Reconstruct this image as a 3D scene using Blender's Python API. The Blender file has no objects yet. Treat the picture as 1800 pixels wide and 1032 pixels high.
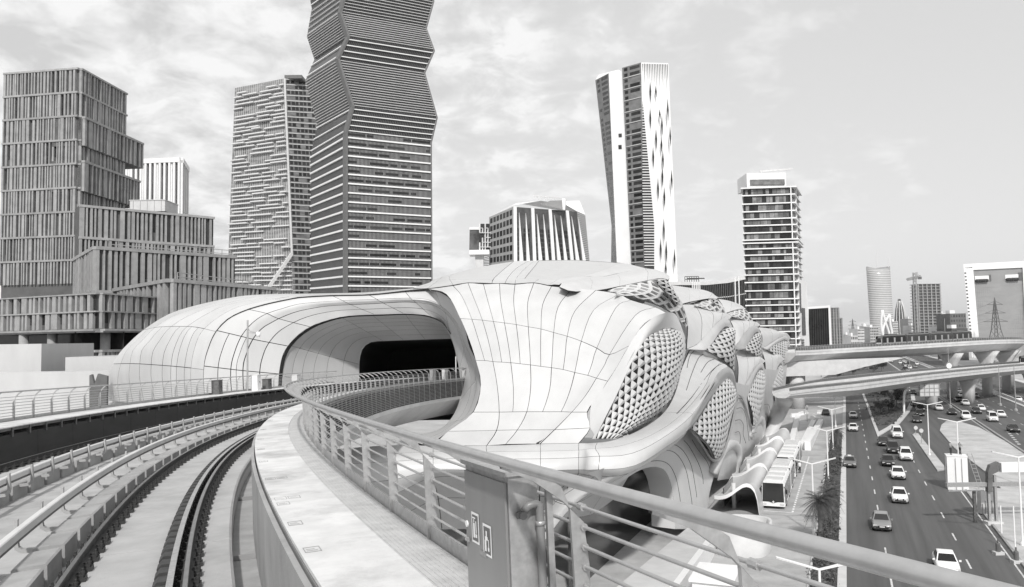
import bpy, bmesh, math, random
import numpy as np
from mathutils import Vector, Matrix
random.seed(7)
C = bpy.context.scene.collection
SC = bpy.context.scene

# ------------------------------------------------------------------ camera
FOC = 1400.0                       # focal length in photo pixels (1800 wide)
CAM = Vector((0, 0, 20.0))
PITCH = math.atan(79 / 1400.0)
ROLL = 0.015
cam_d = bpy.data.cameras.new('camera')
cam_d.sensor_width = 36.0
cam_d.lens = FOC * 36.0 / 1800.0
cam_d.clip_start = 0.1
cam_d.clip_end = 9000
cam = bpy.data.objects.new('camera', cam_d)
C.objects.link(cam)
CROT = (Matrix.Rotation(math.pi / 2 + PITCH, 3, 'X') @ Matrix.Rotation(-ROLL, 3, 'Z'))
cam.matrix_world = Matrix.Translation(CAM) @ CROT.to_4x4()
SC.camera = cam

# ------------------------------------------------------------------ sky and sun
SUN_DIR = Vector((0.0, -0.80, 0.68)).normalized()      # direction towards the sun
world = bpy.data.worlds.new('World')
SC.world = world
world.use_nodes = True
wt = world.node_tree
wt.nodes.clear()
def wn(t, **k):
    n = wt.nodes.new(t)
    for a, b in k.items():
        setattr(n, a, b)
    return n
w_out = wn('ShaderNodeOutputWorld')
w_bg = wn('ShaderNodeBackground')
w_bg.inputs['Strength'].default_value = 0.10
w_sky = wn('ShaderNodeTexSky', sky_type='NISHITA', sun_disc=False)
w_sky.sun_elevation = math.asin(SUN_DIR.z)
w_sky.sun_rotation = math.atan2(SUN_DIR.x, SUN_DIR.y)
w_sky.dust_density = 3.0
w_sky.air_density = 1.0
w_bw = wn('ShaderNodeRGBToBW')
wt.links.new(w_sky.outputs[0], w_bw.inputs[0])
w_tc = wn('ShaderNodeTexCoord')
w_sep = wn('ShaderNodeSeparateXYZ')
wt.links.new(w_tc.outputs['Generated'], w_sep.inputs[0])
def wm(op, a, b=None, clamp=False):
    n = wn('ShaderNodeMath', operation=op)
    n.use_clamp = clamp
    for i, x in enumerate((a, b)):
        if x is None:
            continue
        if isinstance(x, (int, float)):
            n.inputs[i].default_value = x
        else:
            wt.links.new(x, n.inputs[i])
    return n.outputs[0]
zc = wm('ADD', wm('MAXIMUM', w_sep.outputs['Z'], 0.0), 0.30)
w_cmb = wn('ShaderNodeCombineXYZ')
wt.links.new(wm('DIVIDE', w_sep.outputs['X'], zc), w_cmb.inputs[0])
wt.links.new(wm('DIVIDE', w_sep.outputs['Y'], zc), w_cmb.inputs[1])
def wnoise(scale, detail, rough, off):
    mp = wn('ShaderNodeMapping')
    mp.inputs['Location'].default_value = off
    mp.inputs['Scale'].default_value = (1.0, 1.0, 1.0)
    wt.links.new(w_cmb.outputs[0], mp.inputs[0])
    n = wn('ShaderNodeTexNoise')
    n.inputs['Scale'].default_value = scale
    n.inputs['Detail'].default_value = detail
    n.inputs['Roughness'].default_value = rough
    n.inputs['Distortion'].default_value = 0.25
    wt.links.new(mp.outputs[0], n.inputs['Vector'])
    return n.outputs[0]
big = wnoise(0.9, 3.0, 0.5, (3.1, 1.7, 0))
fine = wnoise(8.5, 8.0, 0.58, (0.4, 5.2, 0))
# cover: clouds thin out towards the east (right of the view)
cov = wm('ADD', wm('MULTIPLY', big, 0.7), wm('MULTIPLY', fine, 0.75))
cov = wm('SUBTRACT', cov, wm('MULTIPLY', w_sep.outputs['X'], 0.72))
w_ramp = wn('ShaderNodeValToRGB')
w_ramp.color_ramp.elements[0].position = 0.50
w_ramp.color_ramp.elements[1].position = 0.80
wt.links.new(cov, w_ramp.inputs[0])
puff = wm('MULTIPLY', wm('SUBTRACT', fine, 0.36), 4.2, True)
shade = wm('ADD', wm('MULTIPLY', puff, 3.0), 6.2)          # cloud brightness (before the 0.10 strength)
w_mix = wn('ShaderNodeMix', data_type='FLOAT')
wt.links.new(wm('MULTIPLY', w_ramp.outputs[0], 0.92), w_mix.inputs[0])
clear = wm('ADD', wm('MULTIPLY', w_bw.outputs[0], 0.58), 5.4)   # thin white veil in front of the clear sky
wt.links.new(clear, w_mix.inputs[2])
wt.links.new(shade, w_mix.inputs[3])
wt.links.new(w_mix.outputs[0], w_bg.inputs['Color'])
wt.links.new(w_bg.outputs[0], w_out.inputs['Surface'])

sun_d = bpy.data.lights.new('sun', 'SUN')
sun_d.energy = 3.1
sun_d.angle = math.radians(2.5)
sun_d.color = (1.0, 0.985, 0.965)
sun = bpy.data.objects.new('sun', sun_d)
C.objects.link(sun)
sun.rotation_euler = SUN_DIR.to_track_quat('Z', 'Y').to_euler()
sun.location = (0, 0, 200)
SC.view_settings.view_transform = 'Standard'
SC.view_settings.look = 'None'
SC.view_settings.gamma = 1.0
SC.view_settings.exposure = 0.08
SC.view_settings.use_curve_mapping = False
SC.render.film_transparent = False
SC.cycles.max_bounces = 6
SC.cycles.diffuse_bounces = 5
SC.cycles.glossy_bounces = 3
SC.cycles.transmission_bounces = 3
SC.cycles.caustics_reflective = False
SC.cycles.caustics_refractive = False
SC.cycles.use_denoising = True

# ------------------------------------------------------------------ measuring: photo pixel -> ray -> place
ST = Vector((0.385, 0.923, 0)).normalized()      # along the street
SN = Vector((ST.y, -ST.x, 0))                    # across it, to the right
def ray(px, py):
    d = CROT @ Vector(((px - 900) / FOC, (516 - py) / FOC, -1.0))
    return d
def at(px, py, Y):
    d = ray(px, py)
    return CAM + d * (Y / d.y)
def atn(px, py, n):
    d = ray(px, py)
    return CAM + d * (n / d.dot(SN))
def atz(px, py, z=0.0):
    d = ray(px, py)
    return CAM + d * ((z - CAM.z) / d.z)
def street(t, n, z=0.0):
    return ST * t + SN * n + Vector((0, 0, z))
CAMINV = CROT.transposed()
def pix(p):
    c = CAMINV @ (Vector(p) - CAM)
    return (900 + FOC * c.x / -c.z, 516 - FOC * c.y / -c.z, -c.z)

# ------------------------------------------------------------------ materials (all neutral greys: the photograph is black and white)
MATS = {}
def mat(name, v, rough=0.6, var=0.06, scale=1.5, metal=0.0, spec=0.5, bump=0.0, bscale=30.0, stretch=None, wear=0.0, rnd=0.0, rot=0.0):
    if name in MATS:
        return MATS[name]
    m = bpy.data.materials.new(name)
    m.use_nodes = True
    nt = m.node_tree
    b = nt.nodes['Principled BSDF']
    b.inputs['Roughness'].default_value = rough
    b.inputs['Metallic'].default_value = metal
    b.inputs['Specular IOR Level'].default_value = spec
    b.inputs['Base Color'].default_value = (v, v, v, 1)
    if var or bump:
        tc = nt.nodes.new('ShaderNodeTexCoord')
        mp = nt.nodes.new('ShaderNodeMapping')
        if stretch:
            mp.inputs['Scale'].default_value = stretch
        if rot:
            mp.vector_type = 'TEXTURE'
            mp.inputs['Scale'].default_value = tuple(1 / x for x in stretch)
            mp.inputs['Rotation'].default_value = (0, 0, rot)
        nt.links.new(tc.outputs['Object'], mp.inputs[0])
    if var:
        n = nt.nodes.new('ShaderNodeTexNoise')
        n.inputs['Scale'].default_value = scale
        n.inputs['Detail'].default_value = 6
        n.inputs['Roughness'].default_value = 0.6
        nt.links.new(mp.outputs[0], n.inputs['Vector'])
        r = nt.nodes.new('ShaderNodeValToRGB')
        lo, hi = v * (1 - 2 * var), min(1, v * (1 + 1.4 * var))
        r.color_ramp.elements[0].position = 0.3
        r.color_ramp.elements[0].color = (lo, lo, lo, 1)
        r.color_ramp.elements[1].position = 0.7
        r.color_ramp.elements[1].color = (hi, hi, hi, 1)
        nt.links.new(n.outputs[0], r.inputs[0])
        last = r.outputs[0]
        if wear:
            n2 = nt.nodes.new('ShaderNodeTexNoise')
            n2.inputs['Scale'].default_value = scale * 0.31
            n2.inputs['Detail'].default_value = 9
            n2.inputs['Roughness'].default_value = 0.72
            nt.links.new(mp.outputs[0], n2.inputs['Vector'])
            r2 = nt.nodes.new('ShaderNodeValToRGB')
            r2.color_ramp.elements[0].position = 0.48
            r2.color_ramp.elements[0].color = (1, 1, 1, 1)
            r2.color_ramp.elements[1].position = 0.72
            w = 1 - wear
            r2.color_ramp.elements[1].color = (w, w, w, 1)
            nt.links.new(n2.outputs[0], r2.inputs[0])
            mx = nt.nodes.new('ShaderNodeMix')
            mx.data_type = 'RGBA'
            mx.blend_type = 'MULTIPLY'
            mx.inputs[0].default_value = 1.0
            nt.links.new(last, mx.inputs[6])
            nt.links.new(r2.outputs[0], mx.inputs[7])
            last = mx.outputs[2]
        if rnd:
            oi = nt.nodes.new('ShaderNodeObjectInfo')
            mr = nt.nodes.new('ShaderNodeMapRange')
            mr.inputs[3].default_value = 1 - rnd; mr.inputs[4].default_value = 1 + rnd * .4
            nt.links.new(oi.outputs['Random'], mr.inputs[0])
            mx = nt.nodes.new('ShaderNodeMix'); mx.data_type = 'RGBA'; mx.blend_type = 'MULTIPLY'; mx.inputs[0].default_value = 1.0
            nt.links.new(last, mx.inputs[6]); nt.links.new(mr.outputs[0], mx.inputs[7])
            last = mx.outputs[2]
        nt.links.new(last, b.inputs['Base Color'])
    if bump:
        n3 = nt.nodes.new('ShaderNodeTexNoise')
        n3.inputs['Scale'].default_value = bscale
        n3.inputs['Detail'].default_value = 5
        nt.links.new(mp.outputs[0], n3.inputs['Vector'])
        bp = nt.nodes.new('ShaderNodeBump')
        bp.inputs['Strength'].default_value = bump
        bp.inputs['Distance'].default_value = 0.02
        nt.links.new(n3.outputs[0], bp.inputs['Height'])
        nt.links.new(bp.outputs[0], b.inputs['Normal'])
    MATS[name] = m
    return m
def emat(name, v, s):
    m = bpy.data.materials.new(name)
    m.use_nodes = True
    b = m.node_tree.nodes['Principled BSDF']
    b.inputs['Base Color'].default_value = (v, v, v, 1)
    b.inputs['Emission Color'].default_value = (1, 1, 1, 1)
    b.inputs['Emission Strength'].default_value = s
    MATS[name] = m
    return m

M_PANEL = mat('white_cladding', 0.55, 0.40, 0.03, 0.5, wear=0.09, rnd=0.06, stretch=(1, 1, .35))
M_PANEL2 = mat('pale_grey_cladding', 0.60, 0.45, 0.03, 0.35, wear=0.05)
M_ROOFG = mat('grey_roof_membrane', 0.50, 0.6, 0.05, 0.8, stretch=(1, 3, 1))
M_PANE = mat('matt_dark_pane', 0.022, 0.9, 0, spec=0.1)
M_JOINT = mat('dark_joint', 0.025, 0.8, 0)
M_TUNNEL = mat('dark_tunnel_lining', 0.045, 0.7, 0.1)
M_LATT = mat('white_lattice', 0.58, 0.5, 0.03, 0.8)
M_DARKGL = mat('dark_glass', 0.02, 0.12, 0, spec=0.6)
M_CONC = mat('concrete', 0.37, 0.8, 0.08, 1.4, bump=0.3, bscale=25, wear=0.28, rnd=0.12)
M_CONC_L = mat('light_concrete', 0.58, 0.8, 0.05, 0.6, bump=0.2, bscale=30, wear=0.1)
M_CONC_D = mat('dark_concrete', 0.30, 0.85, 0.08, 1.2, bump=0.3, wear=0.15)
M_SLAB = mat('track_slab_concrete', 0.43, 0.82, 0.07, 1.3, bump=0.3, bscale=40, wear=0.28, rnd=0.08)
M_WALK = mat('pale_walkway_plate', 0.66, 0.7, 0.07, 2.2, bump=0.3, bscale=60, wear=0.42, rnd=0.03)
M_GRATE = mat('grey_grating', 0.52, 0.6, 0.08, 5.0, bump=0.5, bscale=70)
M_STEEL = mat('galvanised_steel', 0.44, 0.38, 0.10, 14.0, metal=0.45, bump=0.05, bscale=60, wear=0.15, rnd=0.08)
M_TUBE = mat('galvanised_tube', 0.45, 0.36, 0.05, 10.0, metal=0.45, wear=0.08)
M_STEEL_D = mat('dark_steel', 0.16, 0.5, 0.15, 6.0, metal=0.5)
M_RAILTOP = mat('polished_rail', 0.30, 0.3, 0.1, 4.0, metal=0.9)
M_RAILSIDE = mat('rusty_rail_side', 0.045, 0.75, 0.2, 8.0)
M_FAST = mat('rail_fastener', 0.035, 0.65, 0.2, 8.0)
M_WALLD = mat('dark_wall_panel', 0.035, 0.75, 0.12, 1.0, stretch=(0.6, 0.6, 2.5))
M_GRP = mat('pale_conductor_cover', 0.62, 0.45, 0.04, 2.0)
M_BLACK = mat('black', 0.012, 0.7, 0)
M_WHITE = mat('white_paint', 0.80, 0.5, 0.02, 2.0)

# ------------------------------------------------------------------ mesh helpers
class G:
    """collects boxes, tubes and sweeps; build() links them as one mesh object"""
    def __init__(s):
        s.v = []; s.f = []; s.m = []
    def add(s, vs, fs, mi=0):
        o = len(s.v)
        s.v.extend([tuple(x) for x in vs])
        for f in fs:
            s.f.append(tuple(i + o for i in f)); s.m.append(mi)
        return s
    def box(s, c, size, R=None, mi=0):
        hx, hy, hz = size[0] / 2, size[1] / 2, size[2] / 2
        vs = [Vector((x * hx, y * hy, z * hz)) for z in (-1, 1) for y in (-1, 1) for x in (-1, 1)]
        if R is not None:
            vs = [R @ v for v in vs]
        c = Vector(c)
        s.add([v + c for v in vs], [(0, 2, 3, 1), (4, 5, 7, 6), (0, 1, 5, 4), (2, 6, 7, 3), (0, 4, 6, 2), (1, 3, 7, 5)], mi)
        return s
    def box2(s, a, b, mi=0):
        a = Vector(a); b = Vector(b)
        return s.box((a + b) / 2, (abs(b.x - a.x), abs(b.y - a.y), abs(b.z - a.z)), None, mi)
    def hexa(s, p, mi=0):
        """8 corners: bottom 0-3 (ccw), top 4-7"""
        s.add(p, [(0, 3, 2, 1), (4, 5, 6, 7), (0, 1, 5, 4), (1, 2, 6, 5), (2, 3, 7, 6), (3, 0, 4, 7)], mi)
        return s
    def bar(s, a, b, w, h, up=Vector((0, 0, 1)), mi=0):
        a = Vector(a); b = Vector(b)
        d = (b - a)
        L = d.length
        if L < 1e-6:
            return s
        d /= L
        x = d.cross(up)
        if x.length < 1e-4:
            x = d.cross(Vector((0, 1, 0)))
        x.normalize()
        z = x.cross(d)
        ps = []
        for e in (a, b):
            for (i, j) in ((-1, -1), (1, -1), (1, 1), (-1, 1)):
                ps.append(e + x * (i * w / 2) + z * (j * h / 2))
        s.hexa(ps, mi)
        return s
    def tube(s, path, r, n=8, mi=0, cap=True):
        path = [Vector(p) for p in path]
        N = len(path)
        rings = []
        pn = None
        for i, p in enumerate(path):
            d = path[min(i + 1, N - 1)] - path[max(i - 1, 0)]
            d.normalize()
            if pn is None:
                pn = d.orthogonal().normalized()
            pn = (pn - d * pn.dot(d)).normalized()
            bn = d.cross(pn)
            rr = r[i] if isinstance(r, (list, tuple)) else r
            rings.append([p + (pn * math.cos(2 * math.pi * k / n) + bn * math.sin(2 * math.pi * k / n)) * rr for k in range(n)])
        vs = [q for ring in rings for q in ring]
        fs = []
        for i in range(N - 1):
            for k in range(n):
                k2 = (k + 1) % n
                fs.append((i * n + k, i * n + k2, (i + 1) * n + k2, (i + 1) * n + k))
        if cap:
            fs.append(tuple(range(n - 1, -1, -1)))
            fs.append(tuple((N - 1) * n + k for k in range(n)))
        s.add(vs, fs, mi)
        return s
    def lathe(s, prof, n=12, c=(0, 0, 0), mi=0):
        c = Vector(c)
        vs = []; fs = []
        for (r, z) in prof:
            for k in range(n):
                a = 2 * math.pi * k / n
                vs.append(c + Vector((r * math.cos(a), r * math.sin(a), z)))
        for i in range(len(prof) - 1):
            for k in range(n):
                k2 = (k + 1) % n
                fs.append((i * n + k, i * n + k2, (i + 1) * n + k2, (i + 1) * n + k))
        fs.append(tuple(range(n - 1, -1, -1)))
        fs.append(tuple((len(prof) - 1) * n + k for k in range(n)))
        s.add(vs, fs, mi)
        return s
    def prism(s, poly, z0, z1, mi=0, mtop=None):
        n = len(poly)
        a = sum(poly[i][0] * poly[(i + 1) % n][1] - poly[(i + 1) % n][0] * poly[i][1] for i in range(n))
        if a < 0:
            poly = poly[::-1]
        vs = [(p[0], p[1], z0) for p in poly] + [(p[0], p[1], z1) for p in poly]
        s.add(vs, [tuple(range(n - 1, -1, -1))] + [(i, (i + 1) % n, (i + 1) % n + n, i + n) for i in range(n)], mi)
        s.add([(p[0], p[1], z1) for p in poly], [tuple(range(n))], mi if mtop is None else mtop)
        return s
    def loft(s, rings, closed=True, cap=True, mi=0):
        n = len(rings[0]); N = len(rings)
        vs = [p for r in rings for p in r]
        fs = []
        for i in range(N - 1):
            for k in range(n if closed else n - 1):
                k2 = (k + 1) % n
                fs.append((i * n + k, i * n + k2, (i + 1) * n + k2, (i + 1) * n + k))
        if cap and closed:
            fs.append(tuple(range(n - 1, -1, -1)))
            fs.append(tuple((N - 1) * n + k for k in range(n)))
        s.add(vs, fs, mi)
        return s
    def mesh(s, name, mats, smooth=False):
        me = bpy.data.meshes.new(name)
        me.from_pydata(s.v, [], s.f)
        if not isinstance(mats, (list, tuple)):
            mats = [mats]
        for m in mats:
            me.materials.append(m)
        if len(mats) > 1:
            me.polygons.foreach_set('material_index', s.m)
        if smooth:
            me.polygons.foreach_set('use_smooth', [True] * len(me.polygons))
        me.update()
        return me
    def build(s, name, mats, parent=None, smooth=False, **tags):
        return link(name, s.mesh(name, mats, smooth), parent, **tags)
def link(name, data, parent=None, mw=None, **tags):
    o = bpy.data.objects.new(name, data)
    C.objects.link(o)
    if parent is not None:
        o.parent = parent
        if mw is None:
            loc = Vector(parent['_w']) if '_w' in parent else Vector((0, 0, 0))
            o.matrix_parent_inverse = Matrix.Translation(-loc)
    if mw is not None:
        o.matrix_local = mw
    for k, v in tags.items():
        o[k] = v
    return o
def thing(name, label, cat, loc=(0, 0, 0), group=None, local=False):
    """an Empty at the thing's base. Children are given in world coordinates unless local."""
    o = bpy.data.objects.new(name, None)
    C.objects.link(o)
    o.location = loc
    o.empty_display_size = 0.3
    if not local:
        o['_w'] = tuple(loc)
    o['label'] = label
    o['category'] = cat
    if group:
        o['group'] = group
    return o
def part(parent, name, g, mats, smooth=False, **t):
    """child part that keeps its parent's offset"""
    me = g.mesh(name, mats, smooth)
    o = bpy.data.objects.new(name, me)
    C.objects.link(o)
    o.parent = parent
    r = parent
    while r.parent is not None:
        r = r.parent
    if '_w' in r and parent is r:
        o.matrix_parent_inverse = Matrix.Translation(-Vector(r['_w']))
    for k, v in t.items():
        o[k] = v
    return o
def pieces(parent, name, geos, mats, limit=300, smooth=False, stuff_name=None):
    """each G is one piece: an object of its own up to the limit (the first ones), the rest joined as stuff"""
    out = []
    for g in geos[:limit]:
        out.append(part(parent, name, g, mats, smooth))
    if len(geos) > limit:
        r = G()
        for g in geos[limit:]:
            o = len(r.v)
            r.v.extend(g.v)
            r.f.extend([tuple(i + o for i in f) for f in g.f])
            r.m.extend(g.m)
        part(parent, stuff_name or (name + 's'), r, mats, smooth, kind='stuff')
    return out
def copies(parent, name, me, mats4, limit=300):
    """pieces that share one mesh, placed by matrices in the root's local space"""
    r = parent
    for M in mats4[:limit]:
        o = bpy.data.objects.new(name, me)
        C.objects.link(o)
        o.parent = parent
        o.matrix_local = M
    if len(mats4) > limit:
        g = G()
        vs = [v.co.copy() for v in me.vertices]
        fs = [tuple(p.vertices) for p in me.polygons]
        ms = [p.material_index for p in me.polygons]
        for M in mats4[limit:]:
            o = len(g.v)
            g.v.extend([tuple(M @ v) for v in vs])
            g.f.extend([tuple(i + o for i in f) for f in fs])
            g.m.extend(ms)
        o = bpy.data.objects.new(name + 's', g.mesh(name + 's', list(me.materials)))
        C.objects.link(o)
        o.parent = parent
        o['kind'] = 'stuff'
def dup(root, loc=None, rotz=None, label=None, **tags):
    r = root.copy()
    C.objects.link(r)
    if loc is not None:
        r.location = loc
    if rotz is not None:
        r.rotation_euler = (0, 0, rotz)
    if label:
        r['label'] = label
    for k, v in tags.items():
        r[k] = v
    for ch in list(root.children):
        c = ch.copy(); C.objects.link(c); c.parent = r
        for g in ch.children:
            d = g.copy(); C.objects.link(d); d.parent = c
    return r
def struct(name, g, mats, smooth=False, **t):
    o = g.build(name, mats, None, smooth)
    o['kind'] = 'structure'
    for k, v in t.items():
        o[k] = v
    return o

# ------------------------------------------------------------------ smooth patches through measured points
def cr(p0, p1, p2, p3, t):
    return 0.5 * ((2 * p1) + (p2 - p0) * t + (2 * p0 - 5 * p1 + 4 * p2 - p3) * t * t + (3 * p1 - p0 - 3 * p2 + p3) * t * t * t)
def spline(pts, x):
    """Catmull-Rom through pts, x from 0 to len-1"""
    n = len(pts)
    x = min(max(x, 0), n - 1)
    i = min(int(x), n - 2)
    t = x - i
    p1, p2 = pts[i], pts[i + 1]
    p0 = pts[i - 1] if i > 0 else p1 * 2 - p2
    p3 = pts[i + 2] if i + 2 < n else p2 * 2 - p1
    return cr(p0, p1, p2, p3, t)
def resample(pts, n):
    """n points evenly spaced along the curve through pts"""
    dense = [spline(pts, k * (len(pts) - 1) / 200) for k in range(201)]
    cum = [0.0]
    for a, b in zip(dense, dense[1:]):
        cum.append(cum[-1] + (b - a).length)
    out = []
    j = 0
    for k in range(n):
        t = cum[-1] * k / (n - 1)
        while j < 199 and cum[j + 1] < t:
            j += 1
        f = (t - cum[j]) / max(1e-9, cum[j + 1] - cum[j])
        out.append(dense[j].lerp(dense[j + 1], min(1, max(0, f))))
    return out
def on_patch(P, px, py, nu=36, nv=36, lift=.02):
    """the point of a patch seen at a photo pixel"""
    best = None
    for i in range(nu + 1):
        for j in range(nv + 1):
            q_ = pix(P.p(P.nu * i / nu, P.nv * j / nv))
            d = (q_[0] - px) ** 2 + (q_[1] - py) ** 2
            if best is None or d < best[0]:
                best = (d, P.nu * i / nu, P.nv * j / nv)
    d, u, v = best
    su, sv = P.nu / nu, P.nv / nv
    for _ in range(6):
        su *= .5; sv *= .5
        for a in (-1, 0, 1):
            for b in (-1, 0, 1):
                uu, vv = min(max(u + a * su, 0), P.nu), min(max(v + b * sv, 0), P.nv)
                q_ = pix(P.p(uu, vv))
                dd = (q_[0] - px) ** 2 + (q_[1] - py) ** 2
                if dd < d:
                    d, ub, vb_ = dd, uu, vv
                    best = (d, ub, vb_)
        d, u, v = best
    return P.p(u, v) + P.nrm(u, v) * lift
class Patch:
    """columns: list of lists of Vectors, the same number of rows in each"""
    def __init__(s, cols):
        s.cols = cols
        s.nu = len(cols) - 1
        s.nv = len(cols[0]) - 1
        c = s.p(s.nu / 2, s.nv / 2)
        s.sgn = 1.0
        if s.nrm(s.nu / 2, s.nv / 2).dot(CAM - c) < 0:
            s.sgn = -1.0
    def p(s, u, v):
        return spline([spline(c, v) for c in s.cols], u)
    def nrm(s, u, v):
        e = 0.02
        a = s.p(min(u + e, s.nu), v) - s.p(max(u - e, 0), v)
        b = s.p(u, min(v + e, s.nv)) - s.p(u, max(v - e, 0))
        n = a.cross(b)
        if n.length < 1e-9:
            return Vector((0, -1, 0))
        return n.normalized() * getattr(s, 'sgn', 1.0)
    def grid(s, u0, u1, v0, v1, nu, nv, off=0.0):
        out = []
        for j in range(nv + 1):
            for i in range(nu + 1):
                u = u0 + (u1 - u0) * i / nu
                v = v0 + (v1 - v0) * j / nv
                q = s.p(u, v)
                if off:
                    q = q + s.nrm(u, v) * off
                out.append(q)
        return out
    def faces(s, nu, nv, flip=False):
        fs = []
        for j in range(nv):
            for i in range(nu):
                a = j * (nu + 1) + i
                f = (a, a + 1, a + nu + 2, a + nu + 1)
                fs.append(f if (s.sgn > 0) != flip else f[::-1])
        return fs
    def panel(s, u0, u1, v0, v1, gap=0.04, th=0.14, nu=4, nv=4, off=0.0):
        """one cladding panel: front sheet and the four returns"""
        L = (s.p(u1, (v0 + v1) / 2) - s.p(u0, (v0 + v1) / 2)).length
        H = (s.p((u0 + u1) / 2, v1) - s.p((u0 + u1) / 2, v0)).length
        gap *= 0.6
        du = gap * (u1 - u0) / max(L, 0.1)
        dv = gap * (v1 - v0) / max(H, 0.1)
        u0 += du; u1 -= du; v0 += dv; v1 -= dv
        front = s.grid(u0, u1, v0, v1, nu, nv, off)
        g = G()
        g.add(front, s.faces(nu, nv))
        back = s.grid(u0, u1, v0, v1, nu, nv, off - th)
        W = nu + 1
        loop = [i for i in range(nu)] + [nu + j * W for j in range(nv)] + [nv * W + nu - i for i in range(nu)] + [(nv - j) * W for j in range(nv)]
        n = len(loop)
        vs = [front[i] for i in loop] + [back[i] for i in loop]
        fs = []
        for k in range(n):
            k2 = (k + 1) % n
            f = (k, k + n, k2 + n, k2)
            fs.append(f if s.sgn > 0 else f[::-1])
        g.add(vs, fs, 1)
        return g
    def sheet(s, nu, nv, off=0.0, u0=0, u1=None, v0=0, v1=None):
        g = G()
        u1 = s.nu if u1 is None else u1
        v1 = s.nv if v1 is None else v1
        g.add(s.grid(u0, u1, v0, v1, nu, nv, off), s.faces(nu, nv))
        return g

g = G()
g.add([(-3000, -300, 0), (3000, -300, 0), (3000, 6000, 0), (-3000, 6000, 0)], [(0, 1, 2, 3)])
struct('ground', g, mat('sandy_ground', 0.42, 0.9, 0.08, 0.15, bump=.2, wear=.15))

# ================================================================== THE GUIDEWAY (curved elevated track under the camera)
S0, S1, DS = -16.0, 150.0, 0.25
def _build_line():
    S = np.arange(S0, S1 + DS / 2, DS)
    k = np.interp(S, [-14, 5, 20, 40, 65, 110, 150], [0.0157, 0.0059, 0.0108, 0.0071, 0.0111, 0.0111, 0.009])
    i0 = int(np.argmin(abs(S)))
    cs = lambda a: np.concatenate([[0], np.cumsum((a[1:] + a[:-1]) / 2 * DS)])
    h = cs(k); h = h - h[i0] - 0.4104
    x = cs(np.sin(h)); x = x - x[i0] - 2.3986
    y = cs(np.cos(h)); y = y - y[i0] + 3.8894
    g = np.interp(S, [-14, 10, 30, 55, 110], [-.0258, -.0258, -.0332, -.0254, -.0202])
    z = cs(g); z = z - z[i0] - 2.7931
    return S, x, y, z + 20.0, h
_S, _X, _Y, _Z, _H = _build_line()
BANK = -0.0293
CB, SB = math.cos(BANK), math.sin(BANK)
def line(s):
    return (float(np.interp(s, _S, _X)), float(np.interp(s, _S, _Y)), float(np.interp(s, _S, _Z)), float(np.interp(s, _S, _H)))
def tr(s, lat, v):
    """point on the guideway: distance s, lateral offset (right +), height over the rail top"""
    x, y, z, h = line(s)
    l = lat * CB + v * SB
    w = -lat * SB + v * CB
    return Vector((x + l * math.cos(h), y - l * math.sin(h), z + w))
def trR(s):
    """rotation matrix at s: x = right, y = along, z = up"""
    x, y, z, h = line(s)
    r = Vector((math.cos(h) * CB, -math.sin(h) * CB, -SB))
    f = Vector((math.sin(h), math.cos(h), 0))
    u = r.cross(f)
    return Matrix((r, f, u)).transposed()
def srange(a, b, step):
    n = max(1, int(round((b - a) / step)))
    return [a + (b - a) * i / n for i in range(n + 1)]
def sweep(g, prof, a, b, step=1.0, closed=True, mi=0):
    rings = [[tr(s, l, v) for (l, v) in prof] for s in srange(a, b, step)]
    # profile given clockwise seen from behind -> outward faces
    g.loft(rings, closed, closed, mi)
    return g
def rect(l0, l1, v0, v1):
    return [(l0, v0), (l0, v1), (l1, v1), (l1, v0)]
def trM(s, lat, v, root=None):
    m = Matrix.Translation(tr(s, lat, v)) @ trR(s).to_4x4()
    return m

SA, SBN = -9.0, 112.0            # visible reach of the guideway
gw = thing('elevated_guideway', 'curved concrete metro guideway with two tracks running into the white station', 'guideway', tuple(tr(0, 0, -3)))
g = G()
sweep(g, [(-8.4, -0.75), (-8.4, -0.36), (1.34, -0.36), (1.34, -0.75), (3.0, -0.75), (2.95, -1.05), (0.8, -2.7), (-6.4, -2.7), (-8.6, -1.05)], SA, SBN, 1.5)
part(gw, 'girder', g, M_CONC_L)
# track slab sections with joints
lens = []
s = SA
while s < SBN:
    lens.append((s, min(s + 3.1, SBN))); s += 3.1
geos = []
for (a, b) in lens:
    g = G(); sweep(g, rect(-0.62, 0.62, -0.355, -0.23), a + 0.012, b - 0.012, 0.8); geos.append(g)
pieces(gw, 'slab_section', geos, M_SLAB)
geos = []
for (a, b) in lens:
    g = G(); sweep(g, [(0.90, -0.355), (0.90, -0.23), (1.30, -0.21), (1.34, -0.24), (1.34, -0.355)], a + 0.012, b - 0.012, 0.8); geos.append(g)
pieces(gw, 'slab_edge', geos, M_SLAB)
g = G()
sweep(g, rect(-6.9, -0.9, -0.355, -0.33), SA, SBN, 1.0)
part(gw, 'deck_topping', g, M_SLAB)
geos = []
for (a, b) in lens:
    g = G(); sweep(g, rect(-5.92, -4.68, -0.325, -0.23), a + 0.012, b - 0.012, 0.8); geos.append(g)
pieces(gw, 'far_slab_section', geos, M_SLAB)
for (l0, l1) in ((-0.9, -0.62), (0.62, 0.9), (-6.2, -5.92), (-4.68, -4.4)):
    g = G(); sweep(g, rect(l0, l1, -0.354, -0.27), SA, SBN, 1.0)
    part(gw, 'rail_seat', g, M_CONC_D)
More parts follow.
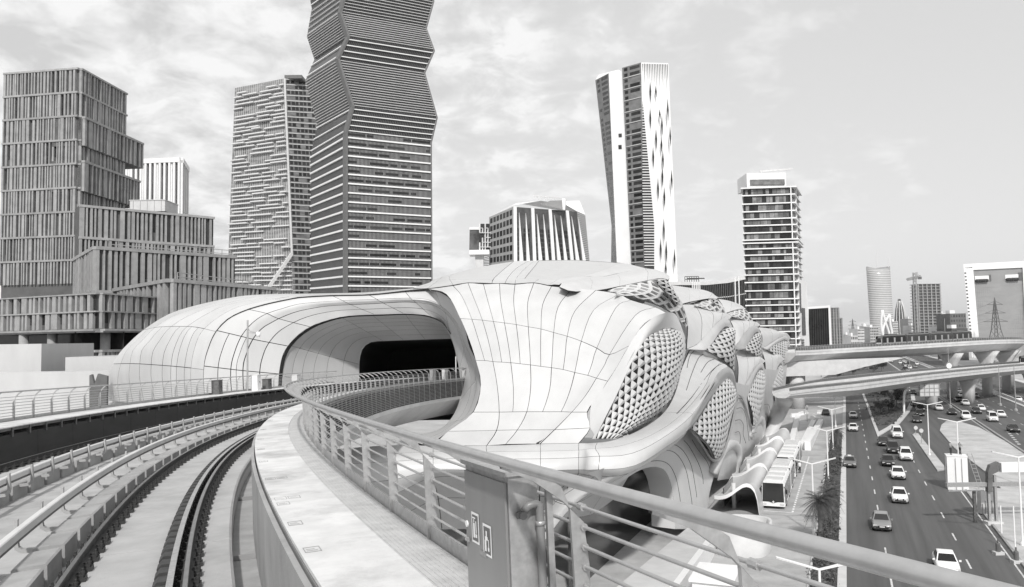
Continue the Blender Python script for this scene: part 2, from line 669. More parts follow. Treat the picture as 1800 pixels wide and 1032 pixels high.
# derailment kerbs beside the conductor rails
def plinths(l0, l1, name, bev):
    geos = []
    s = SA + 0.4
    while s < 78:
        g = G()
        prof = [(l0, -0.33), (l0, 0.0 - bev), (l0 + 0.03, 0.02 - bev), (l1 - 0.03, 0.02), (l1, 0.0), (l1, -0.33)]
        sweep(g, prof, s, s + 1.06, 0.35); geos.append(g)
        g2 = G(); sweep(g2, [(l0 + .05, -0.33), (l0 + 0.05, -0.06), (l1 - 0.08, -0.06), (l1 - .08, -0.33)], s + 1.065, s + 1.295, 0.23); geos.append(g2)
        s += 1.30
    pieces(gw, name, geos, M_CONC)
plinths(-1.52, -1.08, 'concrete_plinth', 0.02)
plinths(-4.22, -3.80, 'far_concrete_plinth', 0.0)
# trough and the wall under the right walkway
g = G(); sweep(g, rect(1.345, 1.714, -0.62, -0.58), SA, SBN, 1.0)
part(gw, 'trough_floor', g, M_CONC)
geos = []
for (a, b) in lens[::2]:
    g = G(); sweep(g, rect(1.36, 1.71, -0.578, -0.50), a, a + 0.05, 0.05); geos.append(g)
pieces(gw, 'trough_sill', geos, M_CONC_D)
g = G(); sweep(g, rect(1.715, 1.775, -0.75, 0.79), SA, SBN, 1.0)
part(gw, 'trough_wall', g, M_CONC)
g = G(); sweep(g, rect(1.80, 2.98, 0.70, 0.80), SA, SBN, 1.0)
part(gw, 'walkway_beam', g, M_CONC_D)
# left wall (dark panels) and left walkway
geos = []
for (a, b) in lens:
    g = G(); sweep(g, rect(-7.05, -6.98, -0.33, 0.70), a + 0.01, b - 0.01, 0.8); geos.append(g)
pieces(gw, 'dark_wall_panel', geos, M_WALLD)
geos = []
s = SA
while s < 84:
    g = G()
    sweep(g, rect(-7.6, -6.97, 0.74, 0.93), s, s + 0.10, 0.1)
    sweep(g, rect(-7.02, -6.93, 0.62, 0.93), s, s + 0.10, 0.1)
    geos.append(g); s += 1.35
pieces(gw, 'walkway_bracket', geos, M_STEEL_D)
geos = []
for (a, b) in lens:
    g = G(); sweep(g, [(-8.42, 0.94), (-8.42, 1.0), (-6.95, 1.0), (-6.90, 0.97), (-6.90, 0.94)], a + 0.008, b - 0.008, 0.8); geos.append(g)
pieces(gw, 'far_walkway_plate', geos, M_WALK)
g = G(); sweep(g, rect(-6.99, -6.955, 0.84, 0.938), SA, SBN, 1.0)
part(gw, 'walkway_edge_beam', g, M_STEEL_D)
# right walkway: pale plates and a strip of grating
geos = []; gg = []
s = SA
k = 0
while s < 90:
    L = 1.15
    g = G()
    tilt = random.uniform(-.003, .003)
    sweep(g, [(1.79, 0.845), (1.79, 0.884 + tilt), (2.56, 0.884), (2.56, 0.845)], s + .004, s + L - .004, 0.4)
    geos.append(g)
    g = G()
    sweep(g, [(2.565, 0.84), (2.565, 0.876), (2.975, 0.876), (2.975, 0.84)], s + .003, s + L - .003, 0.4)
    for i in range(9):
        l = 2.585 + i * 0.045
        sweep(g, rect(l, l + 0.018, 0.8765, 0.881), s + .01, s + L - .01, 0.55)
    gg.append(g)
    s += L; k += 1
pieces(gw, 'walkway_plate', geos, M_WALK)
pieces(gw, 'grating_panel', gg, M_GRATE)
# stamped inspection outlines on the plates (thin drawn frames)
geos = []
for i, s in enumerate([3.1, 4.4, 5.7, 6.2, 8.1, 10.4, 12.7, 15, 18, 22]):
    for j in range(2 if i in (3, 4) else 1):
        g = G()
        l0 = 1.83 + j * .17; l1 = l0 + .15; a = s + 0.05 * (i % 3); b = a + .20
        for (x0, x1, y0, y1) in ((l0, l1, a, a + .006), (l0, l1, b, b + .006), (l0, l0 + .006, a, b), (l1 - .006, l1, a, b), (l0 + .02, l1 - .03, a + .06, a + .064), (l0 + .02, l1 - .05, a + .12, a + .124)):
            sweep(g, rect(x0, x1, 0.884, 0.8875), y0, y1, 0.2)
        geos.append(g)
pieces(gw, 'stamped_mark', geos, M_CONC_D)
# lower flank: shell below the outer railing
g = G(); sweep(g, rect(2.90, 2.985, -0.75, 0.70), SA, SBN, 1.0)
part(gw, 'side_wall', g, M_WALLD)
g = G(); sweep(g, rect(-8.5, -8.43, -0.75, 0.94), SA, SBN, 1.0)
part(gw, 'far_side_wall', g, M_CONC_D)
# piers
for s in (22, 48):
    x, y, z, h = line(s)
    zb = z - 2.72
    g = G()
    R = trR(s)
    rings = []
    for (zz, a, b) in ((zb, 3.2, 1.0), (zb - 1.4, 1.8, 0.95), (zb - 3, 1.1, 0.9), (0, 1.1, 0.9)):
        ring = []
        for k in range(16):
            t = 2 * math.pi * k / 16
            ring.append(Vector((x, y, 0)) + R @ Vector((-2.8 + a * math.cos(t), b * math.sin(t), 0)))
            ring[-1].z = zz
        rings.append(ring[::-1])
    g.loft(rings)
    part(gw, 'pier', g, M_CONC_L, True)

# ------------------------------------------------------------------ rails
def rail_prof(c):
    return [(c - .075, -.165), (c - .075, -.15), (c - .012, -.13), (c - .012, -.045), (c - .036, -.03), (c - .036, -.005), (c - .03, 0), (c + .03, 0), (c + .036, -.005), (c + .036, -.03), (c + .012, -.045), (c + .012, -.13), (c + .075, -.15), (c + .075, -.165)]
def fastener_mesh():
    g = G()
    g.box((0, 0, -.20), (.36, .20, .05))
    g.box((.10, 0, -.165), (.10, .12, .05))
    g.box((-.10, 0, -.165), (.10, .12, .05))
    for x in (-.135, .135):
        g.lathe([(.03, -.17), (.03, -.10), (.018, -.095), (.018, -.06)], 6, (x, 0, 0))
    g.box((.085, .03, -.135), (.06, .035, .04)); g.box((-.085, -.03, -.135), (.06, .035, .04))
    return g.mesh('fastener', M_FAST)
FM = fastener_mesh()
def track(name, label, c, a, b, fast_to):
    t = thing(name, label, 'railway track', tuple(tr(0, c, -.3)))
    for side in (-.75, .75):
        g = G(); sweep(g, rail_prof(c + side), a, b, 0.8)
        part(t, 'rail', g, M_RAILSIDE)
        g = G(); sweep(g, rect(c + side - .028, c + side + .028, 0.0, 0.003), a, b, 0.8)
        part(t, 'running_surface', g, M_RAILTOP)
    Ms = []
    s = a + .3
    T = Matrix.Translation(-Vector(t['_w']))
    while s < fast_to:
        for side in (-.75, .75):
            Ms.append(T @ trM(s, c + side, 0))
        s += 0.60
    copies(t, 'rail_fastener', FM, Ms, 300)
    return t
tk = track('railway_track', 'near railway track curving right beside the pale walkway', 0.0, SA, SBN, 84)
track('railway_track', 'far railway track along the dark wall of the guideway', -5.3, SA, SBN, 76)
# check rail with its row of blocks on the inside of the near right rail
cr_t = thing('check_rail', 'pale check rail with row of dark blocks beside the inner rail', 'check rail', tuple(tr(0, .5, -.3)))
g = G(); sweep(g, [(.53, -.22), (.53, .012), (.61, .012), (.61, -.02), (.57, -.03), (.57, -.22)], SA, 86, 0.7)
part(cr_t, 'guard_bar', g, M_STEEL)
geos = []
s = SA + .1
while s < 60:
    g = G()
    sweep(g, [(.36, -.228), (.36, -.06), (.42, .0), (.525, .0), (.525, -.228)], s, s + .30, 0.3)
    sweep(g, [(.38, -.228), (.38, -.10), (.525, -.06), (.525, -.228)], s + .302, s + .47, 0.17)
    geos.append(g); s += .48
pieces(cr_t, 'guard_block', geos, M_RAILSIDE)

# ------------------------------------------------------------------ conductor rails on curved brackets
def conductor(label, lat, out, a, b):
    """out = +1: bracket foot towards the right"""
    t = thing('conductor_rail', label, 'conductor rail', tuple(tr(0, lat, -.3)))
    g = G()
    sweep(g, [(lat - .055, .25), (lat - .06, .36), (lat - .045, .375), (lat + .045, .375), (lat + .06, .36), (lat + .055, .25)], a, b, 0.8)
    part(t, 'cover', g, M_GRP)
    g = G(); sweep(g, rect(lat - .03, lat + .03, .19, .249), a, b, 1.0)
    part(t, 'contact_rail', g, M_STEEL_D)
    T = Matrix.Translation(-Vector(t['_w']))
    # bracket: a bent strap, foot on the plinth, rising behind the bar
    pr = [(out * .34, -.02), (out * .16, -.03), (-out * .02, -.02), (-out * .085, .03), (-out * .10, .12), (-out * .095, .30), (-out * .09, .46)]
    bm = G()
    rings = []
    for i, (x, z) in enumerate(pr):
        x0, z0 = pr[max(i - 1, 0)]; x1, z1 = pr[min(i + 1, len(pr) - 1)]
        d = Vector((x1 - x0, 0, z1 - z0)).normalized()
        n = Vector((-d.z, 0, d.x))
        w = .03 if i < 5 else .022
        p = Vector((x, 0, z))
        rings.append([p + n * w + Vector((0, -.05, 0)), p + n * w + Vector((0, .05, 0)), p - n * w + Vector((0, .05, 0)), p - n * w + Vector((0, -.05, 0))])
    bm.loft(rings)
    bm.box((-out * .055, 0, .31), (.04, .06, .09))
    me = bm.mesh('bracket', M_CONC)
    Ms = []
    s = a + .5
    while s < 72:
        Ms.append(T @ trM(s, lat, 0)); s += 1.65
    copies(t, 'bracket', me, Ms)
conductor('pale conductor rail with brackets left of the near track', -1.64, 1, SA, 82)
conductor('pale conductor rail with brackets right of the far track', -3.62, -1, SA, 82)

# ------------------------------------------------------------------ railings
def railing(label, lat, hand_lat, deck, out, a, b, nbars, below, skip=None):
    t = thing('metal_railing', label, 'railing', tuple(tr(0, lat, deck)))
    g = G()
    g.tube([tr(s, hand_lat, deck + 1.12) for s in srange(a, b, 0.5)], 0.032, 10)
    part(t, 'handrail', g, M_TUBE, True)
    g = G(); sweep(g, rect(lat - .012, lat + .012, deck - .02, deck + .13), a, b, 0.8)
    part(t, 'kick_plate', g, M_STEEL)
    for i in range(nbars):
        z = deck + .20 + i * 0.118
        g = G(); g.tube([tr(s, lat + out * .03, z) for s in srange(a, b, 0.5)], 0.0125, 6)
        part(t, 'bar', g, M_TUBE, True)
    for i in range(below):
        z = deck - .09 - i * 0.118
        g = G(); g.tube([tr(s, lat + out * .06, z) for s in srange(max(a, 22), b, 1.0)], 0.014, 5)
        part(t, 'lower_bar', g, M_STEEL, True)
    # post: flat plate in the cross plane: gusset arm to the handrail, stem, tail below the deck
    dx = hand_lat - lat
    low = -.12 - .118 * below
    th = .012
    poly_in = [(dx, 1.11), (dx * .62, 1.06), (dx * .22, .93), (out * -.055, .80), (out * -.045, .45), (out * -.04, .1), (out * -.03, low)]
    poly_out = [(dx, 1.075), (dx * .60, .985), (dx * .20, .84), (out * .035, .70), (out * .06, .45), (out * .06, .1), (out * .055, low)]
    pg = G()
    n = len(poly_in)
    vs = []
    for y in (-th, th):
        vs += [(x, y, z) for (x, z) in poly_in] + [(x, y, z) for (x, z) in poly_out]
    fs = []
    for i in range(n - 1):
        fs.append((i, i + 1, n + i + 1, n + i))
        fs.append((2 * n + i, 3 * n + i, 3 * n + i + 1, 2 * n + i + 1))
        fs.append((i, 2 * n + i, 2 * n + i + 1, i + 1))
        fs.append((n + i, n + i + 1, 3 * n + i + 1, 3 * n + i))
    pg.add(vs, fs)
    me = pg.mesh('post', M_STEEL)
    bg = G(); bg.lathe([(.024, -.028), (.024, .028)], 8)
    bg.v = [(x, z, y) for (x, y, z) in bg.v]
    bm = bg.mesh('bar_sleeve', M_STEEL)
    T = Matrix.Translation(-Vector(t['_w']))
    s = -0.2 - 1.58 * 4
    while s < a:
        s += 1.58
    while s < b:
        o = bpy.data.objects.new('post', me); C.objects.link(o); o.parent = t
        M = T @ Matrix.Translation(tr(s, lat, deck)) @ trR(s).to_4x4()
        o.matrix_local = M
        if s < 12 and out > 0:
            for i in range(nbars):
                o2 = bpy.data.objects.new('bar_sleeve', bm); C.objects.link(o2); o2.parent = o
                o2.location = (out * .03, 0, .20 + i * .118)
        s += 1.58
    return t
railing('galvanised railing in the foreground along the pale walkway', 2.99, 2.50, 0.884, 1, -6.0, 92.0, 6, 13)
railing('galvanised railing along the far edge of the guideway', -8.515, -8.50 + .28, 1.0, -1, -2.0, 74.0, 7, 0)

# ================================================================== THE STATION
stn = thing('metro_station', 'white sculpted metro station with curved panels and diamond lattice screens', 'station', (10, 110, 0))
def zz(x0, y0, k):
    return lambda zx, zy: (x0 + zx * k, y0 + zy * k)
z3 = zz(740, 450, 350 / 1800); z4 = zz(740, 620, 350 / 1642); z1 = zz(170, 490, 350 / 1800); z2 = zz(480, 490, 350 / 1800)
z5 = zz(1000, 450, 250 / 1290); z6 = zz(1000, 620, 300 / 1106); z7 = zz(1180, 480, 220 / 1135); z8 = zz(1190, 600, 220 / 946)
def mixgap(i):
    return 0.045
# ---- right-hand front wall: columns follow the curved joints, rows the level joints
# rows: 0 crest, 1 upper, 2 joint, 3 mid, 4 joint, 5 low, 6 joint, 7 joint, 8 base
RY = [0, 0, 0, 0, 0, 0, 0, 0, 0]
def bcol(pts, ys):
    return [at(p[0], p[1], y) for p, y in zip(pts, ys)]
cols = []
def C_(p, dy):
    # depths of the rows, shifted for this column
    base = [80, 76.5, 74, 72.2, 70.8, 69, 67.2, 65.6, 64.0]
    ys = [b + dy * (1 - i / 8.0) for i, b in enumerate(base)]
    cols.append(bcol(p, ys))
C_([z3(60, 298), z3(230, 345), z3(355, 565), z3(440, 770), z3(495, 945), z4(492, 260), z4(430, 490), z4(222, 648), z4(100, 768)], 5.0)
C_([z3(290, 270), z3(370, 365), z3(460, 572), z3(520, 760), z3(575, 945), z4(572, 270), z4(560, 490), z4(480, 644), z4(400, 767)], 4.0)
C_([z3(425, 245), z3(480, 385), z3(555, 580), z3(610, 770), z3(650, 955), z4(628, 270), z4(645, 490), z4(622, 640), z4(540, 766)], 3.0)
C_([z3(565, 255), z3(600, 390), z3(655, 592), z3(700, 780), z3(730, 960), z4(700, 280), z4(706, 489), z4(675, 639), z4(590, 763)], 2.2)
C_([z3(710, 250), z3(720, 400), z3(755, 605), z3(788, 790), z3(812, 965), z4(762, 290), z4(757, 488), z4(718, 638), z4(640, 760)], 1.4)
C_([z3(850, 258), z3(838, 410), z3(862, 620), z3(883, 800), z3(897, 975), z4(828, 290), z4(812, 487), z4(756, 637), z4(668, 757)], 0.8)
C_([z3(1020, 245), z3(965, 420), z3(970, 640), z3(982, 815), z3(990, 985), z4(905, 290), z4(873, 487), z4(795, 637), z4(698, 755)], 0.2)
C_([z3(1180, 275), z3(1100, 440), z3(1085, 660), z3(1082, 830), z3(1083, 998), z4(985, 290), z4(935, 487), z4(860, 637), z4(760, 754)], -0.4)
C_([z3(1370, 290), z3(1240, 460), z3(1200, 692), z3(1190, 850), z3(1180, 1010), z4(1062, 300), z4(1003, 487), z4(925, 636), z4(825, 753)], -1.0)
C_([z3(1580, 310), z3(1390, 500), z3(1322, 725), z3(1305, 880), z3(1285, 1027), z4(1140, 310), z4(1075, 487), z4(985, 636), z4(880, 752)], -1.8)
C_([z3(1790, 345), z3(1560, 490), z3(1450, 770), z3(1420, 905), z4(1268, 163), z4(1225, 325), z4(1155, 487), z4(1045, 636), z4(930, 752)], -2.8)
C_([z5(560, 400), z5(425, 470), z3(1590, 832), z3(1550, 960), z4(1375, 187), z4(1300, 340), z4(1200, 488), z4(1075, 636), z4(955, 752)], -4.0)
C_([z5(780, 465), z5(600, 540), z3(1705, 890), z3(1660, 985), z4(1447, 210), z4(1360, 350), z4(1245, 490), z4(1105, 635), z4(985, 752)], -5.5)
C_([z5(880, 515), z5(690, 610), z5(545, 815), z5(440, 1000), z4(1540, 235), z4(1460, 360), z4(1370, 490), z4(1395, 620), z4(1300, 748)], -7.0)
PB = Patch(cols)
NB = PB.nu
geos = []
def pan(P, L, gap=0.04, **k):
    for a in L:
        geos.append(P.panel(*a, gap=gap, **k))
pan(PB, [(i, i + 1, 0, 2) for i in range(NB)], nu=3, nv=8)
pan(PB, [(i, i + 1, 2, 4) for i in range(NB)], nu=3, nv=6)
two = [(0, 2), (2, 4), (4, 6), (6, 8), (8, 10), (10, 12), (12, 13)]
pan(PB, [(a, b, 4, 6) for a, b in two], nu=6, nv=6)
three = [(0, 2), (2, 6), (6, 12), (12, 13)]
pan(PB, [(a, b, 6, 7) for a, b in three], nu=8, nv=3)
pan(PB, [(a, b, 7, 8) for a, b in three], nu=8, nv=3)
part(stn, 'joint_backing', PB.sheet(26, 24, -0.12), M_JOINT)

# ---- left shell: arches from the ground on the left, over the top, to the crest on the right
def arch(pts, ys, n=13):
    ys = lin(ys[0], ys[-1], len(pts))
    P = [at(p[0], p[1], y) for p, y in zip(pts, ys)]
    return resample(P, n)
def lin(a, b, n):
    return [a + (b - a) * i / (n - 1) for i in range(n)]
S_ = [z1(95, 1100), z1(85, 960), z1(112, 850), z1(180, 705), z1(300, 570), z1(440, 450), z1(650, 320), z1(900, 240), z1(1250, 165), z1(1500, 142), z2(180, 136), z2(500, 132), z2(870, 122), z2(1200, 92), z2(1390, 80)]
F1 = [z1(390, 1130), z1(350, 900), z1(350, 800), z1(375, 640), z1(450, 560), z1(560, 440), z1(720, 340), z1(950, 262), z1(1280, 180), z1(1510, 150), z2(180, 143), z2(500, 137), z2(870, 127), z2(1200, 96), z2(1392, 82)]
F2 = [z1(735, 1130), z1(720, 900), z1(722, 800), z1(750, 640), z1(815, 480), z1(920, 390), z1(1050, 310), z1(1190, 240), z1(1420, 195), z1(1560, 170), z2(190, 152), z2(500, 143), z2(870, 133), z2(1200, 101), z2(1394, 84)]
M_ = [z1(985, 1130), z1(965, 950), z1(968, 800), z1(990, 680), z1(1065, 490), z1(1190, 355), z1(1300, 300), z1(1400, 262), z1(1560, 218), z1(1720, 185), z2(215, 166), z2(500, 148), z2(870, 140), z2(1200, 105), z2(1396, 86)]
M1 = [z1(1230, 1130), z1(1212, 950), z1(1212, 800), z1(1240, 680), z1(1300, 530), z1(1390, 415), z1(1490, 338), z1(1600, 292), z1(1730, 255), z2(230, 228), z2(500, 205), z2(870, 188), z2(1170, 176), z2(1340, 180), z2(1450, 210), z2(1535, 262)]
M2 = [z1(1340, 1130), z1(1326, 950), z1(1325, 800), z1(1345, 710), z1(1400, 570), z1(1490, 455), z2(0, 390), z2(100, 340), z2(230, 294), z2(340, 272), z2(510, 246), z2(885, 228), z2(1185, 212), z2(1350, 220), z2(1460, 255), z2(1560, 330)]
K_ = [z2(45, 1130), z2(50, 970), z2(60, 830), z2(90, 690), z2(150, 590), z2(250, 490), z2(330, 440), z2(400, 405), z2(550, 358), z2(650, 340), z2(750, 330), z2(1000, 322), z2(1200, 315), z2(1350, 325), z2(1450, 350), z2(1530, 400), z2(1600, 500)]
NA = 27
# the right jamb, continuing each arch down the far side of the mouth to the ledge (x, y, depth)
def J(z, L):
    return [z(x, y) + (d,) for x, y, d in L]
jM = J(z2, [(1400, 90, 86), (1480, 112, 84.6), (1560, 150, 83.5), (1650, 230, 82), (1695, 330, 80.8), (1737, 450, 79.4), (1770, 600, 77.6)]) + J(z4, [(455, 68, 75.8), (478, 160, 74.8), (492, 260, 73.8), (480, 350, 72.6), (455, 430, 71.5), (420, 500, 70.3), (300, 610, 68.5), (215, 660, 66.8), (60, 768, 65)])
jM1 = J(z2, [(1340, 180, 84.8), (1450, 205, 84.6), (1545, 265, 84), (1625, 350, 83), (1685, 450, 81.8), (1725, 570, 80.2)]) + J(z4, [(415, 50, 78.4), (440, 160, 77), (455, 260, 75.8), (442, 350, 74.4), (415, 440, 73), (375, 515, 71.8), (275, 610, 69.6), (172, 675, 67.8), (-10, 750, 66)])
jM2 = J(z2, [(1350, 222, 85), (1470, 248, 85), (1570, 322, 84.8), (1650, 430, 84), (1700, 560, 83)]) + J(z4, [(372, 40, 81.6), (400, 150, 79.8), (412, 250, 78), (402, 350, 76.4), (372, 440, 75), (328, 525, 73.4), (235, 610, 71.2), (120, 680, 69.4), (-60, 730, 67.6)])
jK = J(z2, [(1350, 325, 85.4), (1450, 352, 86), (1530, 405, 86.4), (1592, 500, 86.2), (1635, 610, 85.6), (1660, 720, 84.8)]) + J(z4, [(308, 100, 84), (318, 180, 83), (326, 260, 81.8), (325, 350, 80), (298, 450, 78), (250, 540, 75.5), (180, 615, 73.5), (60, 662, 71.5), (-120, 690, 69.5)])
def arch2(left, y0, y1, jamb, n):
    P = [at(p[0], p[1], y0 + (y1 - y0) * i / (len(left) - 1)) for i, p in enumerate(left)] + [at(*p) for p in jamb]
    return resample(P, n)
PA = Patch([arch(S_, lin(104, 90, 15), NA), arch(F1, lin(96, 88.5, 15), NA), arch(F2, lin(88.5, 87, 15), NA), arch(M_, lin(84, 85.5, 15), NA)])
nA = NA - 1
va, vb, vc = nA * 0.115, nA * 0.25, nA * 0.50
us = [0, .4, .8, 1.12, 1.4, 1.65, 1.85, 2.0, 2.25, 2.5]
for i in range(len(us) - 1):
    pan(PA, [(us[i], us[i + 1], 0, va), (us[i], us[i + 1], va, vb)], gap=0.06, nu=2, nv=7)
pan(PA, [(us[i], us[i + 2], vb, vc) for i in (0, 2, 4, 6)], gap=0.05, nu=3, nv=9)
pan(PA, [(2.0, 2.5, vb, vc)], gap=0.05, nu=3, nv=9)
pan(PA, [(0, 2.5, vc, vc + 5), (0, 2.5, vc + 5, nA)], gap=0.02, nu=5, nv=8)
pan(PA, [(2.5, 3, 0, va), (2.5, 3, va, vb), (2.5, 3, vb, vc), (2.5, 3, vc, nA)], gap=0.03, nu=3, nv=9)
part(stn, 'joint_backing', PA.sheet(24, 40, -0.12), M_JOINT)
NH = 61
aM = arch2(M_[:-1], 84, 85.8, jM, NH); aM1 = arch2(M1[:-3], 83.2, 84.6, jM1, NH); aM2 = arch2(M2[:-3], 83.2, 84.8, jM2, NH); aK = arch2(K_[:-4], 84, 85.3, jK, NH)
PH = Patch([aM, aM1, aM2, aK])
def v_near(col, px, py):
    return min(range(len(col)), key=lambda i: (pix(col[i])[0] - px) ** 2 + (pix(col[i])[1] - py) ** 2)
vs_ = [0] + [v_near(aM, *p) for p in (z1(966, 812), z1(1065, 490), z1(1395, 265), z2(500, 148), z2(870, 138), z2(1180, 106), z2(1480, 112), z2(1700, 340), z4(460, 75), z4(440, 470))] + [NH - 1]
for k in range(len(vs_) - 1):
    v0_, v1_ = vs_[k], vs_[k + 1]
    if v1_ <= v0_:
        continue
    if k < 2:
        uu = [0, .5, 1, 1.5, 2, 2.5, 3]
    elif k < 6:
        uu = [0, 1, 2, 2.5, 3]
    elif k == 6:
        uu = [0, 1, 1.5, 2, 2.5, 3]
    else:
        uu = [0, 1.0, 2, 3]
    for u0_, u1_ in zip(uu, uu[1:]):
        pan(PH, [(u0_, u1_, v0_, v1_)], gap=.065 if k < 6 else .03, nu=3, nv=10)
part(stn, 'joint_backing', PH.sheet(14, 120, -0.14), M_JOINT)
inner = [pix(p)[:2] for p in aK[44:]]; inY = [p.y for p in aK[44:]]
# ---- tunnel interior behind the black gap K
Ki = [z2(75, 1130), z2(78, 970), z2(88, 830), z2(118, 700), z2(175, 600), z2(270, 505), z2(350, 455), z2(415, 420), z2(560, 372), z2(655, 353), z2(750, 343), z2(1000, 334), z2(1200, 327), z2(1350, 336), z2(1450, 360), z2(1540, 410), z2(1620, 510)]
I1 = [z2(260, 1130), z2(260, 970), z2(265, 850), z2(290, 720), z2(350, 600), z2(430, 530), z2(500, 490), z2(560, 460), z2(650, 425), z2(730, 410), z2(800, 402), z2(1010, 393), z2(1210, 388), z2(1370, 395), z2(1480, 410), z2(1600, 440), z2(1650, 500)]
I2 = [z2(480, 1130), z2(480, 970), z2(485, 850), z2(500, 740), z2(540, 640), z2(600, 570), z2(650, 535), z2(700, 515), z2(760, 495), z2(820, 484), z2(870, 478), z2(1040, 468), z2(1230, 462), z2(1390, 462), z2(1520, 465), z2(1640, 480), z2(1680, 510)]
D_ = [z2(780, 1130), z2(779, 970), z2(779, 850), z2(781, 740), z2(798, 655), z2(825, 612), z2(845, 594), z2(870, 578), z2(905, 567), z2(950, 564), z2(1000, 562), z2(1150, 556), z2(1320, 550), z2(1460, 545), z2(1600, 541), z2(1700, 545)]
PI_ = Patch([arch(Ki, lin(84.6, 86, 15), NA), arch(I1, lin(86.6, 88, 15), NA), arch(I2, lin(88.8, 90, 15), NA), arch(D_, lin(92, 92, 15), NA)])
for a, b in ((0, .5), (.5, 1), (1, 1.5), (1.5, 2), (2, 2.5), (2.5, 3)):
    pan(PI_, [(a, b, 0, va), (a, b, va, vb), (a, b, vb, vc), (a, b, vc, vc + 3.4), (a, b, vc + 3.4, vc + 7), (a, b, vc + 7, nA)], gap=0.025, nu=3, nv=7)
part(stn, 'joint_backing', PI_.sheet(12, 40, -0.12), M_JOINT)
# black expansion gap between the lip and the lining
ka = arch(K_, lin(84.15, 85.5, 15), NA); kb_ = arch(Ki, lin(84.5, 85.9, 15), NA)
g = G(); g.loft([[a - Vector((0, .02, 0)), b - Vector((0, .06, 0))] for a, b in zip(ka, kb_)], False, False)
part(stn, 'expansion_gap', g, M_JOINT)
# dark lining beyond
D2 = [(p[0] + (760 - p[0]) * 0.18, p[1] + (640 - p[1]) * 0.25) for p in D_]
D3 = [(p[0] + (800 - p[0]) * 0.30, p[1] + (640 - p[1]) * 0.40) for p in D_]
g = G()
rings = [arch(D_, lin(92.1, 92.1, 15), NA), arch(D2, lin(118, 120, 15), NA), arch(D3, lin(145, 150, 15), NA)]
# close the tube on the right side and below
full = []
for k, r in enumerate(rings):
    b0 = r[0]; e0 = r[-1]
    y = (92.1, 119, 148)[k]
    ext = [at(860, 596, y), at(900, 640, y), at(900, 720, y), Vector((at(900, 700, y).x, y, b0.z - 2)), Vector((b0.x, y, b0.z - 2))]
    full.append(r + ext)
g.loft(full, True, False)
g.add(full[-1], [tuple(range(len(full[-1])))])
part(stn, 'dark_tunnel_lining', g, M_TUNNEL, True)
# right wall of the tunnel between the reveal and the dark lining
g = G()
ri = [at(p[0], p[1], y) for p, y in zip(inner, inY)]
rings = []
for p, q in zip(ri, inner):
    back = at(q[0] + 30, q[1], 96)
    rings.append([p, back])
g.loft(rings, False, False)
part(stn, 'inner_jamb', g, M_PANEL2, True)
pieces(stn, 'cladding_panel', geos, [M_PANEL, M_JOINT], 400, True)

# ---- roof behind the crest
crest = [PB.cols[i][0] for i in range(NB + 1)]
def P_(z, x, y, d):
    p = z(x, y)
    return at(p[0], p[1], d)
front = [P_(z3, -70, 290, 88.5), P_(z3, 60, 292, 85), P_(z3, 290, 262, 84), P_(z3, 425, 240, 83), P_(z3, 640, 246, 82), P_(z3, 760, 246, 81.5), P_(z3, 850, 250, 81), P_(z3, 1020, 240, 80.5), P_(z3, 1150, 262, 80.5), P_(z3, 1200, 258, 81), atn(*z5(-90, 262), -27)]
rm1 = [P_(z3, 0, 265, 92), P_(z3, 150, 225, 91), P_(z3, 255, 200, 90), P_(z3, 400, 205, 89), P_(z3, 660, 200, 88), P_(z3, 790, 190, 87), P_(z3, 870, 190, 87), P_(z3, 1080, 195, 86), P_(z3, 1260, 205, 86), P_(z5, 130, 185, 88), atn(*z5(300, 190), -25.5)]
rm2 = [P_(z3, 60, 250, 97), P_(z3, 190, 192, 97), P_(z3, 275, 172, 98), P_(z3, 480, 140, 98), P_(z3, 760, 110, 98), P_(z3, 870, 105, 98), P_(z3, 950, 105, 98), P_(z3, 1150, 110, 98), P_(z3, 1450, 130, 97), P_(z5, 340, 120, 97), atn(*z5(480, 150), -24.75)]
back = [P_(z3, 110, 215, 106), P_(z3, 215, 180, 106), P_(z3, 300, 158, 107), P_(z3, 520, 103, 109), P_(z3, 835, 50, 111), P_(z3, 975, 44, 112), P_(z3, 1030, 42, 112), P_(z3, 1150, 38, 113), P_(z3, 1400, 36, 112), P_(z5, 470, 62, 109), atn(*z5(700, 113), -23.2)]
PR = Patch([[a, b, c, d] for a, b, c, d in zip(front, rm1, rm2, back)])
rg = []; rw = []
rw += [PR.panel(0, 1, 0, 1.5, gap=.03), PR.panel(0, 1, 1.5, 3, gap=.03), PR.panel(1, 2, 0, 1.5, gap=.03), PR.panel(1, 2, 1.5, 3, gap=.03)]
rw += [PR.panel(2, 4, 0, .7, gap=.02), PR.panel(7, 8, 0, .8, gap=.02), PR.panel(6, 7, 0, .8, gap=.02), PR.panel(8, 10, 0, 1.0, gap=.02)]
rg += [PR.panel(2, 4, .7, 3, gap=.01, nu=6, nv=6), PR.panel(6.4, 9, .8, 3, gap=.01, nu=8, nv=6, off=-0.05)]
rw += [PR.panel(4, 5, 0, 3, gap=.06, nu=3, nv=6), PR.panel(5, 6, 0, 3, gap=.02, nu=3, nv=6), PR.panel(6, 6.4, .8, 3, gap=.01, nu=2, nv=6), PR.panel(9, 10, 1.0, 3, gap=.02, nu=3, nv=6)]
pieces(stn, 'roof_panel', rw, [M_PANEL, M_JOINT], 300, True)
pieces(stn, 'grey_roof_panel', rg, [M_ROOFG, M_JOINT], 300, True)
part(stn, 'joint_backing', PR.sheet(20, 10, -0.14), M_JOINT)
# back of the roof, closing the body away from the camera
g = G()
bk = [back, [p + Vector((4, 14, -3)) for p in back], [p + Vector((8, 30, -16)) for p in back]]
g.loft(bk, False, False)
part(stn, 'rear_roof', g, M_PANEL, True)

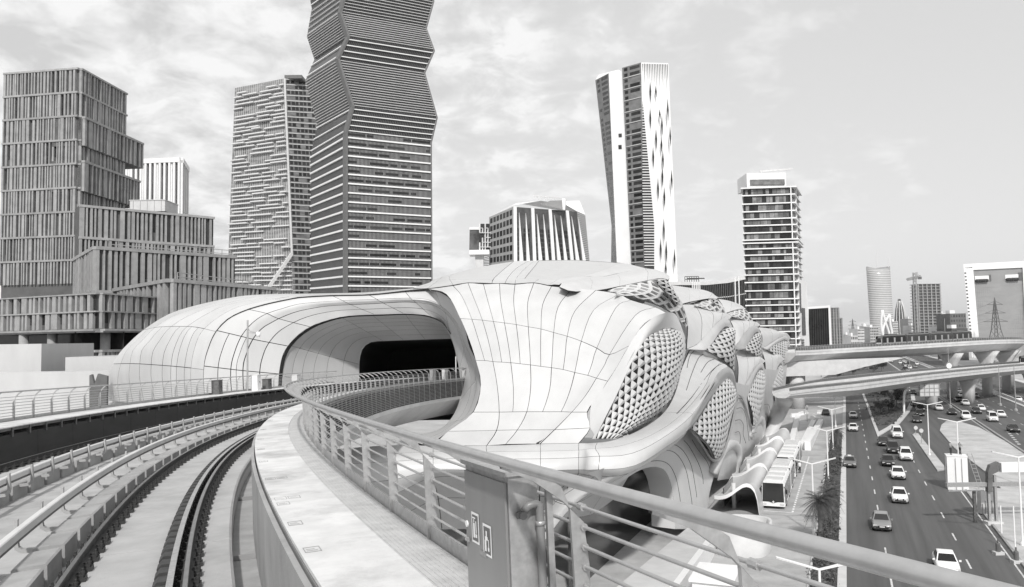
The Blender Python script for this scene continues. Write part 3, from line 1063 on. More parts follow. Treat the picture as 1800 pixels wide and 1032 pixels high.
# ---- ledge running round the front at the foot of the wall, rising into the side waves
def ledge_row(pts):
    return resample([at(p[0], p[1], p[2]) if len(p) == 3 else p for p in pts], 31)
def q(z, x, y, d):
    a = z(x, y)
    return (a[0], a[1], d)
def qn(z, x, y, n):
    a = z(x, y)
    return atn(a[0], a[1], n)
e0 = [(560, 792, 66), (680, 783, 65), q(z4, 100, 768, 64.3), q(z4, 540, 766, 64), q(z4, 985, 753, 64), q(z4, 1300, 748, 63.2), qn(z6, 160, 585, -18.6), qn(z6, 300, 565, -17.2), qn(z6, 480, 490, -16.2), qn(z6, 620, 385, -15.8), qn(z6, 690, 260, -16), qn(z6, 730, 110, -17), atn(1214, 613, -17.6)]
e1 = [(560, 806, 63), (680, 798, 62.5), q(z4, 100, 818, 62.3), q(z4, 540, 817, 62.2), q(z4, 985, 812, 62.0), q(z4, 1300, 803, 61.2), qn(z6, 140, 622, -17.9), qn(z6, 340, 603, -15.9), qn(z6, 560, 520, -14.3), qn(z6, 740, 390, -13.8), qn(z6, 880, 220, -14), qn(z6, 920, 130, -14.8), qn(z6, 985, 62, -15.2)]
e2 = [(560, 818, 61.5), (680, 812, 61), q(z4, 100, 876, 61), q(z4, 540, 877, 61), q(z4, 985, 875, 61), q(z4, 1300, 865, 60.3), qn(z6, 160, 672, -17.4), qn(z6, 400, 655, -15.0), qn(z6, 620, 545, -13.4), qn(z6, 800, 400, -12.9), qn(z6, 920, 220, -13.2), qn(z6, 970, 130, -14), qn(z6, 1030, 90, -14.4)]
e3 = [(560, 850, 60.8), (680, 845, 60.5), q(z4, 100, 970, 60.5), q(z4, 540, 972, 60.5), q(z4, 985, 972, 60.5), q(z4, 1300, 965, 60), qn(z6, 150, 760, -17.4), qn(z6, 420, 735, -14.7), qn(z6, 640, 605, -13.3), qn(z6, 770, 500, -13.0), qn(z6, 860, 330, -13.2), qn(z6, 985, 180, -13.9), qn(z6, 1062, 140, -14.3)]
e4 = [(560, 880, 61.5), (680, 872, 61.2), q(z4, 100, 1030, 61.2), q(z4, 540, 1030, 61.2), q(z4, 985, 1010, 61.2), q(z4, 1300, 1000, 60.8), qn(z6, 170, 800, -17.5), qn(z6, 380, 785, -15.2), qn(z6, 600, 655, -14.0), qn(z6, 740, 545, -13.8), qn(z6, 800, 450, -14.0), qn(z6, 940, 250, -14.4), qn(z6, 1080, 210, -14.8)]
def toP(r):
    return [x if isinstance(x, Vector) else at(*x) for x in r]
rowsL = [toP(r) for r in (e0, e1, e2, e3, e4)]
PL = Patch([[rowsL[j][i] for j in range(5)] for i in range(13)])
geos = []
ue = [0, 2.0, 3.0, 4.0, 5.0, 6.2, 9, 12]
for a, b in zip(ue, ue[1:]):
    pan(PL, [(a, b, 0, 1), (a, b, 1, 2), (a, b, 2, 3), (a, b, 3, 4)], gap=.025, nu=10, nv=3)
part(stn, 'joint_backing', PL.sheet(60, 12, -0.3), M_JOINT)
# front soffit under the ledge: curving in to the ground
def drop_(p, z):
    return Vector((p.x, p.y, z))
inw = [Vector((0, 1, 0))] * 5 + [Vector((-.45, .9, 0)), Vector((-.7, .7, 0)), -SN, -SN, -SN]
e5 = [p + d_ * 4.0 + Vector((0, 0, -2.4)) for p, d_ in zip(rowsL[4][:10], inw)]
e6 = [drop_(p + d_ * 7, 4.0) for p, d_ in zip(rowsL[4][:10], inw)]
PS = Patch([[rowsL[4][i], e5[i], e6[i]] for i in range(10)])
PS.sgn = PS.sgn if True else 1
for k in range(9):
    pan(PS, [(k, k + 1, 0, 1), (k, k + 1, 1, 2)], gap=.05, nu=5, nv=4)
part(stn, 'joint_backing', PS.sheet(16, 8, -0.12), M_JOINT)
jl = []
for L in ([(75, 200), (95, 115), (130, 72)], [(70, 370), (110, 250), (160, 130), (205, 82)], [(180, 235), (230, 160), (290, 114)], [(0, 550), (120, 420), (230, 260), (300, 190), (360, 152)]):
    P2 = [on_patch(PL, *z8(*p)) for p in L]
    g = G(); g.tube(resample(P2, 20), .032, 5); jl.append(g)
pieces(stn, 'ledge_joint', jl, M_JOINT)
pieces(stn, 'ledge_panel', geos, [M_PANEL, M_JOINT], 300, True)

# ---- side wall behind the lobes (follows the street), given as measured points with their offset n from the street line
WZ = [  # columns from near to far; rows: upper edge -> ground
    [qn(z6, 400, 760, -15.4), qn(z6, 330, 850, -17.5), atn(1100, 905, -19)],
]
def grid_n(rows):
    return Patch([[atn(*rows[j][i]) for j in range(len(rows))] for i in range(len(rows[0]))])
# rows run along the facade at rising depth below the lobes
w0 = [(1085, 832, -15.6), (1130, 800, -14.6), (1170, 775, -14.2), (1205, 745, -14.2), (1240, 712, -14.4), (1290, 672, -14.8), (1318, 676, -14.6), (1342, 650, -14.8), (1366, 650, -14.6), (1384, 640, -14.6)]
w1 = [(1095, 842, -16.0), (1145, 812, -15.0), (1185, 800, -14.6), (1222, 800, -14.6), (1262, 790, -14.6), (1296, 730, -14.8), (1320, 735, -14.6), (1346, 700, -14.8), (1364, 700, -14.6), (1380, 690, -14.6)]
w2 = [(1105, 852, -16.4), (1165, 828, -15.4), (1200, 835, -15.0), (1230, 850, -14.8), (1262, 840, -14.8), (1300, 790, -14.8), (1322, 775, -14.8), (1346, 745, -14.8), (1363, 732, -14.8), (1377, 720, -14.8)]
w3 = [(1115, 862, -16.8), (1190, 862, -15.9), (1212, 880, -15.5), (1232, 897, -15.2), (1268, 870, -15.0), (1305, 835, -15.0), (1325, 800, -15.0), (1346, 772, -15.0), (1362, 756, -15.0), (1375, 742, -15.0)]
w0[4], w1[4], w2[4], w3[4] = (1282, 690, -14.5), (1272, 750, -14.6), (1266, 800, -14.7), (1262, 845, -14.9)
PW = grid_n([w0[4:], w1[4:], w2[4:], w3[4:]])
part(stn, 'side_wall', PW.sheet(40, 20, -0.05), M_PANEL, True)
# wall round the first arched opening: opening edge, band edge, joint line, outer edge
za_ = zz(1000, 620, 300 / 895)
def arow(L, n0, n1):
    m = len(L) - 1
    return [atn(*za_(*p), n0 + (n1 - n0) * i / m) for i, p in enumerate(L)]
A_ = arow([(200, 730), (330, 640), (390, 610), (450, 598), (500, 615), (530, 670), (545, 740), (552, 810), (556, 925)], -17.2, -16.0)
B2 = arow([(150, 660), (270, 615), (370, 560), (470, 530), (545, 548), (590, 620), (612, 710), (626, 810), (634, 925)], -17.0, -15.3)
C3 = arow([(120, 645), (240, 604), (340, 545), (450, 488), (570, 475), (640, 560), (672, 680), (682, 800), (682, 925)], -16.9, -14.9)
D4 = arow([(100, 632), (225, 590), (325, 532), (440, 455), (625, 395), (695, 480), (772, 572), (738, 735), (712, 925)], -16.7, -14.7)
PAw = Patch([[a, b, c, d] for a, b, c, d in zip(A_, B2, C3, D4)])
part(stn, 'arched_wall', PAw.sheet(48, 15, 0.0), M_PANEL, True)
g = G(); g.loft([[a, a - SN * 2.2 + Vector((0, .5, 0))] for a in resample(A_, 30)], False, False); part(stn, 'arch_reveal', g, M_PANEL2, True)
# glazed base behind the legs, down to the ground
g = G()
a = [Vector((p.x, p.y, 0)) - SN * 3.0 for p in (atn(1030, 800, -18), atn(1200, 800, -17), atn(1380, 800, -17))]
a[0] = Vector((20 - 16, 62, 0))
g.loft([[p, p + Vector((0, 0, 9.5))] for p in a][::1], False, False)
part(stn, 'dark_base_glazing', g, M_DARKGL)
# legs: grey wave-shaped buttresses that carry the side wall (arched openings between them)
def leg(path_l, path_r, depth=1.0):
    n = 15
    L = resample([atn(*p) for p in path_l], n)
    Rr = resample([atn(*p) for p in path_r], n)
    g = G()
    rings = []
    for a, b in zip(L, Rr):
        bk = -SN * depth
        mid = (a + b) / 2 + SN * 0.25
        rings.append([a, mid, b, b + bk, a + bk])
    g.loft(rings)
    return g
legs = [
    leg([(1262, 840, -14.9), (1275, 802, -14.6), (1290, 790, -14.6), (1297, 806, -14.8), (1290, 850, -15.1), (1282, 885, -15.3)], [(1256, 830, -14.6), (1272, 788, -14.3), (1294, 774, -14.2), (1306, 796, -14.4), (1300, 845, -14.8), (1291, 885, -15.1)]),
    leg([(1322, 775, -15), (1330, 752, -14.8), (1338, 745, -14.8), (1340, 762, -15), (1334, 795, -15.2), (1328, 820, -15.3)], [(1318, 765, -14.7), (1328, 742, -14.5), (1342, 732, -14.4), (1347, 752, -14.7), (1340, 790, -15), (1334, 820, -15.2)]),
]
pieces(stn, 'leg', legs, M_PANEL, 100, True)
# flowing joints on the lower wall
def joint(pts, r=0.035):
    P = [atn(p[0], p[1], p[2]) for p in pts]
    g = G()
    g.tube(resample(P, 24), r, 5)
    return g
def jz(z, L, n):
    return joint([z(*p) + (n,) for p in L])
jn = []
def jp(v, u0, u1, o=.02):
    g = G(); g.tube([PAw.p(u0 + (u1 - u0) * k / 24, v) + PAw.nrm(u0 + (u1 - u0) * k / 24, v) * o for k in range(25)], .022, 5)
    return g
jn += [jp(.45, 2.6, 7.5), jp(1.35, 2.0, 7.0), jp(1.85, 3.6, 6.6), jp(2.3, 4.2, 6.3), jp(2.65, 4.5, 6.1)]
jn.append(jz(z8, [(460, 430), (510, 440), (540, 500), (560, 620), (565, 690), (600, 690)], -14.5))
jn.append(jz(z8, [(450, 510), (490, 505), (520, 560), (535, 660), (545, 750)], -14.55))
jn.append(jz(z8, [(440, 600), (480, 595), (505, 640), (500, 700), (520, 770)], -14.6))
jn.append(jz(z8, [(440, 690), (470, 685), (480, 740), (470, 800)], -14.65))
jn.append(jz(z8, [(660, 480), (690, 478), (705, 520), (715, 600)], -14.5))
pieces(stn, 'wall_joint', jn, M_JOINT)

# ---- lattice screens and the white hoods round them
def cv(z, L, n):
    """curve of measured points -> world; n one offset or (start, mid, end)"""
    out = []
    for i, p in enumerate(L):
        t = i / max(1, len(L) - 1)
        if isinstance(n, (tuple, list)):
            nn = n[0] + (n[1] - n[0]) * t * 2 if t < .5 else n[1] + (n[2] - n[1]) * (t * 2 - 1)
        else:
            nn = n
        a = z(*p)
        out.append(atn(a[0], a[1], nn))
    return out
M_SKYPANE = mat('grey_skylight_pane', 0.10, 0.5, 0.1, 1.0)
def lattice(z, c0, c1, n0, nm, n1, nu, nv, kind='scale', dep=0.45):
    """diamond screen between the curves c0 and c1"""
    n = 9
    A = resample(cv(z, c0, n0), n)
    B = resample(cv(z, c1, n1), n)
    cols = []
    for k in range(5):
        t = k / 4
        bul = math.sin(math.pi * t) * nm
        cols.append([A[i].lerp(B[i], t) + SN * bul * min(1, 3 * math.sin(math.pi * (i + .7) / (n + .4))) for i in range(n)])
    P = Patch(cols)
    scr = part(stn, 'lattice_screen', P.sheet(10, 14, -0.35), M_PANEL2)
    du = P.nu / nu; dv = P.nv / nv
    def pt(u, v, o=0.0):
        u = min(max(u, 0), P.nu); v = min(max(v, 0), P.nv)
        q = P.p(u, v)
        return q + P.nrm(u, v) * o if o else q
    cells = []
    for j in range(2 * nv + 1):
        for i in range(nu + 1):
            u = (i + (0.5 if j % 2 else 0.0)) * du
            v = j * dv / 2
            if u > P.nu + 1e-6:
                continue
            T = pt(u, v + dv / 2); Bt = pt(u, v - dv / 2); L = pt(u - du / 2, v); R = pt(u + du / 2, v)
            if (R - L).length < 0.02 or (T - Bt).length < 0.02:
                continue
            n_ = P.nrm(min(max(u, 0), P.nu), min(max(v, 0), P.nv))
            w = (R - L).length
            d = min(dep, w * 0.45) * (1 if nu == 10 else .5)
            g = G()
            cen = (L + R) / 2
            if kind == 'scale':
                # white folded scale below, dark triangular pane above, set back behind returns
                M = cen.lerp(Bt, .12) + n_ * d * .38
                g.add([L, M, R, Bt], [(0, 3, 1), (1, 3, 2)], 0)
                i0 = L.lerp(cen, .34).lerp(T, .03); i1 = R.lerp(cen, .34).lerp(T, .03); i2 = T.lerp(cen, .12)
                bk = -n_ * d * .10
                g.add([L, R, T, i0 + bk, i1 + bk, i2 + bk, M], [(0, 3, 5, 2), (1, 2, 5, 4), (0, 6, 3), (6, 4, 3), (6, 1, 4)], 0)
                g.add([i0 + bk, i1 + bk, i2 + bk], [(0, 1, 2)], 1)
            else:
                f = 0.66
                I = [p.lerp(cen if p in (L, R) else (T + Bt) / 2, 1 - f) for p in (T, R, Bt, L)]
                c2 = (T + Bt + L + R) / 4
                I = [c2 + (p - c2) * f for p in (T, R, Bt, L)]
                bk = -n_ * 0.15
                O = [T, R, Bt, L]
                F = [p + n_ * 0.05 for p in I]
                Kk = [p + bk for p in I]
                vs = O + F + Kk
                fs = []
                for k in range(4):
                    k2 = (k + 1) % 4
                    fs.append((k, k2, 4 + k2, 4 + k)); fs.append((4 + k, 4 + k2, 8 + k2, 8 + k))
                g.add(vs, fs, 0)
                g.add(Kk, [(0, 1, 2, 3)], 1)
            cells.append(g)
    for g in cells:
        part(scr, 'lattice_cell', g, [M_LATT, M_PANE if kind == 'scale' else M_SKYPANE])
    return P
def hood(z, top, nt, ridge, nr, joints, bulge=0.9, gap=.12, both=True, skip_alt=True):
    n = 13
    A = resample(cv(z, top, nt), n)
    B = resample(cv(z, ridge, nr), n)
    cols = []
    for i in range(n):
        m = A[i].lerp(B[i], .5) + SN * bulge * .5 + Vector((0, 0, bulge * .5))
        cols.append([A[i], m, B[i]])
    P = Patch(cols)
    gs = []
    us = [0] + joints + [n - 1]
    for a, b in zip(us, us[1:]):
        gs.append(P.panel(a, b, 0, 2, gap=gap, nu=4, nv=8))
    pieces(stn, 'hood_panel', gs, [M_PANEL, M_JOINT], 300, True)
    part(stn, 'joint_backing', P.sheet(16, 8, -0.12), M_JOINT)
    return P
def rim(z, ridge, nr, edge, ne):
    n = 15
    A = resample(cv(z, ridge, nr), n)
    B = resample(cv(z, edge, ne), n)
    P = Patch([[a, a.lerp(b, .5) + SN * .12, b] for a, b in zip(A, B)])
    part(stn, 'hood_rim', P.sheet(28, 5), M_PANEL, True)

# big near lobe
zp = lambda x, y: (x, y)
ra = list(reversed(PB.cols[-1]))[1:] + [atn(1190, 556, -16.6), atn(1204, 592, -16.8)]
rb_ = [atn(*p) for p in ((1046, 771, -18.7), (1062, 738, -18.0), (1086, 690, -17.3), (1104, 650, -16.9), (1117, 624, -16.5), (1139, 592, -16.0), (1170, 577, -15.6), (1190, 581, -15.8), (1202, 602, -16.2))]
PRm = Patch([[a, a.lerp(b, .5) + SN * .1, b] for a, b in zip(resample(ra, 17), resample(rb_, 17))])
part(stn, 'hood_rim', PRm.sheet(32, 5), M_PANEL, True)
lattice(zp, [(1046, 771), (1065, 735), (1085, 692), (1104, 650), (1117, 624), (1139, 592), (1170, 577)],
        [(1086, 770), (1133, 750), (1157, 729), (1174, 709), (1187, 682), (1196, 647), (1203, 606), (1198, 590)], (-18.6, -16.9, -15.5), 1.0, (-17.8, -15.9, -16.2), 10, 12)
# roof screen above it
hood(z5, [(-90, 262), (-20, 222), (300, 190), (480, 150), (620, 122), (720, 112), (820, 130), (870, 165), (895, 205)], (-27, -24, -20),
     [(-85, 280), (0, 318), (260, 310), (460, 273), (640, 237), (780, 206), (860, 203), (900, 218)], (-25.5, -21.5, -17.6), [3, 6, 9], 0.5, gap=.02)
lattice(z5, [(340, 322), (460, 278), (640, 242), (780, 212), (890, 214)], [(420, 345), (640, 388), (800, 440), (940, 520), (1060, 650)], (-23, -20.2, -18), 0.8, (-20, -18.2, -17), 3, 5, 'frame')
lattice(z5, [(885, 214), (960, 320), (1030, 450), (1068, 600)], [(780, 230), (900, 350), (1000, 480), (1060, 650)], -17.4, 0.3, -17.2, 2, 5, 'scale', 0.6)
# second column, upper
hood(z7, [(95, 285), (200, 287), (280, 315), (390, 350), (480, 390), (515, 420)], (-19.5, -18.0, -16.4), [(140, 690), (230, 650), (300, 580), (380, 490), (440, 430), (500, 402), (525, 425)], (-17.4, -16.2, -15.6), [3.2, 6.2, 9.2])
rim(z7, [(140, 690), (230, 650), (300, 580), (380, 490), (440, 430), (500, 402), (535, 440), (555, 540), (560, 620)], (-17.4, -15.8, -15.6), [(310, 700), (345, 665), (385, 615), (430, 545), (480, 492), (515, 486), (545, 530), (556, 580), (562, 640)], (-16.2, -15.6, -15.6))
lattice(z7, [(310, 695), (345, 660), (385, 615), (430, 545), (480, 492), (520, 488)], [(572, 900), (578, 760), (570, 640), (558, 560), (545, 510)], -16.1, 0.9, -15.5, 5, 7)
hood(z7, [(0, 110), (130, 128), (300, 155), (375, 182), (412, 228)], (-24, -21, -18.5), [(60, 292), (150, 265), (240, 247), (330, 232), (415, 233)], (-21, -19.5, -18), [3, 6, 9], 0.4, gap=.02)
lattice(z7, [(165, 285), (240, 255), (320, 238), (410, 234)], [(210, 292), (300, 318), (400, 362), (495, 402)], (-21, -19.5, -18), 0.6, (-18.5, -17.6, -16.8), 2, 4, 'frame')
lattice(z7, [(412, 232), (455, 300), (500, 400)], [(370, 245), (420, 310), (480, 395)], -17.8, 0.2, -17.4, 1, 3, 'scale', 0.6)
# second column, lower (its hood is the rising end of the ledge)
rim(z8, [(-15, 640), (80, 560), (170, 440), (250, 320), (330, 230), (385, 195), (430, 240), (448, 340), (462, 440)], (-14.2, -13.6, -14.0), [(95, 668), (170, 565), (235, 460), (300, 360), (345, 288), (385, 268), (418, 292), (440, 380), (452, 460)], (-14.4, -14.0, -14.2))
lattice(z8, [(105, 655), (180, 560), (240, 460), (300, 360), (345, 290), (385, 272)], [(290, 893), (330, 868), (370, 760), (400, 620), (425, 520), (443, 455)], -14.3, 0.7, -14.1, 8, 9)
rim(z8, [(95, 668), (150, 740), (210, 830), (255, 900), (300, 915), (360, 860), (405, 720), (440, 560), (462, 440)], -15.0, [(105, 655), (160, 728), (220, 818), (260, 880), (290, 893), (335, 865), (378, 750), (415, 600), (445, 455)], -13.9)
# third column
hood(z7, [(505, 388), (570, 398), (680, 430), (760, 465), (790, 500)], (-19, -17.6, -16.2), [(578, 662), (600, 640), (650, 575), (700, 510), (745, 478), (785, 488)], (-16.8, -16, -15.4), [3.5, 6.5, 9.5])
rim(z7, [(578, 662), (600, 640), (650, 575), (700, 510), (745, 478), (790, 500), (815, 580), (822, 640)], (-16.8, -15.5, -15.4), [(660, 690), (690, 655), (720, 600), (755, 545), (780, 533), (800, 560), (815, 620), (822, 660)], (-15.9, -15.4, -15.4))
lattice(z7, [(660, 690), (690, 655), (720, 600), (755, 548), (785, 535)], [(820, 800), (828, 720), (822, 650), (812, 590), (800, 548)], -15.8, 0.6, -15.4, 5, 6)
hood(z7, [(425, 235), (520, 250), (610, 280), (650, 303), (668, 325)], (-23, -20, -18), [(490, 365), (560, 340), (620, 326), (670, 324)], (-20, -19, -17.6), [4, 8], 0.3, gap=.02)
lattice(z7, [(505, 368), (590, 337), (670, 324)], [(530, 388), (620, 412), (700, 440), (745, 455)], (-19.6, -18.6, -17.6), 0.4, (-18, -17, -16.6), 2, 4, 'frame')
hood(z8, [(436, 58), (500, 64), (570, 90), (630, 132), (655, 172)], (-17.6, -16.2, -15), [(452, 398), (490, 370), (535, 300), (575, 230), (615, 175), (650, 168)], (-15.4, -14.8, -14.4), [3.5, 6.5, 9.5])
rim(z8, [(452, 398), (490, 370), (535, 300), (575, 230), (615, 175), (650, 168), (664, 230), (668, 340)], (-15.4, -14.4, -14.4), [(522, 430), (552, 355), (582, 285), (610, 228), (638, 204), (655, 230), (664, 290), (668, 345)], (-14.8, -14.4, -14.4))
lattice(z8, [(530, 425), (560, 350), (590, 280), (615, 225), (640, 208)], [(575, 645), (605, 610), (632, 510), (655, 400), (664, 320)], -14.6, 0.5, -14.4, 6, 8)
rim(z8, [(452, 398), (490, 440), (520, 540), (550, 650), (585, 668), (620, 620), (655, 480), (676, 330)], -14.7, [(528, 430), (535, 490), (550, 570), (565, 640), (578, 646), (608, 605), (640, 490), (666, 330)], -14.3)
# fourth column
hood(z7, [(785, 490), (900, 505), (1000, 540), (1050, 570), (1072, 610)], (-18.5, -17, -15.8), [(825, 680), (870, 660), (930, 620), (1000, 580), (1040, 568), (1070, 605)], (-16.6, -16, -15.4), [3.5, 6.5, 9.5])
rim(z7, [(825, 680), (870, 660), (930, 620), (1000, 580), (1040, 568), (1072, 605), (1080, 690)], (-16.6, -15.5, -15.4), [(880, 698), (915, 665), (950, 640), (1000, 613), (1040, 606), (1062, 640), (1072, 700)], (-16, -15.5, -15.4))
lattice(z7, [(885, 692), (950, 640), (1000, 615), (1042, 607)], [(1022, 890), (1050, 820), (1068, 730), (1066, 640)], -15.8, 0.6, -15.4, 7, 7)
hood(z8, [(636, 55), (700, 65), (755, 100), (785, 128), (800, 155)], (-17, -16, -15), [(668, 308), (700, 272), (740, 212), (770, 150), (798, 150)], (-15.4, -14.8, -14.5), [4, 8])
rim(z8, [(668, 308), (700, 272), (740, 212), (770, 150), (798, 150), (808, 220), (812, 270)], (-15.4, -14.6, -14.6), [(716, 335), (740, 258), (762, 200), (785, 168), (796, 185), (804, 230), (808, 275)], (-15, -14.6, -14.6))
lattice(z8, [(718, 330), (740, 260), (765, 200), (786, 172)], [(740, 515), (772, 430), (798, 340), (803, 250)], -14.8, 0.4, -14.5, 5, 8)
# dark fill behind everything on the side, so nothing shows through between the lobes
g = G()
pts = [(1100, 560, -21), (1170, 500, -24), (1240, 520, -22), (1320, 570, -20), (1376, 600, -18)]
up = [atn(*p) for p in pts]
dn = [Vector((p.x, p.y, 6)) for p in up]
g.loft([[a, b] for a, b in zip(up, dn)], False, False)
part(stn, 'inner_wall', g, M_PANEL2)

# ================================================================== BUILDINGS
M_STONE = mat('grey_stone', 0.33, 0.8, 0.10, 0.6, bump=.15, wear=.15, rnd=.15)
M_STONE_D = mat('dark_stone', 0.10, 0.8, 0.10, 0.5)
M_WIN = mat('window_glass', 0.040, 0.10, 0.25, 0.15, spec=0.3, rnd=.6)
M_WIN2 = mat('grey_window_glass', 0.10, 0.12, 0.35, 0.25, spec=0.6, rnd=.5)
M_WIN3 = mat('blind_backed_glass', 0.22, 0.2, 0.25, 0.6, spec=0.5, rnd=.6)
M_ALU = mat('pale_aluminium', 0.62, 0.45, 0.05, 1.0)
M_ALU_D = mat('dark_aluminium', 0.12, 0.5, 0.1, 1.0)
M_WHITEB = mat('white_facade', 0.80, 0.5, 0.03, 0.2, wear=.05)
M_RAWC = mat('raw_concrete', 0.33, 0.9, 0.12, 0.4)
M_MIDG = mat('mid_grey_facade', 0.28, 0.7, 0.1, 0.3)

class Q:
    """a facade: four corners, u to the right, v up (0..1), d outwards in metres"""
    def __init__(s, bl, br, tr_, tl):
        s.bl, s.br, s.tr, s.tl = [Vector(x) for x in (bl, br, tr_, tl)]
        n = (s.br - s.bl).cross(s.tl - s.bl).normalized()
        c = (s.bl + s.br + s.tr + s.tl) / 4
        s.n = n if n.dot(CAM - c) > 0 else -n
        s.W = ((s.br - s.bl).length + (s.tr - s.tl).length) / 2
        s.H = ((s.tl - s.bl).length + (s.tr - s.br).length) / 2
    def p(s, u, v, d=0.0):
        a = s.bl.lerp(s.br, u); b = s.tl.lerp(s.tr, u)
        return a.lerp(b, v) + s.n * d
    def box(s, u0, u1, v0, v1, d0, d1, g=None, mi=0):
        g = g or G()
        P = [s.p(u0, v0, d1), s.p(u1, v0, d1), s.p(u1, v0, d0), s.p(u0, v0, d0), s.p(u0, v1, d1), s.p(u1, v1, d1), s.p(u1, v1, d0), s.p(u0, v1, d0)]
        g.hexa(P, mi)
        return g
    def quad(s, u0, u1, v0, v1, d, g=None, mi=0):
        g = g or G()
        if u1 - u0 > .9 and v1 - v0 > .9:
            n = 12
            vs = [s.p(u0 + (u1 - u0) * i / n, v0 + (v1 - v0) * j / n, d) for j in range(n + 1) for i in range(n + 1)]
            g.add(vs, [(j * (n + 1) + i, j * (n + 1) + i + 1, (j + 1) * (n + 1) + i + 1, (j + 1) * (n + 1) + i) for j in range(n) for i in range(n)], mi)
            return g
        g.add([s.p(u0, v0, d), s.p(u1, v0, d), s.p(u1, v1, d), s.p(u0, v1, d)], [(0, 1, 2, 3)], mi)
        return g
def corner(px, py, Y):
    return at(px, py, Y)
def drop(p, z):
    return Vector((p.x, p.y, z))
def two_face(c, l, r, z0, zt=None):
    """corner block: measured roof points of the near corner, the left end and the right end"""
    z = c.z if zt is None else zt
    c, l, r = drop(c, z), drop(l, z), drop(r, z)
    FL = Q(drop(l, z0), drop(c, z0), c, l)
    FR = Q(drop(c, z0), drop(r, z0), r, c)
    far = l + r - c
    g = G()
    g.prism([(c.x, c.y), (r.x, r.y), (far.x, far.y), (l.x, l.y)], z0, z)
    return FL, FR, g

# ---- stone-finned office blocks on the left
rng = random.Random(3)
def finned(t, F, rows, nf, name='fin', d=0.7, wmin=.35, wmax=.75, cap=None, geos=None, slab=None, wins=None):
    """rows: list of (v0, v1); fins of uneven width with dark windows between them"""
    for (v0, v1) in rows:
        slab.append(F.box(-.004, 1.004, v1 - .22 * (v1 - v0) * .35, v1, -.1, d + .12))
        u = 0.0
        while u < 0.985:
            w = rng.uniform(wmin, wmax) * rng.choice((1, 1, 1, 1.8)) / nf
            gap = rng.uniform(.35, .8) * rng.choice((1, 1, 1.6)) / nf
            u1 = min(u + w, 1)
            geos.append(F.box(u, u1, v0, v1 - .22 * (v1 - v0) * .35, -.1, d * rng.choice((.8, 1, 1))))
            if rng.random() < .75:
                h0 = v0 + (v1 - v0) * rng.choice((.02, .02, .3))
                wins.append(F.quad(u1, min(1, u1 + gap), h0, v1 - .1 * (v1 - v0), .03))
            u = u1 + gap
def block(name, label, c, l, r, z0, rowsL, rowsR, nfL, nfR, extra=None, zt=None):
    FL, FR, core = two_face(c, l, r, z0, zt)
    t = thing(name, label, 'building', (c.x, c.y, 0))
    part(t, 'wall', core, M_STONE_D)
    geos = []; slabs = []; wins = []
    if rowsL:
        finned(t, FL, rowsL, nfL, geos=geos, slab=slabs, wins=wins)
    if rowsR:
        finned(t, FR, rowsR, nfR, geos=geos, slab=slabs, wins=wins)
    if extra:
        extra(t, FL, FR, geos, slabs, wins)
    pieces(t, 'stone_fin', geos, M_STONE, 300)
    pieces(t, 'stone_band', slabs, M_STONE, 100)
    pieces(t, 'window', wins, M_WIN, 300)
    return t, FL, FR
def rows(n, a=0.0, b=1.0):
    return [(a + (b - a) * i / n, a + (b - a) * (i + 1) / n) for i in range(n)]
TC = corner(140, 120, 200); TL = corner(10, 130, 203.4); TR = corner(220, 165, 221)
def tower_extra(t, FL, FR, geos, slabs, wins):
    # two boxes that stick out past the right end
    for (ya, yb, xe) in ((205, 256, 236), (282, 336, 232)):
        za = at(140, ya, 200).z; zb = at(140, yb, 200).z
        d = (FR.br - FR.bl).normalized()
        p0 = drop(FR.bl, zb) + FR.n * 1.0
        L = FR.W + (7 if xe == 236 else 5.5)
        Fb = Q(p0, p0 + d * L, drop(p0 + d * L, za), drop(p0, za))
        g = G(); Fb.box(0, 1, 0, 1, -8, 0, g)
        part(t, 'projecting_box', g, M_STONE_D)
        finned(t, Fb, rows(1), 20, geos=geos, slab=slabs, wins=wins)
block('office_tower', 'tall dark stone tower with vertical fins at the left edge', TC, TL, TR, 14, rows(9, .28, 1.0), rows(9, .28, 1.0), 30, 20, tower_extra)
block('office_block', 'three-storey stone finned block stepping out from the tall left tower', corner(140, 360, 190), corner(132, 362, 196), corner(375, 383, 212), 14, [], rows(3, .42, 1.0), 20, 40)
block('office_block', 'stone finned block with rooftop pipes in the middle of the stepped group', corner(170, 433, 172), corner(133, 455, 196), corner(413, 452, 195), 14, rows(2, .3, 1.0), rows(2, .3, 1.0), 12, 32)
block('office_block', 'low stone finned block whose right end meets the louvred tower', corner(300, 490, 150), corner(170, 517, 185), corner(480, 510, 178), 12, rows(2, .1, 1), rows(2, .1, 1), 24, 26)
def pod_extra(t, FL, FR, geos, slabs, wins):
    for F in (FL, FR):
        slabs.append(F.box(-.01, 1.01, .02, .07, -.5, 1.4))
        slabs.append(F.box(-.01, 1.01, -.02, .02, -.5, 1.0))
    zb = FL.bl.z
    for x in (42, 92, 145, 185):
        p = at(x, 600, 143 + abs(x - 170) * .05)
        g = G(); g.lathe([(.85, 12), (.85, zb)], 14, (p.x, p.y, 0))
        part(t, 'column', g, M_STONE, True)
    g = G()
    for F in (FL, FR):
        F2 = Q(drop(F.bl, 6), drop(F.br, 6), drop(F.br, zb), drop(F.bl, zb))
        F2.quad(0, 1, 0, 1, -5, g)
    part(t, 'dark_recess', g, M_WIN)
    for F in (FL, FR):
        F2 = Q(drop(F.bl, 8), drop(F.br, 8), drop(F.br, zb - 3.2), drop(F.bl, zb - 3.2))
        g = G(); F2.box(0, 1, 0, 1, -3, -.3, g)
        part(t, 'lower_wall', g, M_STONE_D)
        finned(t, F2, rows(2), 26, geos=geos, slab=slabs, wins=wins)
pc = corner(175, 515, 140)
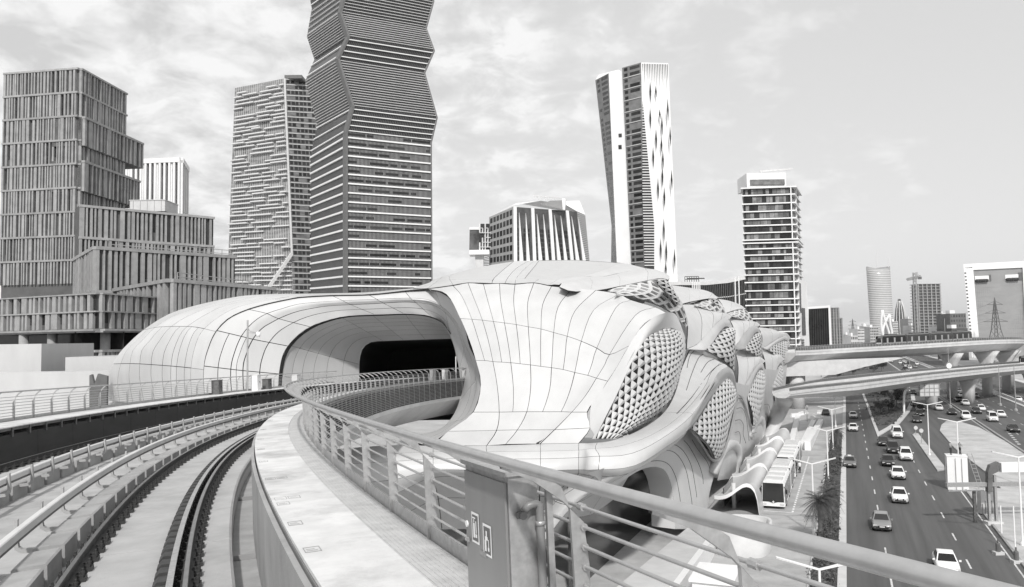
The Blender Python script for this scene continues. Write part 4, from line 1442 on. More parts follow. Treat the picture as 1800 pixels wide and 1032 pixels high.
block('office_block', 'stone podium on round columns in front of the finned left tower', pc, corner(-60, 531, 158), corner(305, 527, 160), at(175, 583, 140).z, rows(2, .08, 1), rows(2, .08, 1), 30, 16, pod_extra)
# rooftop pieces of the group
def roofbox(label, px0, px1, py0, py1, Y, dep, m=None, name='rooftop_plant', cat='rooftop unit'):
    a = at(px0, py1, Y); b = at(px1, py0, Y)
    t = thing(name, label, cat, (a.x, a.y, a.z))
    g = G(); g.box2((a.x, Y, a.z), (b.x, Y + dep, b.z)); part(t, 'housing', g, m or M_CONC_L)
    g = G()
    for k in range(5):
        x = a.x + (b.x - a.x) * (k + .5) / 5
        g.box2((x - .06, Y - .06, a.z), (x + .06, Y, b.z))
    part(t, 'ribs', g, M_CONC)
    g = G(); g.box2((a.x - .15, Y - .15, b.z), (b.x + .15, Y + dep + .15, b.z + .2)); part(t, 'lid', g, M_CONC_L)
    return t
roofbox('pale box of rooftop plant behind the stepped stone blocks', 228, 290, 352, 372, 205, 8)
# roof railings with pipes: thin frames
def roofrail(label, p0, p1, h, n=14):
    t = thing('roof_frame', label, 'roof frame', tuple(p0))
    d = p1 - p0
    for k in range(2):
        g = G(); g.bar(p0 + Vector((0, 0, h * (k + 1) / 2)), p1 + Vector((0, 0, h * (k + 1) / 2)), .14, .14); part(t, 'rail', g, M_STONE)
    for i in range(n):
        q_ = p0 + d * (i / (n - 1))
        g = G(); g.bar(q_, q_ + Vector((0, 0, h)), .12, .12); part(t, 'upright', g, M_STONE)
def lift(p, dz):
    return p + Vector((0, 0, dz))
roofrail('thin roof rails on the middle stone block', lift(corner(190, 434, 174), -.3), lift(corner(405, 451, 195), -.3), 1.8)
roofrail('thin roof rails on the lowest right stone block', lift(corner(312, 491, 152), -.3), lift(corner(470, 509, 177), -.3), 1.6)
# white finned block behind the tower
bt = thing('white_block', 'white finned block peeking out behind the dark left tower', 'building', tuple(drop(corner(230, 300, 260), 0)))
c = corner(318, 281, 260); l = corner(215, 277, 262); r = corner(329, 291, 275)
FL, FR, core = two_face(c, l, r, 20)
part(bt, 'wall', core, M_WIN2)
geos = []
for i in range(13):
    u = i / 12 * .97
    geos.append(FL.box(u, u + .035, .2, 1, -.2, .9)); geos.append(FL.box(u + .035, u + .06, .55, 1, -.2, .4)) if i % 3 == 1 else None
for i in range(4):
    u = i / 3 * .92
    geos.append(FR.box(u, u + .08, .2, 1, -.2, .6))
geos.append(FL.box(0, 1, .985, 1.01, -.2, 1.0)); geos.append(FR.box(0, 1, .985, 1.012, -.2, .8)); geos.append(FL.box(0, 1, .2, .5, -.2, .3))
pieces(bt, 'white_fin', [x for x in geos if x], M_WHITEB)

# ---- louvred office tower (left of the zigzag tower)
lt = thing('louvred_tower', 'grey glass tower wrapped in uneven horizontal louvres', 'building', tuple(drop(corner(500, 138, 468.6), 0)))
z0 = 20
tl = corner(413, 155, 484.2); bl = corner(398, 530, 475.7); trr = corner(500, 138, 468.6); br = corner(516, 530, 451.6)
FL = Q(bl, br, trr, tl)
g = G(); FL.quad(0, 1, 0, 1, -.05, g)
tr2 = corner(560, 141, 485.6); br2 = corner(580, 530, 480.0)
FR = Q(br, br2, tr2, trr)
FR.quad(0, 1, 0, 1, -.05, g)
g.add([tl, trr, tr2, tr2 + Vector((-10, 30, 0)), tl + Vector((0, 30, 0))], [(0, 1, 2, 3, 4)])
part(lt, 'curtain_wall', g, mat('pale_curtain_wall', 0.22, 0.16, 0.3, 0.12, spec=.6, stretch=(1, 1, 4)))
g = G()
for i in range(1, 26):
    FL.box(i / 26, i / 26 + .004, 0, 1, 0, .12, g)
part(lt, 'mullions', g, M_ALU, kind='stuff')
geos = []; frames = []
for j in range(52):
    v = .01 + j / 52 * .975
    u = rng.uniform(0, .1)
    while u < .95:
        L = rng.uniform(.14, .42)
        vv = v + rng.uniform(-.004, .004)
        if rng.random() < .86:
            geos.append(FL.box(u, min(1, u + L), vv, vv + .0052, .1, rng.uniform(1.2, 2.4)))
        u += L + rng.uniform(0, .08)
pieces(lt, 'louvre', geos, M_ALU, 300)
geos = []
for j in range(40):
    v = j / 40
    for i in range(8):
        u = .06 + i * .115
        if rng.random() < .82:
            geos.append(FR.quad(u, u + (.095 if i % 2 else .08), v + .003, v + .0185, .06))
pieces(lt, 'window', geos, M_WIN, 300)
geos = [FR.box(0, 1, j / 40 + .0195, j / 40 + .0235, 0, .15) for j in range(40)]
pieces(lt, 'spandrel', geos, M_ALU)
g = G(); g.bar(corner(500, 138, 468.0), corner(513, 448, 454.4), 1, 1); part(lt, 'corner_trim', g, M_ALU)
g = G(); g.bar(corner(513, 446, 453.0), corner(462, 520, 443.0), 1.6, 1.6); part(lt, 'diagonal_strut', g, M_ALU)
g = G(); g.box2(drop(corner(500, 135, 470.0), corner(500, 138, 470.0).z), drop(corner(538, 135, 480.0), corner(500, 132, 470.0).z)); part(lt, 'roof_plant', g, M_ALU_D)

# ---- zigzag tower
YC, YL, YR = 380.0, 424.0, 400.0
LP = [(546, 545), (546, 272), (558, 222), (537, 141), (552.6, 104.6), (539.5, 65), (548, 15), (537, -45)]
CP = [(608.5, 545), (608.5, 235), (620.6, 188), (594.4, 104.6), (612.7, 65), (598.6, 23.5), (612, -30), (596, -90)]
RP = [(759, 545), (757.6, 251), (768, 206.6), (746, 128), (763, 89), (748.7, 49.7), (762, 2), (748, -55)]
M_DKF = mat('dark_facet_glass', 0.03, 0.25, 0.2, .1, spec=.25)
zt = thing('zigzag_tower', 'very tall dark tower with zigzag corners and white horizontal louvres', 'building', tuple(drop(corner(608, 500, YC), 0)))
facets = []
nl = [19, 5, 9, 4, 5, 5, 7]
for k in range(7):
    a0, a1 = at(*LP[k], YL), at(*LP[k + 1], YL)
    c0, c1 = at(*CP[k], YC), at(*CP[k + 1], YC)
    b0, b1 = at(*RP[k], YR), at(*RP[k + 1], YR)
    FA = Q(a0, c0, c1, a1); FB = Q(c0, b0, b1, c1)
    for F, nm in ((FA, 'left_facet'), (FB, 'right_facet')):
        g = G(); F.quad(0, 1, 0, 1, 0, g)
        # rear faces so the tower is solid
        part(zt, 'glass_facet', g, M_DKF)
    g = G()
    B0, B1 = a0 + b0 - c0, a1 + b1 - c1
    g.add([a0, B0, b0, a1, B1, b1], [(0, 3, 4, 1), (1, 4, 5, 2)])
    part(zt, 'rear_facet', g, M_WIN)
    n = nl[k]
    dens = 1 if k == 0 else (2 if k in (2, 4, 5, 6) else 1)
    lv = []
    m = n * (2 if k in (2, 4, 5) else 1)
    for i in range(m):
        v = (i + .5) / m
        if k == 0:
            lv.append(FB.box(.012, .988, v, v + .008, 0, .8)); 
            lv.append(FA.box(.02, .955, v, v + .010, 0, .8))
        else:
            lv.append(FB.box(.012, .988, v, v + .026 * 5 / m * (.75 if m > n else 1.2), 0, .7))
            if k % 2 == 0 or i % 2 == 0:
                lv.append(FA.box(.02, .955, v, v + .03 * 5 / m * (.75 if m > n else 1.2), 0, .7))
    pieces(zt, 'louvre', lv, M_WHITEB, 300)
    if k == 0:
        # spandrel zone with close mullions under each louvre, dark window strips between
        wn_ = []; sp = G()
        for i in range(n):
            v = (i + .5) / n
            for s_ in range(64):
                u = .015 + s_ * .97 / 64
                FB.box(u, u + .006, v + .010, v + 1 / n - .004, 0, .25, sp)
            x = .02
            while x < .95:
                L = rng.uniform(.05, .22)
                if rng.random() < (.75 if i not in (3, 6, 7, 10) else .35):
                    wn_.append(FB.quad(x, min(.985, x + L), v + .018, v + .6 / n, .30))
                x += L + rng.uniform(.0, .05)
        part(zt, 'mullions', sp, M_MIDG, kind='stuff')
        pieces(zt, 'window_strip', wn_, M_WIN, 300)
    else:
        sp = G()
        for s_ in range(48):
            u = .015 + s_ * .97 / 48
            FB.box(u, u + .005, 0, 1, 0, .15, sp)
        part(zt, 'mullions', sp, M_ALU_D, kind='stuff')
    g = G()
    g.hexa([c0 + FA.n * .9 + Vector((-1.0, 1, 0)), c0 + Vector((0, -.9, 0)), c0 + FB.n * .5 + Vector((.8, 0, 0)), c0 + Vector((0, 2, 0)),
            c1 + FA.n * .9 + Vector((-1.0, 1, 0)), c1 + Vector((0, -.9, 0)), c1 + FB.n * .5 + Vector((.8, 0, 0)), c1 + Vector((0, 2, 0))])
    part(zt, 'dark_corner', g, M_ALU_D)
    g = G(); g.bar(b0, b1, .9, .9, Vector((0, 1, 0))); part(zt, 'edge_trim', g, M_ALU_D)

# ---- leaning white twin-bladed tower
M_DFACE = mat('dark_strip_facade', .19, .4, .15, .3)
wt_ = thing('white_tower', 'tall leaning white tower with dark window strips and slit openings', 'building', tuple(drop(corner(1120, 460, 420), 0)))
def zb(x, y):
    return (780 + x / 2.346, 80 + y / 2.346)
def K(x, y, Y):
    a = zb(x, y)
    return at(a[0], a[1], Y)
def poly(t, name, pts, m, th=None):
    g = G(); g.add(pts, [tuple(range(len(pts)))]); return part(t, name, g, m)
B_ = 1090
# left blade
F1a = Q(K(692, 745, 446), K(712, 745, 432), K(680, 115, 432), K(625, 143, 448)); F1b = Q(K(687, B_, 446), K(724, B_, 432), K(712, 745, 432), K(692, 745, 446))
for F, n in ((F1a, 30), (F1b, 12)):
    g = G(); F.quad(0, 1, 0, 1, 0, g); part(wt_, 'dark_face', g, M_DFACE)
    ws = []
    for j in range(n):
        for (u0, u1) in ((.12, .30), (.45, .9)):
            if rng.random() < .85:
                ws.append(F.quad(u0, u1, (j + .2) / n, (j + .75) / n, .05))
    pieces(wt_, 'window', ws, M_WIN)
g = G()
F2 = Q(K(722, B_, 431), K(780, B_, 428), K(733, 108, 428), K(680, 114, 431))
F2.quad(0, 1, 0, 1, 0, g); part(wt_, 'white_blade', g, M_WHITEB)
pieces(wt_, 'slot_window', [F2.quad(.55, .8, .722, .738, .1), F2.quad(.50, .75, .672, .69, .1)], M_WIN)
g = G(); g.add([K(625, 143, 448), K(680, 114, 431), K(733, 108, 428), K(720, 100, 460), K(640, 120, 470)], [(0, 1, 2, 3, 4)]); part(wt_, 'roof', g, M_WHITEB)
# right blade
F3 = Q(K(781, B_, 427), K(832, B_, 420), K(814, 70, 420), K(735, 92, 427))
g = G(); F3.quad(0, 1, 0, 1, 0, g); part(wt_, 'dark_face', g, M_DFACE)
ws = []; sp = []
n = 42
for j in range(n):
    for (u0, u1) in ((.1, .28), (.4, .92)):
        if rng.random() < .9:
            ws.append(F3.quad(u0, u1, (j + .22) / n, (j + .78) / n, .05))
    if j % 2 == 0:
        sp.append(F3.box(.05, .97, j / n, (j + .1) / n, 0, .4))
pieces(wt_, 'window', ws, M_WIN); pieces(wt_, 'ledge', sp, M_ALU)
F5 = Q(K(832, B_, 420), K(970, B_, 424), K(926, 73, 425), K(814, 70, 420))
g = G(); F5.quad(0, 1, 0, 1, 0, g); part(wt_, 'white_blade', g, M_WHITEB)
g = G(); F5.box(0.02, .98, 0, .995, -20, -1.5, g); part(wt_, 'rear_body', g, M_WHITEB)
# louvred wedge
wl = G()
base = [K(820, 225, 419.6), K(868, 740, 419.6), K(868, 925, 419.6), K(828, 915, 419.6), K(818, 600, 419.6)]
wl.add(base, [(0, 1, 2, 3, 4)]); part(wt_, 'louvred_wedge', wl, M_WIN)
lv = []
for j in range(60):
    y = 240 + j * 11.3
    xr = 820 + (y - 225) / 515 * 48 if y < 740 else 868
    xl = 819 + max(0, y - 600) / 315 * 9
    a, b = K(xl, y, 419.2), K(xr, y, 419.2)
    g = G(); g.bar(a, b, .35, .55); lv.append(g)
pieces(wt_, 'wedge_louvre', lv, M_ALU)
# top louvres and slits
ls = []
for i in range(16):
    u = .04 + i * .06
    h = .045 + .05 * abs(math.sin(i * 1.7)) + .03 * (i / 16)
    a = F5.p(u, .995, .15); b = F5.p(u + .027, .995, .15); c2 = F5.p(u + .0135, .995 - h, .15)
    g = G(); g.add([a, b, c2], [(0, 2, 1)]); ls.append(g)
pieces(wt_, 'top_slit', ls, M_WIN)
sl = []
for (x, y, L) in ((852, 190, 90), (875, 190, 50), (924, 265, 100), (852, 300, 90), (891, 285, 45), (900, 330, 90), (876, 385, 90), (934, 375, 90), (898, 410, 70), (864, 460, 90), (904, 470, 80), (902, 540, 90), (940, 555, 90), (884, 590, 90), (910, 625, 90), (908, 760, 100), (895, 840, 90), (918, 850, 100), (952, 880, 90), (916, 920, 60)):
    c2 = K(x, y, 419.8); t_ = K(x - 1, y - L / 2, 419.8); b_ = K(x + 2, y + L / 2, 419.8)
    w = Vector((.5, 0, 0))
    g = G(); g.add([t_, c2 + w, b_, c2 - w], [(0, 3, 2, 1)]); sl.append(g)
pieces(wt_, 'slit_opening', sl, M_WIN)

# ---- white-ribbed block in the middle
rb = thing('ribbed_block', 'mid-rise block with slanted white ribs over dark glass', 'building', tuple(drop(corner(900, 460, 300), 0)))
Fl = Q(K(187, 1000, 306), K(288, 1000, 300), K(286, 665, 300), K(187, 708, 306))
Fr = Q(K(288, 1000, 300), K(585, 1000, 309), K(548, 685, 308), K(286, 665, 300))
Fe = Q(K(585, 1000, 309), K(612, 1000, 318), K(583, 700, 318), K(548, 685, 308))
for F, m in ((Fl, M_MIDG), (Fr, M_WIN2), (Fe, M_ALU_D)):
    g = G(); F.quad(0, 1, 0, 1, 0, g); part(rb, 'glass_wall', g, m)
ws = []
for j in range(9):
    for i in range(7):
        ws.append(Fl.quad(.05 + i * .135, .05 + i * .135 + .10, .02 + j * .11, .09 + j * .11, .06))
pieces(rb, 'window', ws, M_WIN)
ws = []
for j in range(13):
    for i in range(8):
        ws.append(Fr.quad(.03 + i * .122, .03 + i * .122 + .09, .0 + j * .058, .042 + j * .058, .06))
pieces(rb, 'front_window', ws, M_WIN)
ribs = []
for i in range(4):
    a = i * .272
    ribs.append(Fr.box(a, a + .045, 0, 1.0, 0, .8))
    for (b0, b1, tp) in ((.075, .135, .085), (.175, .225, .185), ):
        P = [Fr.p(a + b0 + .0, 0, .8), Fr.p(a + b1 + .02, 0, .8), Fr.p(a + tp, .93, .8)]
        g = G(); g.add(P + [p - Fr.n * .8 for p in P], [(0, 1, 2), (0, 2, 5, 3), (1, 4, 5, 2)]); ribs.append(g)
pieces(rb, 'white_rib', ribs, M_WHITEB)
lv = [Fe.box(.05, .95, j / 40, j / 40 + .012, 0, .3) for j in range(40)]
pieces(rb, 'louvre', lv, M_ALU)
g = G(); g.add([K(187, 706, 306), K(285, 660, 300), K(400, 640, 312), K(500, 655, 318), K(548, 683, 308), K(583, 698, 318), K(560, 640, 345), K(300, 650, 340)], [(0, 1, 2, 3, 4, 5, 6, 7)]); part(rb, 'roof', g, M_WHITEB)
g = G(); g.add([K(395, 655, 303), K(490, 676, 303), K(488, 638, 303), K(440, 640, 303)], [(0, 1, 2, 3)]); part(rb, 'roof_glazing', g, M_MIDG)
g = G(); g.hexa([K(488, 676, 303), K(500, 678, 303), K(502, 678, 310), K(492, 676, 310), K(488, 630, 303), K(503, 632, 303), K(505, 632, 310), K(492, 630, 310)]); part(rb, 'roof_fin', g, M_WHITEB)
g = G()
for i in range(8):
    g.bar(K(372 + i * 14, 622 + i * 1.6, 309), K(378 + i * 14, 634 + i, 309), .3, .3)
g.bar(K(370, 620, 309), K(480, 628, 309), .35, .35); part(rb, 'roof_frame', g, M_ALU)
# cube annex on a column
an = thing('cube_annex', 'small dark cube annex on a pale column left of the ribbed block', 'building', tuple(drop(corner(840, 460, 290), 0)))
Fa = Q(K(105, 852, 292), K(146, 852, 290), K(146, 760, 290), K(107, 760, 292)); Fb = Q(K(146, 852, 290), K(190, 852, 294), K(190, 735, 294), K(146, 735, 290))
g = G(); Fa.box(0, 1, 0, 1, -8, 0, g); part(an, 'dark_cube', g, M_WIN2)
g = G(); Fb.quad(0, 1, 0, 1, 0, g); part(an, 'glazed_side', g, M_WIN)
fr = []
for j in range(6):
    for i in range(4):
        if rng.random() < .7:
            u, v = i / 4, j / 6
            g = G(); Fb.box(u, u + .25, v, v + .02, 0, .5, g); Fb.box(u, u + .03, v, v + .17, 0, .5, g); fr.append(g)
pieces(an, 'box_frame', fr, M_WHITEB)
g = G(); g.box2(K(105, 862, 286), K(190, 852, 294)); part(an, 'floor_slab', g, M_WHITEB)
g = G(); g.box2(K(110, 762, 288), K(190, 735, 294)) if False else Fa.box(0, 1.0, 1.0, 1.12, -6, .3, g); part(an, 'roof_frame', g, M_WHITEB)
g = G(); g.box2(drop(K(130, 915, 288), 5), drop(K(165, 860, 292), K(165, 860, 292).z)); part(an, 'column', g, M_CONC_L)
g = G()
for i in range(7):
    g.bar(K(150, 880 + i * 5, 289), K(186, 872 + i * 7, 291), .25, .25)
part(an, 'stair_rails', g, M_ALU_D)

# ---- slab tower on the right
st = thing('slab_tower', 'glass tower with projecting white floor slabs and white crown', 'building', tuple(drop(corner(1350, 600, 260), 0)))
def zc_(x, y):
    return (1180 + x / 2.345, 280 + y / 2.345)
def KK(x, y, Y):
    a = zc_(x, y)
    return at(a[0], a[1], Y)
Pl = KK(296, 120, 262); Pc = KK(497, 110, 260); Pr = KK(506, 112, 275)
zt0 = Pc.z
A0, C0, R0 = drop(Pl, 0), drop(Pc, 0), drop(Pr, 0)
R0 = C0 + Vector((8.0, 16, 0))
Ff = Q(A0, C0, drop(C0, zt0), drop(A0, zt0)); Fs = Q(C0, R0, drop(R0, zt0), drop(C0, zt0))
g = G(); g.prism([(A0.x, A0.y), (C0.x, C0.y), (R0.x, R0.y), (A0.x + 5.2, A0.y + 16)], 0, zt0); part(st, 'core', g, M_WIN)
sl = []
ys = [115, 145, 180, 212, 243, 270, 300, 330, 343, 366, 392, 418, 447, 474, 505, 540, 575, 600, 630, 655, 685, 710, 740, 765, 790]
for i, y in enumerate(ys):
    zc0 = KK(497, y, 260).z
    big = 1.15 if i in (0, 7, 8) else .7
    poly_ = [(A0.x - big, A0.y - big), (C0.x + big, C0.y - big), (R0.x + big, R0.y), (A0.x + 4.6, A0.y + 16)]
    g = G(); g.prism(poly_, zc0 - .15, zc0 + .22); sl.append(g)
pieces(st, 'floor_slab', sl, M_WHITEB)
ws = []; bl_ = []; cl = []
for i in range(len(ys) - 1):
    za, zb_ = KK(497, ys[i], 260).z, KK(497, ys[i + 1], 260).z
    if za - zb_ < 1.8:
        continue
    v0, v1 = zb_ / zt0, za / zt0
    u = .04
    while u < .90:
        w = rng.uniform(.05, .11)
        r_ = rng.random()
        (bl_ if r_ < .55 else ws).append(Ff.quad(u, u + w - .006, v0 + .006, v1 - .006, .08))
        u += w
    g = G(); Ff.box(.955, .975, v0, v1, 0, .9, g); cl.append(g)
    g = G(); Fs.box(.3, .36, v0, v1, 0, .6, g); cl.append(g)
pieces(st, 'window', ws, M_WIN); pieces(st, 'pale_blind', bl_, M_WIN3); pieces(st, 'slanted_column', cl, M_WHITEB)  # paler panes picked at random among the windows
g = G(); a = KK(312, 108, 263); b = KK(472, 55, 263); g.box2((a.x, 263, zt0), (b.x, 274, b.z)); part(st, 'crown', g, M_WHITEB)
g = G(); g.box2((a.x + 1, 262.6, KK(400, 106, 263).z), (b.x - .6, 262.95, KK(400, 84, 263).z)); part(st, 'crown_window', g, M_WIN3)
g = G(); g.bar(KK(365, 50, 264), KK(500, 40, 264), .35, .5); g.bar(KK(370, 50, 264), KK(370, 56, 264), .3, .3); part(st, 'roof_mast', g, M_ALU)
# white slab wall beside it
ws_ = thing('white_slab_building', 'narrow white slab building just right of the slab tower', 'building', tuple(drop(KK(545, 780, 262), 0)))
Fw = Q(KK(532, 800, 262), KK(572, 800, 270), KK(558, 505, 270), KK(526, 495, 262))
g = G(); Fw.box(0, 1, -.2, 1, -12, 0, g); part(ws_, 'wall', g, M_WHITEB)
pieces(ws_, 'dark_panel', [Fw.quad(.25, .62, .25, .62, .1), Fw.quad(.02, .2, .55, .95, .1)], M_WIN)
pieces(ws_, 'window', [Fw.quad(.1, .4, .03 + .035 * j, .05 + .035 * j, .15) for j in range(5)], M_WIN2)
# dark glass block in a white frame
db = thing('framed_block', 'dark glass block in a thin white frame by the viaduct', 'building', tuple(drop(KK(610, 780, 500), 0)))
Fd = Q(KK(567, 820, 500), KK(664, 820, 506), KK(656, 602, 506), KK(566, 608, 500))
Fd.n = Vector((-.385, -.923, 0))
g = G(); Fd.box(0, 1, -.3, 1, -30, 0, g); part(db, 'glass_body', g, M_WIN)
pieces(db, 'frame_bar', [Fd.box(.90, 1.0, 0, 1.0, 0, 1.0), Fd.box(0, 1.0, .955, 1.0, 0, 1.0), Fd.box(-.04, .0, 0, 1.0, 0, 1)], M_WHITEB)
pieces(db, 'mullion', [Fd.box(i / 9 * .9, i / 9 * .9 + .006, 0, .95, 0, .2) for i in range(1, 9)], M_ALU_D)
# unfinished concrete block
def frame_block(name, label, zf, pts, Y, nfl, ncol, m=M_RAWC, dep=14, top=None, core=M_ALU_D):
    (x0, y0), (x1, y1) = pts
    a = zf(x0, y1); b = zf(x1, y0)
    pa, pb = at(a[0], a[1], Y), at(b[0], b[1], Y)
    t = thing(name, label, 'building', (pa.x, Y, 0))
    z1_ = at(a[0], b[1], Y).z
    W = pb.x - pa.x
    g = G(); g.box2((pa.x + W * .06, Y + 1.2, 0), (pb.x - W * .06, Y + dep - 1, z1_ - .5)); part(t, 'core', g, core)
    sl = []; co = []
    for i in range(nfl + 1):
        z = z1_ * i / nfl
        g = G(); g.box2((pa.x, Y, z - .3), (pb.x, Y + dep, z + .15)); sl.append(g)
    for i in range(ncol):
        x = pa.x + W * (.04 + .92 * i / (ncol - 1))
        g = G(); g.box2((x - .45, Y + .3, 0), (x + .45, Y + 1.1, z1_)); co.append(g)
    pieces(t, 'floor_slab', sl, m); pieces(t, 'column', co, m)
    return t, pa, pb, z1_
frame_block('concrete_block', 'small unfinished concrete block beside the framed glass block', zc_, ((662, 655), (706, 790)), 520, 16, 5)
t, pa, pb, zt_ = frame_block('concrete_block', 'slim concrete upper part behind the unfinished block', zc_, ((664, 612), (692, 790)), 545, 22, 4)
frame_block('construction_tower', 'bare concrete tower under construction beside the crane', zc_, ((1026, 514), (1112, 780)), 700, 24, 6)
# curved dark glass building behind the station
cb = thing('curved_glass_building', 'long low dark glass building with white uprights behind the station', 'building', tuple(drop(corner(1250, 520, 330), 0)))
ring = []
for (x, y) in ((1150, 497), (1195, 497), (1240, 497), (1280, 493), (1312, 486)):
    ring.append(at(x, y, 330 + (x - 1230) * .05))
for a, b in zip(ring, ring[1:]):
    F = Q(drop(a, 8), drop(b, 8), b, a)
    g = G(); F.box(0, 1, 0, 1, -15, 0, g); part(cb, 'glass_wall', g, M_WIN)
    pieces(cb, 'upright', [F.box(i / 12, i / 12 + .02, .3, 1, 0, .5) for i in range(12)], M_ALU_D)
    pieces(cb, 'band', [F.box(0, 1, .97, 1.01, 0, .6), F.box(0, 1, .8, .81, 0, .4)], M_ALU)
F = Q(drop(ring[1], 8), drop(ring[2], 8), ring[2], ring[1])
pieces(cb, 'white_upright', [F.box(.45 + i * .07, .48 + i * .07, .5, 1.01, 0, .9) for i in range(5)] + [Q(drop(ring[3], 8), drop(ring[4], 8), ring[4], ring[3]).box(.3 + .2 * i, .35 + .2 * i, .3, 1.02, 0, .9) for i in range(2)], M_WHITEB)
eq = thing('rooftop_equipment', 'steel frame of rooftop equipment above the curved glass building', 'rooftop unit', tuple(at(1205, 496, 331)))
for (x0, x1, y0, y1) in ((1204, 1228, 486, 496), (1208, 1238, 489, 491)):
    g = G()
    a, b = at(x0, y1, 331), at(x1, y0, 331)
    for i in range(7):
        x = a.x + (b.x - a.x) * i / 6
        g.bar((x, 331, a.z), (x, 331, b.z), .25, .25)
    g.bar((a.x, 331, b.z), (b.x, 331, b.z), .3, .3); g.bar((a.x, 331, (a.z + b.z) / 2), (b.x, 331, (a.z + b.z) / 2), .3, .3)
    part(eq, 'frame', g, M_ALU_D)

# ---- far skyline on the right
ct = thing('curved_tower', 'pale rounded glass tower with scooped top on the skyline', 'building', tuple(drop(at(1558, 600, 950), 0)))
pL, pR = at(1541, 600, 950), at(1580, 600, 950)
cx, rx = (pL.x + pR.x) / 2, (pR.x - pL.x) / 2
ztL = at(1538, 467, 950).z; ztM = at(1555, 474, 950).z
g = G()
N = 40
rings = []
for j in range(12):
    f = j / 11
    lean = -2.5 * f
    ring = []
    for k in range(N):
        a = 2 * math.pi * k / N
        ztop = ztM + (ztL - ztM) * abs(math.cos(a)) ** 2.2
        ring.append(Vector((cx + lean + rx * (1 + .04 * f) * math.cos(a), 950 + rx * .8 * math.sin(a) + 12, ztop * f)))
    rings.append(ring)
g.loft(rings); part(ct, 'glass_body', g, mat('pale_far_glass', 0.34, 0.25, 0.1, 0.05, spec=.6), True)
fl = []
for j in range(44):
    f = (j + .5) / 44
    lean = -2.5 * f
    ring = [Vector((cx + lean + (rx + .25) * (1 + .04 * f) * math.cos(math.pi + math.pi * k / 18), 950 + 12 + (rx * .8 + .25) * math.sin(math.pi + math.pi * k / 18), ztM * f)) for k in range(19)]
    g = G(); g.loft([ring, [p + Vector((0, 0, 1.0)) for p in ring]], False, False); fl.append(g)
pieces(ct, 'floor_band', fl, M_ALU)
for x, y0 in ((1541, 440), (1562, 447)):
    g = G(); g.tube([at(x, y0, 955), at(x, 470, 955)], [.15, .35], 5); part(ct, 'mast', g, M_ALU)
pt_ = thing('pointed_tower', 'slender pointed dark tower beside the rounded glass tower', 'building', tuple(drop(at(1590, 600, 1100), 0)))
a, b = at(1580, 600, 1100), at(1600, 600, 1100)
cxx, hw = (a.x + b.x) / 2, (b.x - a.x) / 2
ztp = at(1590, 525, 1100).z
g = G(); g.loft([[Vector((cxx + w * math.cos(t), 1110 + w * math.sin(t), z)) for t in [2 * math.pi * k / 16 for k in range(16)]] for (z, w) in ((0, hw), (ztp * .55, hw * .95), (ztp * .8, hw * .7), (ztp * .93, hw * .4), (ztp, hw * .22))]); part(pt_, 'glass_body', g, M_WIN2, True)
for k in range(5):
    t = math.pi * (1.15 + .7 * k / 4)
    g = G(); g.tube([Vector((cxx + w * math.cos(t), 1110 + w * math.sin(t), z)) for (z, w) in ((0, hw * 1.02), (ztp * .55, hw * .98), (ztp * .8, hw * .73), (ztp * .96, hw * .36))], .5, 4); part(pt_, 'rib', g, M_ALU)
lo = thing('white_sculpture', 'white looping ribbon sculpture in front of the rounded tower', 'sculpture', tuple(drop(at(1558, 600, 600), 0)))
for L in (((1551, 545), (1556, 565), (1562, 583), (1566, 600)), ((1564, 553), (1557, 565), (1552, 582), (1554, 602)), ((1551, 545), (1549, 570), (1552, 590), (1556, 606)), ((1564, 553), (1565, 570), (1568, 585), (1566, 604))):
    g = G(); g.tube(resample([at(x, y, 600) for x, y in L], 14), .9, 6); part(lo, 'ribbon', g, M_WHITEB, True)
fb = thing('white_framed_hall', 'large glass building in a wide white portal frame at the right edge', 'building', tuple(drop(at(1710, 600, 450), 0)))
def z9(x, y):
    return (1400 + x / 3.97, 440 + y / 3.97)
def K9(x, y, Y):
    a = z9(x, y)
    return at(a[0], a[1], Y)
Fh = Q(K9(1215, 640, 450), K9(1660, 640, 458), K9(1640, 72, 458), K9(1165, 97, 450))
Fh.n = Vector((-.5, -.866, 0))
g = G(); Fh.box(0.01, .99, -.2, .99, -40, -1.2, g); part(fb, 'glass_body', g, mat('sky_toned_glass', 0.28, 0.3, 0.05, 0.12, spec=.5, stretch=(1, 1, 3)))  # pale base colour stands in for sky mirrored in the glass
g = G(); Fh.box(0, .135, -.2, 1, -40, 0, g); Fh.box(.865, 1.05, -.2, 1, -40, 0, g); Fh.box(.135, .865, .92, 1, -40, 0, g); part(fb, 'white_frame', g, M_WHITEB)
pieces(fb, 'side_window', [Fh.box(.004, .03, .02 + j * .045, .038 + j * .045, 0, .15) for j in range(20)], M_WIN2)
pieces(fb, 'roof_terrace', [Fh.box(.15, .38, .77, .84, -1.2, -.9), Fh.box(.60, .82, .765, .84, -1.2, -.9)], M_WHITEB)
pieces(fb, 'terrace_side', [Fh.box(.36, .39, .77, .85, -1.2, -.6), Fh.box(.80, .86, .765, .86, -1.2, -.6)], M_ALU_D)
tb = []
for i in range(5):
    for u in (.18 + i * .035, .635 + i * .035):
        g = G(); c2 = Fh.p(u, .778, .1); g.lathe([(.1, -1), (1.0, -.5), (1.2, .2), (.6, .9)], 7, tuple(c2)); tb.append(g)
pieces(fb, 'planted_shrub', tb, mat('terrace_green', .05, .9, .2), 50)
pieces(fb, 'panel_joint', [Fh.box(.14, .86, .05 + j * .058, .051 + j * .058, -1.2, -1.1) for j in range(12)] + [Fh.box(.14 + i * .03, .1412 + i * .03, 0, .76, -1.2, -1.12) for i in range(24)], M_ALU_D)
